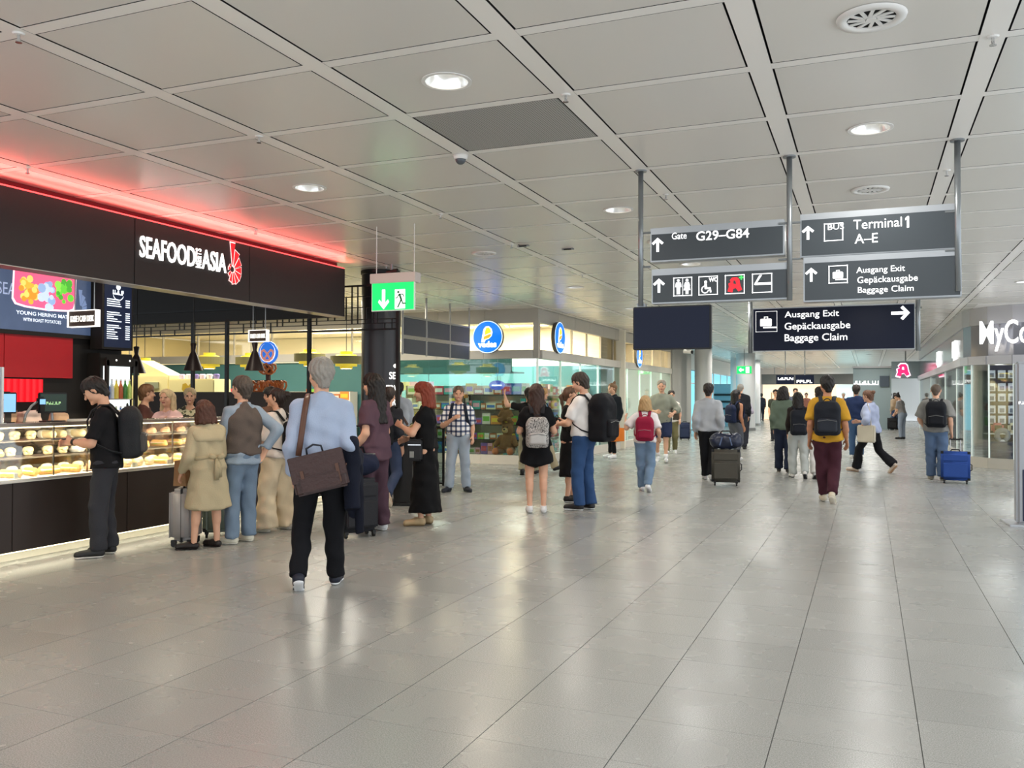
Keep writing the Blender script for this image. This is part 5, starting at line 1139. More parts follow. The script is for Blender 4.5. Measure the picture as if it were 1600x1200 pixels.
def person(key, label, foot, top_py, heading, skin='light', sex='m', feet=None, lean=(0, 0), head=(0, 0), hands=(None, None), poles=(None, None), hair=('crop', '#3a2a20'), top=None, bottom=None, shoes=('#222222', '#e8e8e8'), H=None, build=1., pos=None, curl=.5, pelvis_dz=0., extra=None, belt=None, sock=None, hair_cut=None):
    """foot: pixel of the floor point below the pelvis; heading: degrees, 0 = looking down the hall, 90 = towards the left wall"""
    g = pz(foot[0], foot[1], 0.) if pos is None else np.array([pos[0], pos[1], 0.])
    dist = math.hypot(g[0], g[1])
    if H is None:
        u = foot[0] if len(foot) < 3 else foot[2]; r = ray(u, top_py); H = CZ+r[2]/math.hypot(r[0], r[1])*dist
    s = H/1.75; res = .0135 if dist < 9 else .0165 if dist < 12.5 else .021 if dist < 19 else .028
    hres = .0065 if dist < 12 else .0085 if dist < 20 else .012
    T = thing('person', label, 'person', (g[0], g[1], 0), RAD(heading)); T['h'] = H
    sk = mat('skin_'+skin, SKIN[skin], .5, noise=.06, nscale=12, spec=.35); lip = mat('lip_'+skin, '#a8605a' if skin != 'dark' else '#6a3a34', .5)
    fem = sex == 'f'
    feet = feet or [(-.1, .0, 0, 0), (.1, .0, 0, 0)]
    sw = (.155 if fem else .172)*build**.5; hw = .088
    # pelvis height follows the feet
    reach = max(math.hypot(f[0]-(hw if i else -hw), f[1])-.0 for i, f in enumerate(feet))
    pz_ = min(.912, .08+math.sqrt(max(.3, .832**2-reach**2*.55)))+pelvis_dz
    Pv = V3(0, 0, pz_+.03)
    a, b = RAD(lean[0]), RAD(lean[1]); up = nrm(V3(math.sin(b), math.sin(a), math.cos(a))); fw = nrm(V3(0, 1, 0)-up*up[1]); rt = np.cross(fw, up)
    tf = lambda x, y, z: Pv+rt*x+fw*y+up*(z-.935)
    S = lambda p: p*s
    joints = {'up': up, 'fw': fw, 'rt': rt, 'tf': tf, 's': s, 'T': T, 'H': H, 'res': res, 'dist': dist, 'g': g}
    bw = build
    torso = [cone(tf(-.062, -.005, .93), tf(-.055*bw, .0, 1.1), .115*(1.04 if fem else 1), (.092 if fem else .105)*bw), cone(tf(.062, -.005, .93), tf(.055*bw, .0, 1.1), .115*(1.04 if fem else 1), (.092 if fem else .105)*bw),
             cone(tf(-.055*bw, 0, 1.1), tf(-.078, .0, 1.3), (.092 if fem else .105)*bw, .105), cone(tf(.055*bw, 0, 1.1), tf(.078, .0, 1.3), (.092 if fem else .105)*bw, .105),
             cone(tf(0, -.01, 1.42), tf(-sw+.035, -.01, 1.383), .06, .056), cone(tf(0, -.01, 1.42), tf(sw-.035, -.01, 1.383), .06, .056), cone(tf(0, -.01, 1.35), tf(0, -.01, 1.44), .09, .062)]
    if bw > 1.05: torso.append(cone(tf(0, .05*bw, 1.05), tf(0, .04, 1.15), .12*bw, .11))
    if fem: torso += [cone(tf(-.07, .085, 1.26), tf(-.07, .08, 1.28), .055), cone(tf(.07, .085, 1.26), tf(.07, .08, 1.28), .055)]
    neck = [cone(tf(0, -.012, 1.4), tf(0, .005, 1.54), .058 if not fem else .05, .052 if not fem else .045)]
    # arms
    arms = []; hands_m = []
    for i, sd in enumerate((-1, 1)):
        sh = tf(sd*sw, -.01, 1.38); h = hands[i]
        tgt = tf(sd*(sw+.035), .04, .865) if h is None else tf(*h)
        pole = poles[i] if poles[i] is not None else (V3(sd*.15, -1, -.15) if h is None or (h[2] < 1.0 and abs(h[1]) < .13) else V3(sd*.7, -.6, -.6))
        pole = rt*pole[0]+fw*pole[1]+up*pole[2]
        e, w = ik(sh, tgt, .29, .255, pole); arms.append((sh, e, w))
    arm_p = []
    for sh, e, w in arms: arm_p += [cone(sh, e, .05*bw**.5, .04), cone(e, e+(w-e)*.35, .041, .041), cone(e+(w-e)*.3, w, .041, .027)]
    # legs
    legs = []
    for i, sd in enumerate((-1, 1)):
        hp = Pv+V3(sd*hw, 0, -.02); f = feet[i]; an = V3(f[0], f[1], .085+f[2])
        kpole = V3(sd*.12, 1, .1); k_, an2 = ik(hp, an, .425, .415, kpole); legs.append((hp, k_, an2, f))
    leg_p = []
    for hp, k_, an, f in legs:
        d = nrm(an-k_); bk = np.cross(d, V3(1, 0, 0)); bk = bk if bk[1] < 0 else -bk
        leg_p += [cone(hp, k_, .092 if fem else .088, .056), cone(k_, an, .053, .036), cone(k_+(an-k_)*.22+bk*.018, k_+(an-k_)*.42+bk*.016, .05, .046)]
    sc = lambda L, inf=0.: [cone(p[1]*s, p[2]*s, p[3]*s+inf, p[4]*s+inf, p[5], p[6]) for p in L]
    body = soft(sc(torso+neck+arm_p+leg_p), res*1.05, k=.03*s)
    # head
    hs = H*.133/.222; ph_ = RAD(head[1]); hc = tf(0, .025-.1*math.sin(ph_), 1.635-.1*(1-math.cos(ph_)))*s
    hy, hp_ = RAD(head[0]), RAD(head[1]); hf = nrm(rt*-math.sin(hy)*math.cos(hp_)+fw*math.cos(hy)*math.cos(hp_)+up*math.sin(hp_)); hr = nrm(np.cross(hf, up)); hu = np.cross(hr, hf)
    B = np.stack([hr, hf, hu], 0); put = lambda v: v@B+hc
    hv, hff, hsl = head_mesh(hs, hres, skin)
    parts = [body, (put(hv), hff, hsl)]
    for i, (sh, e, w) in enumerate(arms):
        inw = (rt*(1 if i == 0 else -1)*.9+fw*.2) if hands[i] is None else (-up*.2+rt*(1 if i == 0 else -1)*.8-fw*.3)
        parts.append(hand_mesh(w*s, (w-e), inw, s, .0062 if dist < 12 else .0095, curl, -1 if i == 0 else 1))
    me = softmesh('body', parts, [sk, m_eye, lip]); link('body', me, T)
    joints.update(arms=arms, legs=legs, hc=hc, B=B, hs=hs)
    # hair
    if hair:
        hm = [(put(v), f) for v, f in hair_mesh(hair[0], hs, hres*1.1)]
        link('hair', softmesh('hair', hm, mat('hair_'+hair[1], hair[1], .55, noise=.25, nscale=25, bump=.4, bscale=90)), T)
    seed = len(PEOPLE)
    # trousers / skirt
    if bottom:
        k = bottom.get('k', 'trousers'); c = bottom['c']; m = bottom.get('m') or fab(c); fl = .0075 if dist < 12 else .006
        hipz = bottom.get('waist', 1.0)
        hips = [cone(tf(-.062, -.005, .92), tf(-.055, 0, hipz), .133, .118*bw, 0, 1), cone(tf(.062, -.005, .92), tf(.055, 0, hipz), .133, .118*bw, 0, 1), cone(tf(0, -.005, .86), tf(0, -.005, .93), .1, .13)]
        if k in ('trousers', 'shorts'):
            P = list(hips); lo = bottom.get('loose', .012); hem = bottom.get('hem', .062); cut = bottom.get('cut', .0 if k == 'trousers' else .75)
            for hp, k_, an, f in legs:
                if k == 'trousers':
                    e = an+nrm(k_-an)*(bottom.get('up', .0)-.015)
                    P += [cone(hp, k_, .095+lo*.6, .066+lo), cone(k_, e, .064+lo, hem, 0, 1)]
                else: P += [cone(hp, hp+(k_-hp)*cut, .1+lo, .085+lo*1.5, 0, 1)]
            link('trousers' if k == 'trousers' else 'shorts', softmesh('trousers', [soft(sc(P), res, k=.02*s, fold=fl*(1.5 if lo > .02 else 1), seed=seed)], m), T)
        else:
            z1 = bottom['z']; r1 = bottom.get('r', .17); wx = bottom.get('wx', .07)
            P = hips[:]
            for x in (-1, 0, 1): P.append(cone(tf(x*.05, 0, .95), V3(x*wx+bottom.get('dx', 0), bottom.get('dy', 0), z1), .12, r1, 0, 1))
            link('skirt', softmesh('skirt', [soft(sc(P), res, k=.03*s, fold=fl*1.4, seed=seed, foldf=.8)], m), T)
    if belt: 
        link('belt', softmesh('belt', [soft(sc([cone(tf(-.06, 0, .985), tf(-.06, 0, 1.015), .128*bw, .127*bw, 1, 1), cone(tf(.06, 0, .985), tf(.06, 0, 1.015), .128*bw, .127*bw, 1, 1)]), res*.8, k=.02)], mat('belt_'+belt, belt, .4)), T)
    # tops: list of layers
    for li, tp in enumerate(top if isinstance(top, list) else [top] if top else []):
        c = tp['c']; m = tp.get('m') or fab(c); d = tp.get('d', .014)+.012*li; hem = tp.get('hem', .93); sl = tp.get('sleeve', .6)
        P = []
        wr = (.092 if fem else .108)*bw
        zl = max(hem, .945)
        for x in (-1, 1):
            P += [cone(tf(x*.06, 0, zl), tf(x*.055*bw, 0, 1.1), .124*bw**.3, wr, 1, 0), cone(tf(x*.055*bw, 0, 1.1), tf(x*.078, 0, 1.3), wr, .106)]
        if hem < .93:
            r1 = max(tp.get('r', .13), .13); wx = tp.get('wx', .066)
            for x in (-1, 0, 1): P.append(cone(tf(x*.055, 0, 1.0), V3(x*wx, 0, hem) if hem < .75 else tf(x*wx, 0, hem), .11, r1, 0, 1))
        if bw > 1.05: P.append(cone(tf(0, .05*bw, 1.05), tf(0, .04, 1.15), .12*bw, .11))
        if fem: P += [cone(tf(-.07, .085, 1.26), tf(-.07, .08, 1.28), .055), cone(tf(.07, .085, 1.26), tf(.07, .08, 1.28), .055)]
        if sl > 0: P += [cone(tf(0, -.01, 1.42), tf(-sw+.035, -.01, 1.383), .06, .056), cone(tf(0, -.01, 1.42), tf(sw-.035, -.01, 1.383), .06, .056), cone(tf(0, -.01, 1.33), tf(0, -.01, 1.435), .085, .06)]
        else: P += [cone(tf(-.1, -.01, 1.38), tf(.1, -.01, 1.38), .05), cone(tf(0, -.01, 1.33), tf(0, -.01, 1.42), .085, .06)]
        for sh, e, w in arms:
            if sl <= 0: break
            ra = .052*bw**.5
            if sl <= 1: P.append(cone(sh, sh+(e-sh)*sl, ra, ra-.004+tp.get('sflare', .008), 0, 1))
            else: P += [cone(sh, e, ra, .045), cone(e, e+(w-e)*(sl-1), .046, .034+tp.get('cuff', .0), 0, 1)]
        nk = tp.get('neck', .062); cutn = [cone(tf(0, .012, 1.46)*s, tf(0, .02, 1.62)*s, nk*s*1.02)]
        if tp.get('collar'):
            P.append(cone(tf(0, -.005, 1.42), tf(0, .004, 1.485), .066, .062, 0, 1)); cutn = [cone(tf(0, .004, 1.475)*s, tf(0, .008, 1.6)*s, .058*s)]
        if tp.get('vneck'): cutn.append(cone(tf(0, .12, 1.43)*s, tf(0, .1, 1.5)*s, .05*s))
        v = soft(sc(P, d*s), res, k=.028*s, subs=cutn, fold=.0085 if not tp.get('stiff') else .005, seed=seed+50+li)
        link(tp.get('name', 'top'), softmesh('top', [v], m), T)
    # shoes
    for i, (hp, k_, an, f) in enumerate(legs):
        if not shoes: break
        upm, som = shoe(shoes[0], shoes[1], s, shoes[2] if len(shoes) > 2 else 'sneaker')
        o = link('shoe', upm, T); so = link('sole', som, o)
        pit = f[3] if len(f) > 3 else 0; yw = f[4] if len(f) > 4 else (8 if i == 0 else -8)
        R = Matrix.Rotation(RAD(yw), 4, 'Z') @ Matrix.Rotation(RAD(-pit), 4, 'X')
        an_ = Vector(tuple(an*s)); off = R @ Vector((0, -.03*s, .085*s)); o.matrix_local = Matrix.Translation(an_-off) @ R
        if sock: MB().cyl(an_, Vector(tuple((an+nrm(k_-an)*.1)*s)), .045*s, .05*s, 12).build('sock', fab(sock), T, smooth=True)
    PEOPLE[key] = joints
    return joints

def backpack(J, label, c, c2=None, w=.3, h=.44, d=.16, m=None, z=1.17, strap=None, pocket=True, tilt=0., side=0., bottle=False):
    """worn backpack: stands as its own thing in the wearer's frame"""
    T, s, tf = J['T'], J['s'], J['tf']; fw, up, rt = J['fw'], J['up'], J['rt']
    t = thing('backpack', label, 'backpack', T.location, T.rotation_euler.z); m = m or fab(c, .7); m2 = fab(c2 or c, .6); ms = fab(strap or c, .7); r = .011 if J['dist'] < 12 else .016
    by = -.135-d/2
    B = np.stack([rt, fw, up], 0); o0 = tf(side, by, z)*s
    put = lambda vf: (vf[0]@B+o0, vf[1])
    P = [rbx((0, 0, -.03*s), (w/2*s, d/2*s, h*.44*s), .06*s), cone(V3(-w*.22, .0, h*.36)*s, V3(w*.22, 0, h*.36)*s, d*.46*s)]
    link('bag_body', softmesh('bag_body', [put(soft(P, r, k=.05*s, fold=.004, seed=len(label)))], m), t)
    if pocket:
        link('front_pocket', softmesh('front_pocket', [put(soft([rbx(V3(0, -d*.5, -h*.2)*s, V3(w*.38, .045, h*.2)*s, .035*s)], r, k=.02, fold=.004))], m2), t)
        zp = MB().tube([tuple((V3(x*w*.36, -d*.5-.05, -h*.03-abs(x)*.02)*s)@B+o0) for x in np.linspace(-1, 1, 7)], .004*s, 6); zp.build('zip', mat('zip_grey', '#8c8c8c', .3, metal=.7), t)
    MB().tube([tuple((V3(x, .02, h*.5+.01+.035*(1-(x/.05)**2))*s)@B+o0) for x in np.linspace(-.05, .05, 7)], .007*s, 6).build('grab_handle', ms, t, smooth=True)
    for sd in (-1, 1):
        x = sd*.105
        pts = [tf(sd*.07, by+d*.5-.02, 1.36), tf(sd*.09, -.06, 1.478), tf(sd*.10, .02, 1.482), tf(sd*.11, .095, 1.43), tf(sd*.125, .138, 1.33), tf(sd*.15, .12, 1.2), tf(sd*.185, .05, 1.1), tf(sd*.175, -.06, 1.03), tf(sd*w*.42, by+d*.4, 1.0)]
        MB().tube([tuple(p*s) for p in pts], (.028*s, .009*s), 10, flat=(1, 0, 0)).build('strap', ms, t, smooth=True)
    if bottle:
        bm_ = MB().lathe([(.001, 0), (.034*s, 0), (.036*s, .13*s), (.02*s, .16*s), (.018*s, .19*s), (.001, .19*s)], n=16); ob = bm_.build('bottle', mat('flask_pale', '#d8dcae', .4), t, smooth=True); ob.location = tuple(tf(-w*.42+side, by-.05, z-h*.3)*s)
    return t
def arm_hand(J, i): return J['arms'][i][2]*J['s']
def wpos(J, p):
    T = J['T']; q = rotz(np.array(p, float), T.rotation_euler.z); return (q[0]+T.location.x, q[1]+T.location.y, q[2])
def luggage(label, foot, w, h, d, c, rz, kind='hard', handle=0., name='suitcase', pos=None, ribs=6, tilt=0.):
    g = pz(*foot) if pos is None else pos
    t = thing(name, label, 'suitcase', (g[0], g[1], 0), RAD(rz)); m = mat('case_'+c+kind, c, .3 if kind == 'hard' else .8, noise=.08, nscale=10, bump=0 if kind == 'hard' else .3, bscale=150)
    MB().box((0, 0, .055+h/2), (w, d, h)).build('shell', m, t, bevel=.045, seg=4, smooth=True)
    if kind == 'hard':
        for i in range(ribs): 
            x = -w*.38+w*.76*i/(ribs-1)
            for sd in (-1, 1): MB().box((x, sd*d/2, .055+h/2), (.018, .008, h*.86)).build('rib', m, t, bevel=.003)
    else:
        MB().box((0, -d/2-.012, .055+h*.36), (w*.84, .04, h*.5)).build('front_pocket', m, t, bevel=.015, seg=3); MB().box((0, -d/2-.006, .055+h*.78), (w*.84, .02, h*.2)).build('upper_pocket', m, t, bevel=.008)
    MB().box((0, 0, .055+h/2), (w+.006, .012, h+.006)).build('seam_zip', m_black, t, bevel=.004)
    MB().tube([(-.07, 0, .055+h), (-.06, 0, .085+h), (.06, 0, .085+h), (.07, 0, .055+h)], .011, 8).build('carry_handle', m_black, t, smooth=True); MB().tube([(w/2, 0, h*.45), (w/2+.025, 0, h*.48), (w/2+.025, 0, h*.65), (w/2, 0, h*.68)], .009, 8).build('side_handle', m_black, t, smooth=True)
    for x in (-w*.38, w*.38):
        for y in (-d*.32, d*.32):
            wh = MB().cyl((x-.012, y, .027), (x+.012, y, .027), .027, n=14).build('wheel', m_black, t); MB().box((x, y, .055), (.04, .05, .03)).build('wheel_housing', m_black, wh)
    if handle:
        MB().cyl((-.08, d*.3, h), (-.08, d*.3, h+handle), .007, n=8).cyl((.08, d*.3, h), (.08, d*.3, h+handle), .007, n=8).build('telescopic_bars', m_chrome, t); MB().box((0, d*.3, h+handle), (.2, .03, .03)).build('grip', m_black, t, bevel=.01)
    return t

def hd(u, rel): return math.degrees(YAW)+math.degrees(math.atan((800-u)/FPX))+rel
def plaid():
    m = mat('plaid', '#dfe3ea', .85); nt = m.node_tree; b = nt.nodes['Principled BSDF']; tc = nt.nodes.new('ShaderNodeTexCoord'); base = None
    for ax, sc in (('X', 21), ('Z', 19)):
        w = nt.nodes.new('ShaderNodeTexWave'); w.bands_direction = ax; w.inputs['Scale'].default_value = sc*.2; w.inputs['Distortion'].default_value = .3
        r = nt.nodes.new('ShaderNodeValToRGB'); r.color_ramp.elements[0].position = .55; r.color_ramp.elements[0].color = (1, 1, 1, 1); r.color_ramp.elements[1].position = .8; r.color_ramp.elements[1].color = (*lin('#6a7590'), 1)
        nt.links.new(tc.outputs['Object'], w.inputs['Vector']); nt.links.new(w.outputs['Fac'], r.inputs[0])
        if base is None: base = r
        else:
            mx = nt.nodes.new('ShaderNodeMix'); mx.data_type = 'RGBA'; mx.blend_type = 'MULTIPLY'; mx.inputs[0].default_value = 1
            nt.links.new(base.outputs[0], mx.inputs[6]); nt.links.new(r.outputs[0], mx.inputs[7]); nt.links.new(mx.outputs[2], b.inputs['Base Color'])
    return m
def doodle():
    m = mat('doodle_print', '#b9b6b2', .8); nt = m.node_tree; b = nt.nodes['Principled BSDF']; tc = nt.nodes.new('ShaderNodeTexCoord'); v = nt.nodes.new('ShaderNodeTexVoronoi'); v.feature = 'DISTANCE_TO_EDGE'; v.inputs['Scale'].default_value = 17
    r = nt.nodes.new('ShaderNodeValToRGB'); r.color_ramp.elements[0].position = .06; r.color_ramp.elements[0].color = (*lin('#2e2c2e'), 1); r.color_ramp.elements[1].position = .13; r.color_ramp.elements[1].color = (*lin('#c2beb8'), 1)
    n = nt.nodes.new('ShaderNodeTexNoise'); n.inputs['Scale'].default_value = 9; mv = nt.nodes.new('ShaderNodeVectorMath'); mv.operation = 'ADD'
    nt.links.new(tc.outputs['Object'], n.inputs['Vector']); nt.links.new(tc.outputs['Object'], mv.inputs[0]); nt.links.new(n.outputs['Color'], mv.inputs[1]); nt.links.new(mv.outputs[0], v.inputs['Vector']); nt.links.new(v.outputs['Distance'], r.inputs[0]); nt.links.new(r.outputs[0], b.inputs['Base Color']); return m
def camo():
    m = mat('camo_print', '#8c8a6a', .8, noise=.01); nt = m.node_tree; b = nt.nodes['Principled BSDF']; tc = nt.nodes.new('ShaderNodeTexCoord'); n = nt.nodes.new('ShaderNodeTexNoise'); n.inputs['Scale'].default_value = 9
    r = nt.nodes.new('ShaderNodeValToRGB'); r.color_ramp.interpolation = 'CONSTANT'; e = r.color_ramp.elements; e[0].color = (*lin('#3a3a30'), 1); e[1].position = .48; e[1].color = (*lin('#c9c4a4'), 1); k = e.new(.6); k.color = (*lin('#6d7052'), 1)
    nt.links.new(tc.outputs['Object'], n.inputs['Vector']); nt.links.new(n.outputs['Fac'], r.inputs[0]); nt.links.new(r.outputs[0], b.inputs['Base Color']); return m

# ---- near left group
J = person('blacktee', 'man in black t-shirt and dark trousers with a black backpack, looking down at the counter', (165, 868, 140), 591, hd(165, 82), sex='m', head=(0, -28), feet=[(-.11, .05, 0, 0), (.1, -.03, 0, 0)], lean=(3, 0),
    hands=((-.06, .30, 1.14), (.05, .31, 1.13)), hair=('crop', '#1d1917'), top={'c': '#17171a', 'sleeve': .85, 'hem': .86, 'r': .118, 'name': 't_shirt'}, bottom={'c': '#34353a', 'loose': .02, 'hem': .078}, shoes=('#1c1c1e', '#e4e0da'))
backpack(J, 'black and grey backpack worn by the man at the food counter', '#26282b', '#4a4744', w=.32, h=.5, d=.2, z=1.19)
w = J['arms'][0]; c = MB().tube([tuple((w[2]+nrm(w[1]-w[2])*.03)*J['s']), tuple((w[2]+nrm(w[1]-w[2])*.055)*J['s'])], .036*J['s'], 14); o = c.build('wristwatch', m_black); o.location = J['T'].location; o.rotation_euler = J['T'].rotation_euler; tag(o, 'black wristwatch on the wrist of the man in black t-shirt', 'watch')
p = wpos(J, J['tf'](0, .40, 1.17)*J['s']); t = thing('phone', 'dark phone held by the man in black t-shirt', 'phone', p, J['T'].rotation_euler.z); MB().box((0, 0, 0), (.075, .15, .01)).build('case', m_black, t, bevel=.004); MB().box((0, 0, .006), (.068, .14, .002)).build('glass', mat('phone_glass', '#2a3550', .1), t)

J = person('trench', 'woman with brown bob in a belted beige trench coat beside a silver suitcase', (325, 857, 343), 627, hd(325, 18), sex='f', feet=[(-.16, .02, 0, 0, 60), (.12, .04, 0, 0, 25)], hands=((-.28, .12, .92), (.02, .27, 1.1)), hair=('bob', '#4a2a1c'),
    top=[{'c': '#b3a687', 'sleeve': 1.92, 'hem': .47, 'r': .14, 'wx': .115, 'd': .022, 'collar': 1, 'name': 'trench_coat', 'stiff': 1}], shoes=('#1b1413', '#120e0d', 'loafer'), skin='light', lean=(2, -3))
s, tf, T = J['s'], J['tf'], J['T']; m_tr = fab('#a99c7d')
link('coat_belt', softmesh('coat_belt', [soft([cone(tf(-.06, 0, 1.06)*s, tf(-.06, 0, 1.1)*s, .138*s, .136*s, 1, 1), cone(tf(.06, 0, 1.06)*s, tf(.06, 0, 1.1)*s, .138*s, .136*s, 1, 1)], .012, k=.02)], m_tr), T)
bow = MB(); b0 = tf(.05, -.155, 1.07)
for dx, dz in ((-.09, .035), (.085, .03), (.0, -.26), (.045, -.23)): bow.tube([tuple(b0*s), tuple((b0+V3(dx*.5, -.03, dz*.5))*s), tuple((b0+V3(dx, -.01, dz))*s)], [(.014*s, .01*s), (.032*s, .012*s), (.024*s, .008*s)], 8, flat=(0, 0, 1) if dz > 0 else (1, 0, 0))
bow.build('belt_bow', m_tr, T, smooth=True)
link('storm_flap', softmesh('storm_flap', [soft([cone(tf(-.15, -.02, 1.38)*s, tf(.15, -.02, 1.38)*s, .088*s), cone(tf(-.1, -.055, 1.3)*s, tf(.1, -.055, 1.3)*s, .085*s, .085*s)], .013, k=.04, cuts=[(tf(0, 0, 1.27)*s, (0, 0, -1)), (tf(0, -.045, 0)*s, (0, 1, 0))])], fab('#b3a687')), T)
sg = luggage('silver ribbed hard-shell suitcase standing left of the trench coat woman', (290, 851), .36, .52, .24, '#a7a3a0', hd(290, 75), 'hard')
t = thing('paper_bag', 'brown paper carrier bag standing on the silver suitcase', 'bag', tuple(Vector(sg.location)+Vector((.0, .0, .6))), RAD(hd(290, 60))); m_kr = mat('kraft', '#9a7550', .8, noise=.15, nscale=6)
MB().add([(-.12, -.07, 0), (.12, -.07, 0), (.12, .07, 0), (-.12, .07, 0), (-.13, -.05, .26), (.13, -.05, .27), (.13, .05, .26), (-.13, .05, .25)], [(3, 2, 1, 0), (0, 1, 5, 4), (1, 2, 6, 5), (2, 3, 7, 6), (3, 0, 4, 7), (4, 5, 6, 7)]).build('bag', m_kr, t)
MB().tube([(-.06, -.05, .25), (-.05, -.05, .33), (.05, -.05, .33), (.06, -.05, .25)], .006, 6).build('handle', mat('bag_handle', '#5a2f2c', .7), t, smooth=True)
luggage('grey-green suitcase with pale stripes behind the trench coat woman', (343, 838), .34, .52, .24, '#7d8a80', hd(343, 0), 'hard', ribs=3)

J = person('denim', 'man in blue-grey shirt and brown waistcoat with jeans beside the trench coat woman', (378, 849, 385), 592, hd(374, 35), head=(10, 5), feet=[(-.1, .02, 0, 0, 40), (.12, .05, 0, 0, 10)], hands=((-.1, .26, 1.05), (.2, -.12, .98)), poles=(None, V3(.8, -.9, 0)), hair=('crop', '#4a4038'),
    top=[{'c': '#8d9cab', 'sleeve': 1.9, 'hem': .84, 'r': .12, 'collar': 1, 'name': 'shirt'}, {'c': '#5a504a', 'sleeve': 0, 'hem': .93, 'd': .02, 'vneck': 1, 'name': 'waistcoat'}], bottom={'c': '#6f8296', 'loose': .02, 'hem': .075}, shoes=('#d8d4c2', '#ece8dc'))
J = person('beige', 'person with dark bun in white t-shirt and wide cream trousers carrying a black backpack', (432, 829, 445), 609, hd(432, 55), sex='f', head=(15, 12), feet=[(-.14, .05, 0, 0), (.16, -.06, 0, 0)], hands=((-.05, .28, 1.05), (.03, .29, 1.04)), hair=('bun', '#261a15'), build=1.08,
    top={'c': '#d9cfc4', 'sleeve': .95, 'hem': .9, 'd': .025, 'sflare': .02, 'name': 't_shirt'}, bottom={'c': '#d6c6a8', 'loose': .045, 'hem': .135, 'up': -.02}, shoes=('#dcd6c8', '#e8e2d6'))
backpack(J, 'black sling backpack with pale flask on the person in cream trousers', '#151517', w=.24, h=.42, d=.1, z=1.16, bottle=True)

J = person('messenger', 'grey-haired man in light blue shirt and black trousers walking away with a leather satchel', (500, 919, 508), 564, hd(500, -4), head=(22, 0), feet=[(-.15, -.12, .045, 34, 6), (.11, .12, 0, 0, -6)], hands=(None, (.215, .10, .95)), hair=('crop', '#8f8a82'), skin='light',
    top={'c': '#a3b1c9', 'sleeve': 1.93, 'hem': .92, 'collar': 1, 'd': .02, 'cuff': .006, 'name': 'shirt'}, bottom={'c': '#131418', 'loose': .014, 'hem': .068}, shoes=('#171c2c', '#eef0f2'))
s, tf, T = J['s'], J['tf'], J['T']
t = thing('satchel', 'dark brown leather satchel hanging at the back of the grey-haired man', 'bag', T.location, T.rotation_euler.z); m_lea = mat('leather_brown', '#3d2622', .4, noise=.2, nscale=14, bump=.3, bscale=40); m_lea2 = mat('leather_strap', '#5a3b2c', .45)
Mx = Matrix.Translation(Vector(tuple(tf(.0, -.215, .93)*s))) @ Matrix.Rotation(RAD(-13), 4, 'Y') 
def pin(o, M_): o.matrix_local = M_; return o
pin(MB().box((0, 0, -.02), (.40*s, .1*s, .29*s)).build('body', m_lea, t, bevel=.02, seg=3), Mx)
pin(MB().box((0, -.055*s, .03*s), (.405*s, .012*s, .2*s)).build('flap', m_lea, t, bevel=.005), Mx)
pin(MB().box((.0, -.062*s, -.09*s), (.30*s, .03*s, .12*s)).build('front_pocket', m_lea, t, bevel=.01), Mx)
pin(MB().box((.06*s, -.068*s, -.065*s), (.03*s, .012*s, .045*s)).build('brass_lock', mat('brass', '#b89a4a', .3, metal=1), t, bevel=.003), Mx)
for x in (-.12, .14): pin(MB().box((x*s, -.066*s, -.05*s), (.024*s, .01*s, .14*s)).build('buckle_strap', m_lea2, t), Mx)
pin(MB().tube([(-.06*s, 0, .12*s), (-.055*s, 0, .17*s), (0, 0, .19*s), (.055*s, 0, .17*s), (.06*s, 0, .12*s)], .008*s, 8).build('grab_handle', mat('handle_navy', '#20242e', .5), t, smooth=True), Mx)
pts = [tf(-.15, -.2, 1.03), tf(-.13, -.155, 1.2), tf(-.115, -.14, 1.33), tf(-.10, -.085, 1.455), tf(-.095, -.0, 1.492), tf(-.06, .1, 1.42), tf(.02, .155, 1.25), tf(.12, .15, 1.08), tf(.19, .04, .98), tf(.19, -.16, .95)]
MB().tube([tuple(p_*s) for p_ in pts], (.022*s, .006*s), 8, flat=(1, 0, 0)).build('shoulder_strap', m_lea2, t, smooth=True)
t = thing('folded_jacket', 'dark navy jacket draped over the right arm of the grey-haired man', 'jacket', T.location, T.rotation_euler.z)
a_ = J['arms'][1]; e_, w_ = a_[1]*s, a_[2]*s; mid = (e_+w_)/2
softobj('cloth', [cone(e_+V3(0, .0, .0), w_-V3(0, .0, .0), .075), cone(mid+V3(.02, .02, -.02), mid+V3(.05, .03, -.5), .085, .06, 0, 1), cone(mid+V3(.0, -.06, -.02), mid+V3(.03, -.08, -.42), .07, .06, 0, 1)], .014, fab('#141826'), t, k=.06, fold=.008, seed=3)
softobj('sleeve', [cone(mid+V3(.06, -.03, -.1), mid+V3(.09, -.04, -.62), .045, .035, 0, 1)], .012, fab('#10131f'), t, fold=.005)

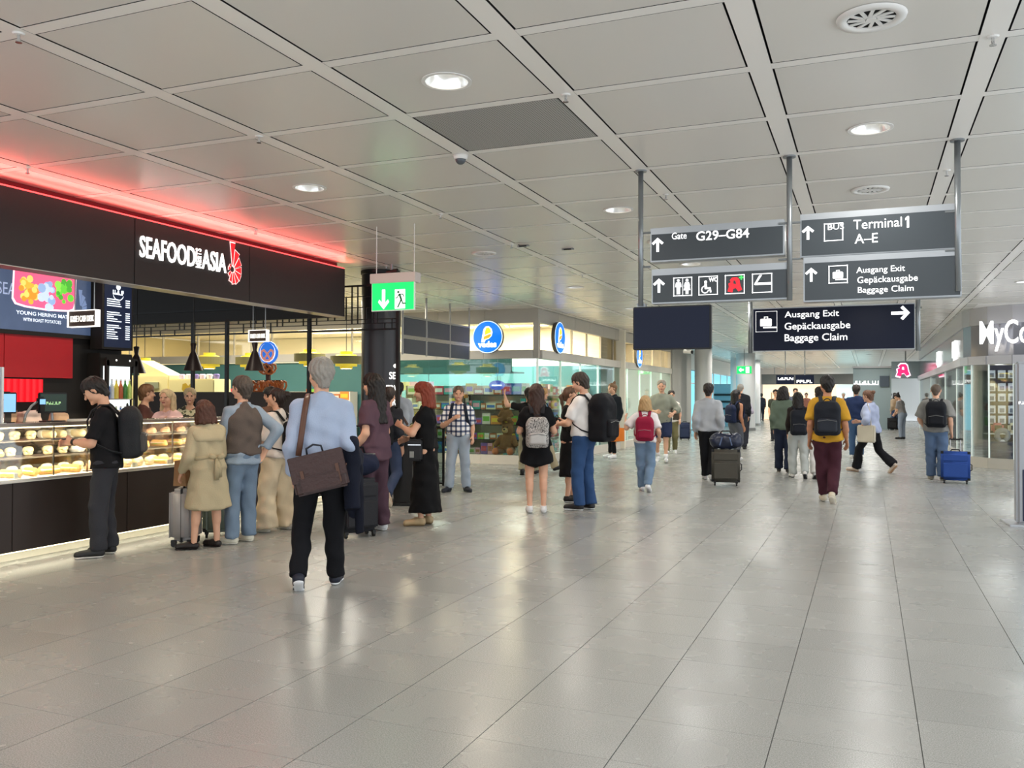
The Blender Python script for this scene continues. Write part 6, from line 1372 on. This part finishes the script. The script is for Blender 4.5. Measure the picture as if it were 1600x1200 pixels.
J = person('plum', 'dark-haired woman in plum tunic and trousers holding a black suitcase', (585, 830, 573), 586, hd(585, 50), sex='f', head=(8, -5), feet=[(-.09, .06, 0, 0), (.1, -.04, 0, 0)], hands=((-.22, .12, .9), (.2, .15, .88)), hair=('long', '#17120f'),
    top={'c': '#57404a', 'sleeve': .72, 'hem': .8, 'r': .125, 'sflare': .02, 'd': .02, 'vneck': 1, 'name': 'tunic'}, bottom={'c': '#4f3943', 'loose': .025, 'hem': .085}, shoes=('#d8d8d8', '#f0f0f0'))
luggage('black soft suitcase standing left of the woman in plum', (557, 838), .42, .56, .26, '#1e1f24', hd(557, 25), 'soft')
t = thing('duffle_bag', 'navy and black duffle bag lying on the black suitcase', 'bag', tuple(Vector(pz(557, 838))+Vector((0, 0, .65))), RAD(hd(557, 25))); softobj('body', [cone((-.13, 0, .12), (.13, 0, .12), .12)], .016, fab('#1c2236'), t, fold=.008); MB().tube([(-.1, 0, .2), (-.07, 0, .3), (.07, 0, .3), (.1, 0, .2)], .012, 8).build('handles', fab('#15151a'), t, smooth=True); MB().tube([(-.2, -.03, .225), (.2, -.03, .225)], .006, 6).build('zip', m_chrome, t)
J = person('jeanswalker', 'person in jeans with black backpack walking behind the woman in plum', (606, 790), 602, hd(606, -20), feet=[(-.1, .25, 0, -5), (.1, -.28, .13, 50)], hair=('crop', '#2a201a'), top={'c': '#2b2d33', 'sleeve': 1.8, 'name': 'jacket'}, bottom={'c': '#3a4660', 'loose': .014, 'hem': .065}, shoes=('#cbb49a', '#e0d2bc'), H=1.62)
backpack(J, 'black backpack on the person walking behind the woman in plum', '#17181c', w=.3, h=.5, d=.18)
J = person('dress', 'red-haired woman in a long black dress standing with one hand raised', (665, 820, 673), 599, hd(665, 78), sex='f', head=(0, -6), feet=[(-.09, .04, 0, 0), (.09, -.02, 0, 0)], hands=((-.07, .30, 1.22), (.08, .25, 1.05)), hair=('mid', '#7a3018'), build=1.12,
    top={'c': '#0d0d0f', 'sleeve': .5, 'hem': .17, 'r': .17, 'wx': .075, 'd': .014, 'name': 'long_dress'}, shoes=('#b9a079', '#8f7a58'))
s, tf, T = J['s'], J['tf'], J['T']
t = thing('shoulder_bag', 'small black shoulder bag on the hip of the woman in the long black dress', 'bag', T.location, T.rotation_euler.z); q = tf(-.2, .09, .93)*s
o = MB().box((0, 0, 0), (.08, .17, .25)).build('body', mat('bag_black', '#16171a', .5, noise=.2), t, bevel=.02, seg=3); o.location = tuple(q); o = MB().box((-.042, .03, -.05), (.006, .05, .07)).build('patch', mat('patch_grey', '#8a8c88', .5), t); o.location = tuple(q); o = MB().box((-.042, 0, .06), (.01, .15, .012)).build('zip', m_chrome, t); o.location = tuple(q)
MB().tube([tuple(p_*s) for p_ in (tf(-.2, .09, 1.05), tf(-.14, .13, 1.2), tf(-.02, .13, 1.35), tf(.09, .04, 1.478), tf(.1, -.06, 1.45), tf(.0, -.135, 1.25), tf(-.15, -.08, 1.1), tf(-.2, .05, 1.05))], .008*s, 6).build('strap', m_black, t, smooth=True)
J = person('greyshirt', 'man in pale grey shirt with a cross strap seen from behind near the column', None, 0, hd(640, 5), pos=(-7.75, 13.6), H=1.72, hair=('crop', '#1b1715'), hands=((-.12, .25, 1.0), (.1, .25, 1.0)), top={'c': '#b4bac4', 'sleeve': 1.9, 'd': .025, 'collar': 1, 'name': 'shirt'}, bottom={'c': '#9aa0a8', 'loose': .015, 'hem': .07}, shoes=('#3a3a3e', '#e0e0e0'))
s, tf, T = J['s'], J['tf'], J['T']; t = thing('crossbody_strap', 'brown bag strap across the back of the man in pale grey shirt', 'strap', T.location, T.rotation_euler.z); MB().tube([tuple(p_*s) for p_ in (tf(-.1, -.0, 1.495), tf(-.08, -.11, 1.42), tf(.03, -.15, 1.2), tf(.16, -.13, 1.0))], (.022, .006), 8, flat=(1, 0, 0)).build('webbing', m_lea2, t)
J = person('plaid', 'man in plaid short-sleeved shirt and pale jeans facing the camera', (716, 768), 606, hd(716, 180), head=(0, 0), feet=[(-.13, -.02, 0, 0, 20), (.16, .03, 0, 0, -30)], hands=((-.24, .06, .92), (.10, .17, 1.22)), build=1.08, hair=('crop', '#6a5a4c'), belt='#1b1a1c',
    top={'c': '#dfe3ea', 'm': plaid(), 'sleeve': .85, 'sflare': .02, 'hem': .96, 'd': .02, 'collar': 1, 'name': 'plaid_shirt'}, bottom={'c': '#a3b2c2', 'loose': .018, 'hem': .08}, shoes=('#20242e', '#3a3d44'))
backpack(J, 'dark navy backpack worn by the man in the plaid shirt', '#1c2334', w=.3, h=.42, d=.14)
# ---- centre group
J = person('skirt', 'woman with long brown hair in black top and short black skirt seen from behind', (838, 801, 842), 602, hd(838, 3), sex='f', feet=[(-.09, 0, 0, 0, 4), (.1, .0, 0, 0, -4)], hands=((-.08, .25, 1.1), (.1, .25, 1.1)), hair=('long', '#3a241a'), skin='light',
    top={'c': '#121214', 'sleeve': .7, 'hem': .9, 'name': 'top'}, bottom={'k': 'skirt', 'c': '#0f0f12', 'z': .66, 'r': .135, 'wx': .115}, shoes=('#e2e0de', '#f2f2f0'))
backpack(J, 'grey printed backpack on the woman in the short black skirt', '#b9b6b2', m=doodle(), w=.31, h=.40, d=.15, z=1.1, strap='#2a282a')
J = person('pointer', 'dark-haired person in black t-shirt and khaki trousers pointing with a raised arm', (826, 742), 612, hd(826, -5), sex='f', feet=[(-.12, -.1, .03, 20), (.12, .2, 0, -8)], hands=((-.5, .14, 1.6), None), hair=('pony', '#1c1512'), H=1.66, top={'c': '#1a1a1b', 'sleeve': .7}, bottom={'c': '#8f8a72', 'loose': .03, 'hem': .08}, shoes=('#17171a', '#1d1d20'))
J = person('blonde', 'blonde woman in black top walking to the right behind the woman in the skirt', (846, 738), 603, hd(846, -75), sex='f', feet=[(-.08, .32, 0, -12), (.08, -.26, .05, 25)], hair=('long', '#b08a58'), H=1.68, top={'c': '#17171a', 'sleeve': 0}, bottom={'c': '#a3977c', 'loose': .03, 'hem': .08}, shoes=('#141416', '#1a1a1c'))
backpack(J, 'black backpack on the blonde woman behind the woman in the skirt', '#151518', w=.3, h=.42)
J = person('whitetee', 'man in white t-shirt and blue jeans with a very large black backpack', (912, 797, 898), 585, hd(912, 62), head=(5, -14), feet=[(-.08, .02, 0, 0), (.1, -.05, 0, 0)], hands=((-.1, .32, 1.1), (.08, .33, 1.12)), hair=('crop', '#3a3028'), build=1.05,
    top={'c': '#e4e0dc', 'sleeve': .8, 'hem': .93, 'd': .02, 'name': 't_shirt'}, bottom={'c': '#2f4a72', 'loose': .016, 'hem': .078}, belt='#1a1a1c', shoes=('#17171a', '#ececec'))
backpack(J, 'very large black travel backpack on the man in white t-shirt', '#121317', w=.36, h=.58, d=.27, z=1.17)
p = wpos(J, J['tf'](0, .40, 1.14)*J['s']); t = thing('camera_pouch', 'small black item held by the man in white t-shirt', 'pouch', p, J['T'].rotation_euler.z); MB().box((0, 0, 0), (.13, .08, .09)).build('body', m_black, t, bevel=.015); MB().tube([(-.05, 0, .04), (0, 0, .08), (.05, 0, .04)], .006, 6).build('loop', m_black, t)
J = person('blackdress2', 'woman in a black outfit facing right in front of the man in white t-shirt', (889, 784, 886), 606, hd(889, -95), sex='f', feet=[(-.07, .05, 0, 0), (.08, -.02, 0, 0)], hands=((-.05, .25, 1.12), (.08, .26, 1.1)), hair=('pony', '#5a4230'), H=1.62, top={'c': '#131315', 'sleeve': 1.9, 'hem': .4, 'r': .13, 'wx': .08, 'name': 'dress'}, shoes=('#151517', '#e8e8e8'))
J = person('orange', 'woman with top bun in black jacket and leggings carrying an orange bag', (958, 716, 943), 600, hd(958, 130), sex='f', head=(-5, 0), feet=[(-.1, .05, 0, 0), (.16, -.05, .0, 0)], hands=((-.22, .05, .86), (.24, .03, .85)), hair=('topbun', '#7a5c3e'), top={'c': '#1b2026', 'sleeve': 1.95, 'hem': .88, 'd': .03, 'collar': 1, 'name': 'jacket'}, bottom={'c': '#141518', 'loose': .0, 'hem': .048, 'up': .05}, shoes=('#e6e6e6', '#f4f4f4'))
p = wpos(J, arm_hand(J, 0)); t = thing('orange_bag', 'bright orange shopping bag held by the woman in the black jacket', 'bag', (p[0], p[1], p[2]-.47), J['T'].rotation_euler.z); m_or = mat('orange_bag', '#e07a1e', .6, noise=.1)
MB().box((0, 0, .16), (.12, .34, .32)).build('bag', m_or, t, bevel=.01); MB().tube([(0, -.06, .32), (0, -.05, .4), (0, .05, .4), (0, .06, .32)], .006, 6).build('handle', m_or, t)
J = person('khaki', 'tall person in khaki shirt and dark shorts walking toward the camera', (1034, 722), 575, hd(1034, 175), H=1.86, head=(0, 0), feet=[(-.1, .15, 0, -6), (.1, -.2, .04, 25)], hands=((-.25, .2, 1.05), (.1, .28, 1.1)), hair=('crop', '#8a8478'), top={'c': '#8e9284', 'sleeve': 1.5, 'd': .03, 'hem': .86, 'collar': 1, 'name': 'shirt'}, bottom={'k': 'shorts', 'c': '#2a3350', 'loose': .03, 'cut': .9}, shoes=('#dcdcdc', '#eeeeee'), sock='#ececec')
J = person('redpack', 'blonde woman in white t-shirt and jeans with a crimson backpack', (1008, 768, 1003), 619, hd(1008, -2), sex='f', feet=[(-.06, .12, 0, 0), (.06, -.16, .05, 30)], hands=((-.36, .12, 1.32), (.26, .12, .98)), poles=(V3(-.6, -.5, -1), None), hair=('bob', '#a98a5e'), build=1.05, top={'c': '#dcd6d6', 'sleeve': .85, 'hem': .9, 'd': .022, 'sflare': .02, 'name': 't_shirt'}, bottom={'c': '#6f86a0', 'loose': .03, 'hem': .07}, shoes=('#e6e6e6', '#c8c8c8'))
backpack(J, 'crimson backpack on the blonde woman in white t-shirt', '#8e1838', w=.33, h=.44, d=.15, z=1.16)
J = person('vest', 'man in brown quilted vest and olive trousers walking toward the camera', (1049, 709, 1051), 611, hd(1049, 178), head=(8, 0), feet=[(-.09, -.15, .04, 22), (.1, .18, 0, -8)], hands=((-.24, .02, .95), None), hair=('crop', '#241c18'), top=[{'c': '#d8d2c8', 'sleeve': .9, 'hem': .9, 'name': 't_shirt'}, {'c': '#4a4138', 'sleeve': 0, 'hem': .94, 'd': .02, 'collar': 1, 'name': 'vest'}], bottom={'c': '#76704e', 'loose': .02, 'hem': .07}, shoes=('#dededc', '#f0f0f0'))
luggage('dark blue suitcase standing behind the man in the brown vest', (1070, 688), .34, .56, .24, '#222c4a', 10, 'soft')
J = person('sweater', 'man in light grey sweater and black trousers walking away pulling a suitcase', (1107, 750, 1102), 601, hd(1107, 0), head=(-5, 0), feet=[(-.06, .12, 0, 0), (.05, -.1, .02, 14)], hands=((-.235, .0, .88), (.225, -.04, .9)), hair=('crop', '#221a16'), top={'c': '#a9adb2', 'sleeve': 1.95, 'hem': .9, 'd': .028, 'collar': 1, 'name': 'sweater'}, bottom={'c': '#16171b', 'loose': .012, 'hem': .066}, shoes=('#c8c8c8', '#e8e8e8'))
lg1 = luggage('grey-brown soft suitcase pulled by the man in the grey sweater', (1134, 758), .47, .55, .26, '#4a473f', hd(1134, 0), 'soft', handle=.3)
t = thing('travel_bag', 'dark blue glossy travel bag lying on the grey-brown suitcase', 'bag', tuple(Vector(lg1.location)+Vector((0, 0, .62))), lg1.rotation_euler.z); softobj('body', [cone((-.14, 0, .13), (.14, 0, .13), .135)], .02, mat('travelbag', '#1a2238', .35, noise=.2), t, fold=.01); MB().tube([(-.12, -.05, .22), (-.06, -.05, .3), (.06, -.05, .3), (.12, -.05, .22)], .012, 6).build('handles', m_black, t); MB().tube([(-.1, -.13, .06), (-.06, -.14, .2)], .012, 6).tube([(.1, -.13, .06), (.06, -.14, .2)], .012, 6).build('trim', mat('tb_trim', '#5a6a8a', .4), t)
J = person('tank', 'dark-haired woman in dark tank top with navy backpack beside the grey sweater man', (1150, 722, 1138), 613, hd(1150, -35), sex='f', head=(-30, 5), feet=[(-.08, .2, 0, -5), (.08, -.2, .05, 25)], hair=('mid', '#1a1412'), H=1.66, top={'c': '#20222a', 'sleeve': 0}, bottom={'c': '#5d6068', 'loose': .02, 'hem': .07}, shoes=('#cfcfcf', '#eeeeee'), skin='tan')
backpack(J, 'navy backpack on the woman in the dark tank top', '#1d2742', w=.28, h=.42)
J = person('bald', 'tall grey-haired man in dark jacket walking ahead of the grey sweater man', (1157, 702, 1157), 597, hd(1157, 0), H=1.86, hair=('buzz', '#8a8680'), top={'c': '#1e2026', 'sleeve': 1.9, 'd': .03}, bottom={'c': '#2c2e36', 'hem': .07}, shoes=('#222226', '#3a3a3a'))
J = person('mauve', 'person in white shirt with mauve jacket walking toward the camera', (1163, 696, 1163), 617, hd(1163, 170), feet=[(-.08, .15, 0, 0), (.08, -.12, .02, 15)], hands=((-.1, .24, 1.35), None), hair=('crop', '#9a8a78'), top=[{'c': '#dcdad8', 'sleeve': .8, 'name': 'shirt'}, {'c': '#a9a3b4', 'sleeve': 1.6, 'd': .02, 'vneck': 1, 'name': 'jacket'}], bottom={'c': '#2a2a36', 'hem': .075, 'loose': .02}, shoes=('#e0e0e0', '#f0f0f0'))
J = person('farpack', 'far person in dark clothes with backpack walking away by the white column', (1190, 658), 616, hd(1190, 0), H=1.7, hair=('crop', '#241c18'), feet=[(-.08, .15, 0, 0), (.08, -.15, .03, 20)], top={'c': '#23252f', 'sleeve': 1.9, 'd': .03}, bottom={'c': '#1f2028'}, shoes=('#1d1d20', '#303030'))
J = person('green', 'dark-haired person in grey-green hoodie and jeans walking away in the group', (1224, 738, 1226), 609, hd(1224, -6), sex='f', head=(-15, 0), feet=[(-.1, .12, 0, 0), (.1, -.05, .0, 0)], hair=('bob', '#1d1613'), top={'c': '#5d6a5c', 'sleeve': 1.95, 'hem': .88, 'd': .035, 'name': 'hoodie'}, bottom={'c': '#232a3c', 'loose': .02, 'hem': .085}, shoes=('#3a3634', '#8a8278'), H=1.7)
J = person('palejeans', 'dark-haired person in pale jeans with a large black backpack beside the yellow shirt man', (1247, 747, 1240), 622, hd(1247, 4), sex='f', feet=[(-.1, .1, 0, 0), (.12, -.18, .05, 35)], hair=('mid', '#1a1412'), H=1.58, top={'c': '#2a2422', 'sleeve': 1.9}, bottom={'c': '#b4b8b4', 'loose': .025, 'hem': .08}, shoes=('#d6d2cc', '#2a2a2e'))
backpack(J, 'large black backpack on the person in pale jeans', '#1b1e26', w=.33, h=.5, d=.2, z=1.14)
J = person('whitepants', 'woman with long dark hair in white trousers walking beside the yellow shirt man', (1282, 748, 1281), 607, hd(1282, 5), sex='f', head=(30, 0), feet=[(-.1, -.16, .04, 26), (.1, .14, 0, 0)], hair=('long', '#1c1411'), H=1.68, top={'c': '#3a1f24', 'sleeve': 1.9}, bottom={'c': '#d8d8d4', 'loose': .03, 'hem': .085}, shoes=('#dddddd', '#2a2a2e'))
J = person('yellow', 'man in mustard t-shirt and maroon trousers walking away with black backpack', (1293, 786, 1285), 589, hd(1293, 0), head=(18, 0), feet=[(-.05, .18, 0, 0), (.06, -.12, .05, 40)], hands=((-.235, .03, .88), (.25, .05, .88)), hair=('crop', '#15110f'), skin='tan', top={'c': '#c2922e', 'sleeve': .85, 'sflare': .022, 'hem': .86, 'd': .022, 'r': .122, 'name': 't_shirt'}, bottom={'c': '#43222c', 'loose': .024, 'hem': .072, 'up': .03}, shoes=('#c9bfa8', '#d8d0c0'))
backpack(J, 'black backpack with grey straps on the man in the mustard t-shirt', '#1a1d24', '#272b33', w=.34, h=.46, d=.17, z=1.18, strap='#2f3236')
J = person('navyman', 'man in navy jumper and jeans walking away ahead of the pale blue blouse', (1338, 716, 1337), 603, hd(1338, 0), feet=[(-.09, .1, 0, 0), (.09, -.12, .03, 20)], hair=('crop', '#2a221d'), H=1.78, top={'c': '#1f2c4c', 'sleeve': 1.9, 'd': .03}, bottom={'c': '#3f5878', 'hem': .075}, shoes=('#c8c8c8', '#e8e8e8'))
J = person('swing', 'woman in pale blue blouse and black flared trousers striding with a cream tote', (1362, 738, 1358), 607, hd(1362, 60), sex='f', feet=[(-.1, .28, 0, -4), (.1, -.42, .1, 45)], hands=((-.22, .1, 1.0), (.05, .3, 1.12)), hair=('bun', '#6a4a38'), H=1.68, lean=(4, 0), top={'c': '#a9b2cc', 'sleeve': 1.5, 'hem': .88, 'd': .03, 'collar': 1, 'name': 'blouse'}, bottom={'c': '#131317', 'loose': .012, 'hem': .1}, shoes=('#c8b8a8', '#b08a6a'))
p = wpos(J, J['tf'](-.24, -.02, .86)*J['s']); t = thing('tote_bag', 'cream tote bag on the shoulder of the woman in the pale blue blouse', 'bag', p, J['T'].rotation_euler.z); m_to = fab('#cfc6b2'); MB().box((0, 0, 0), (.1, .36, .34)).build('bag', m_to, t, bevel=.02); MB().tube([(0, -.1, .16), (.04, -.05, .45), (.05, .0, .6), (.04, .05, .45), (0, .1, .16)], .01, 6).build('handle', m_to, t, smooth=True)
J = person('rightpack', 'man in grey t-shirt and jeans walking away with a black backpack on the right', (1463, 750, 1459), 601, hd(1463, 0), head=(-5, 0), feet=[(-.08, .1, 0, 0), (.1, -.05, .0, 6)], hands=((-.2, .2, .95), (.25, .0, .88)), hair=('buzz', '#5a4c40'), build=1.08, top={'c': '#7d7c78', 'sleeve': .9, 'sflare': .03, 'hem': .88, 'd': .03, 'name': 't_shirt'}, bottom={'c': '#566a86', 'loose': .026, 'hem': .085}, shoes=('#8a8478', '#c8c0b0'))
backpack(J, 'black backpack on the man in grey t-shirt at right', '#14161c', w=.34, h=.46, d=.18, z=1.2)
luggage('bright blue soft suitcase pulled by the man in grey t-shirt', (1493, 755), .46, .50, .26, '#22468e', hd(1493, 0), 'soft', handle=.26)
# ---- far people
J = person('bend', 'woman in grey top and pale jeans standing sideways near the right wall', (1410, 686, 1408), 616, hd(1410, 60), sex='f', lean=(12, 0), head=(0, -25), hands=((-.05, .28, 1.0), (.05, .28, 1.0)), hair=('bun', '#1d1614'), top={'c': '#8e8a88', 'sleeve': .8}, bottom={'c': '#8d98a8', 'hem': .06}, shoes=('#17171a', '#17171a'), H=1.66)
J = person('tanjacket', 'person in tan jacket with black bag near the pharmacy sign', (1399, 672, 1398), 616, hd(1399, 30), sex='f', hair=('bob', '#2a211c'), top={'c': '#b09a80', 'sleeve': 1.9, 'd': .03}, bottom={'c': '#3c4a66'}, H=1.68)
luggage('small black suitcase standing near the far right wall', (1394, 672), .4, .5, .26, '#1f1f22', 0, 'soft')
for i, (u, v, H_, c, hc_, lab) in enumerate(((1212, 690, 1.72, '#3c4038', '#1c1512', 'boy with dark hair facing the camera left of the far group'), (1228, 672, 1.84, '#6a6a70', '#2a201a', 'tall boy facing the camera in the middle of the far group'), (1243, 678, 1.82, '#5a5e6e', '#2a1c18', 'boy in blue-grey top facing the camera right of the far group'))):
    person('boy%d' % i, lab, (u, v), 0, hd(u, 180), H=H_, hair=('crop', hc_), top={'c': c, 'sleeve': .8}, bottom={'c': '#2b2c34'}, head=(0, 0))
for i, (u, v, c, lab) in enumerate(((1072, 656, '#5d7f88', 'far person in teal grey by the turquoise glass'), (1081, 654, '#2a2e36', 'far person in dark coat by the turquoise glass'), (1125, 660, '#2c2c34', 'far person in dark top between the white columns'), (1318, 668, '#27355a', 'far white-haired person in dark blue near the cyan opening'), (1391, 664, '#3a3438', 'far person in dark clothes by the pharmacy'), (1260, 662, '#8a5a4c', 'far person in russet top before the peach opening'))):
    person('far%d' % i, lab, (u, v), 0, hd(u, 0 if i % 2 == 0 else 180), H=1.7, hair=('crop', '#d0ccc6' if i == 3 else '#241c18'), top={'c': c, 'sleeve': 1.9, 'd': .025}, bottom={'c': '#2a2c34'}, feet=[(-.08, .12, 0, 0), (.08, -.12, .03, 18)])
# ---- staff and customers behind the counter
J = person('staff1', 'person with short brown hair in profile behind the food counter', None, 0, hd(227, -80), pos=tuple(px_(226, 640, -9.0)[:2]), H=1.62, hair=('crop', '#7a5638'), top={'c': '#5a3a34', 'sleeve': .9}, bottom={'c': '#2a2624'})
J = person('staff2', 'fair-haired person in pale pink shirt behind the food counter', None, 0, hd(262, 150), pos=tuple(px_(262, 650, -8.4)[:2]), H=1.56, hair=('mid', '#c8b088'), top={'c': '#dcb8b4', 'sleeve': .9}, bottom={'c': '#2a2624'}, hands=((-.15, .25, 1.1), (.15, .25, 1.1)), sex='f')
J = person('staff3', 'blonde person in camouflage jacket facing the counter from the far side', None, 0, hd(296, 175), pos=tuple(px_(297, 640, -9.2)[:2]), H=1.58, hair=('crop', '#c4ae86'), sex='f', top={'c': '#8c8a6a', 'm': camo(), 'sleeve': 1.9, 'vneck': 1}, bottom={'c': '#2a2624'}, hands=((-.15, .25, 1.05), (.15, .25, 1.05)))
J = person('customer', 'dark-haired person in brown top at the end of the counter', None, 0, hd(400, 40), pos=(-8.0, 10.35), H=1.6, hair=('crop', '#1d1613'), top={'c': '#7a5a48', 'sleeve': .9}, bottom={'c': '#2a2624'})
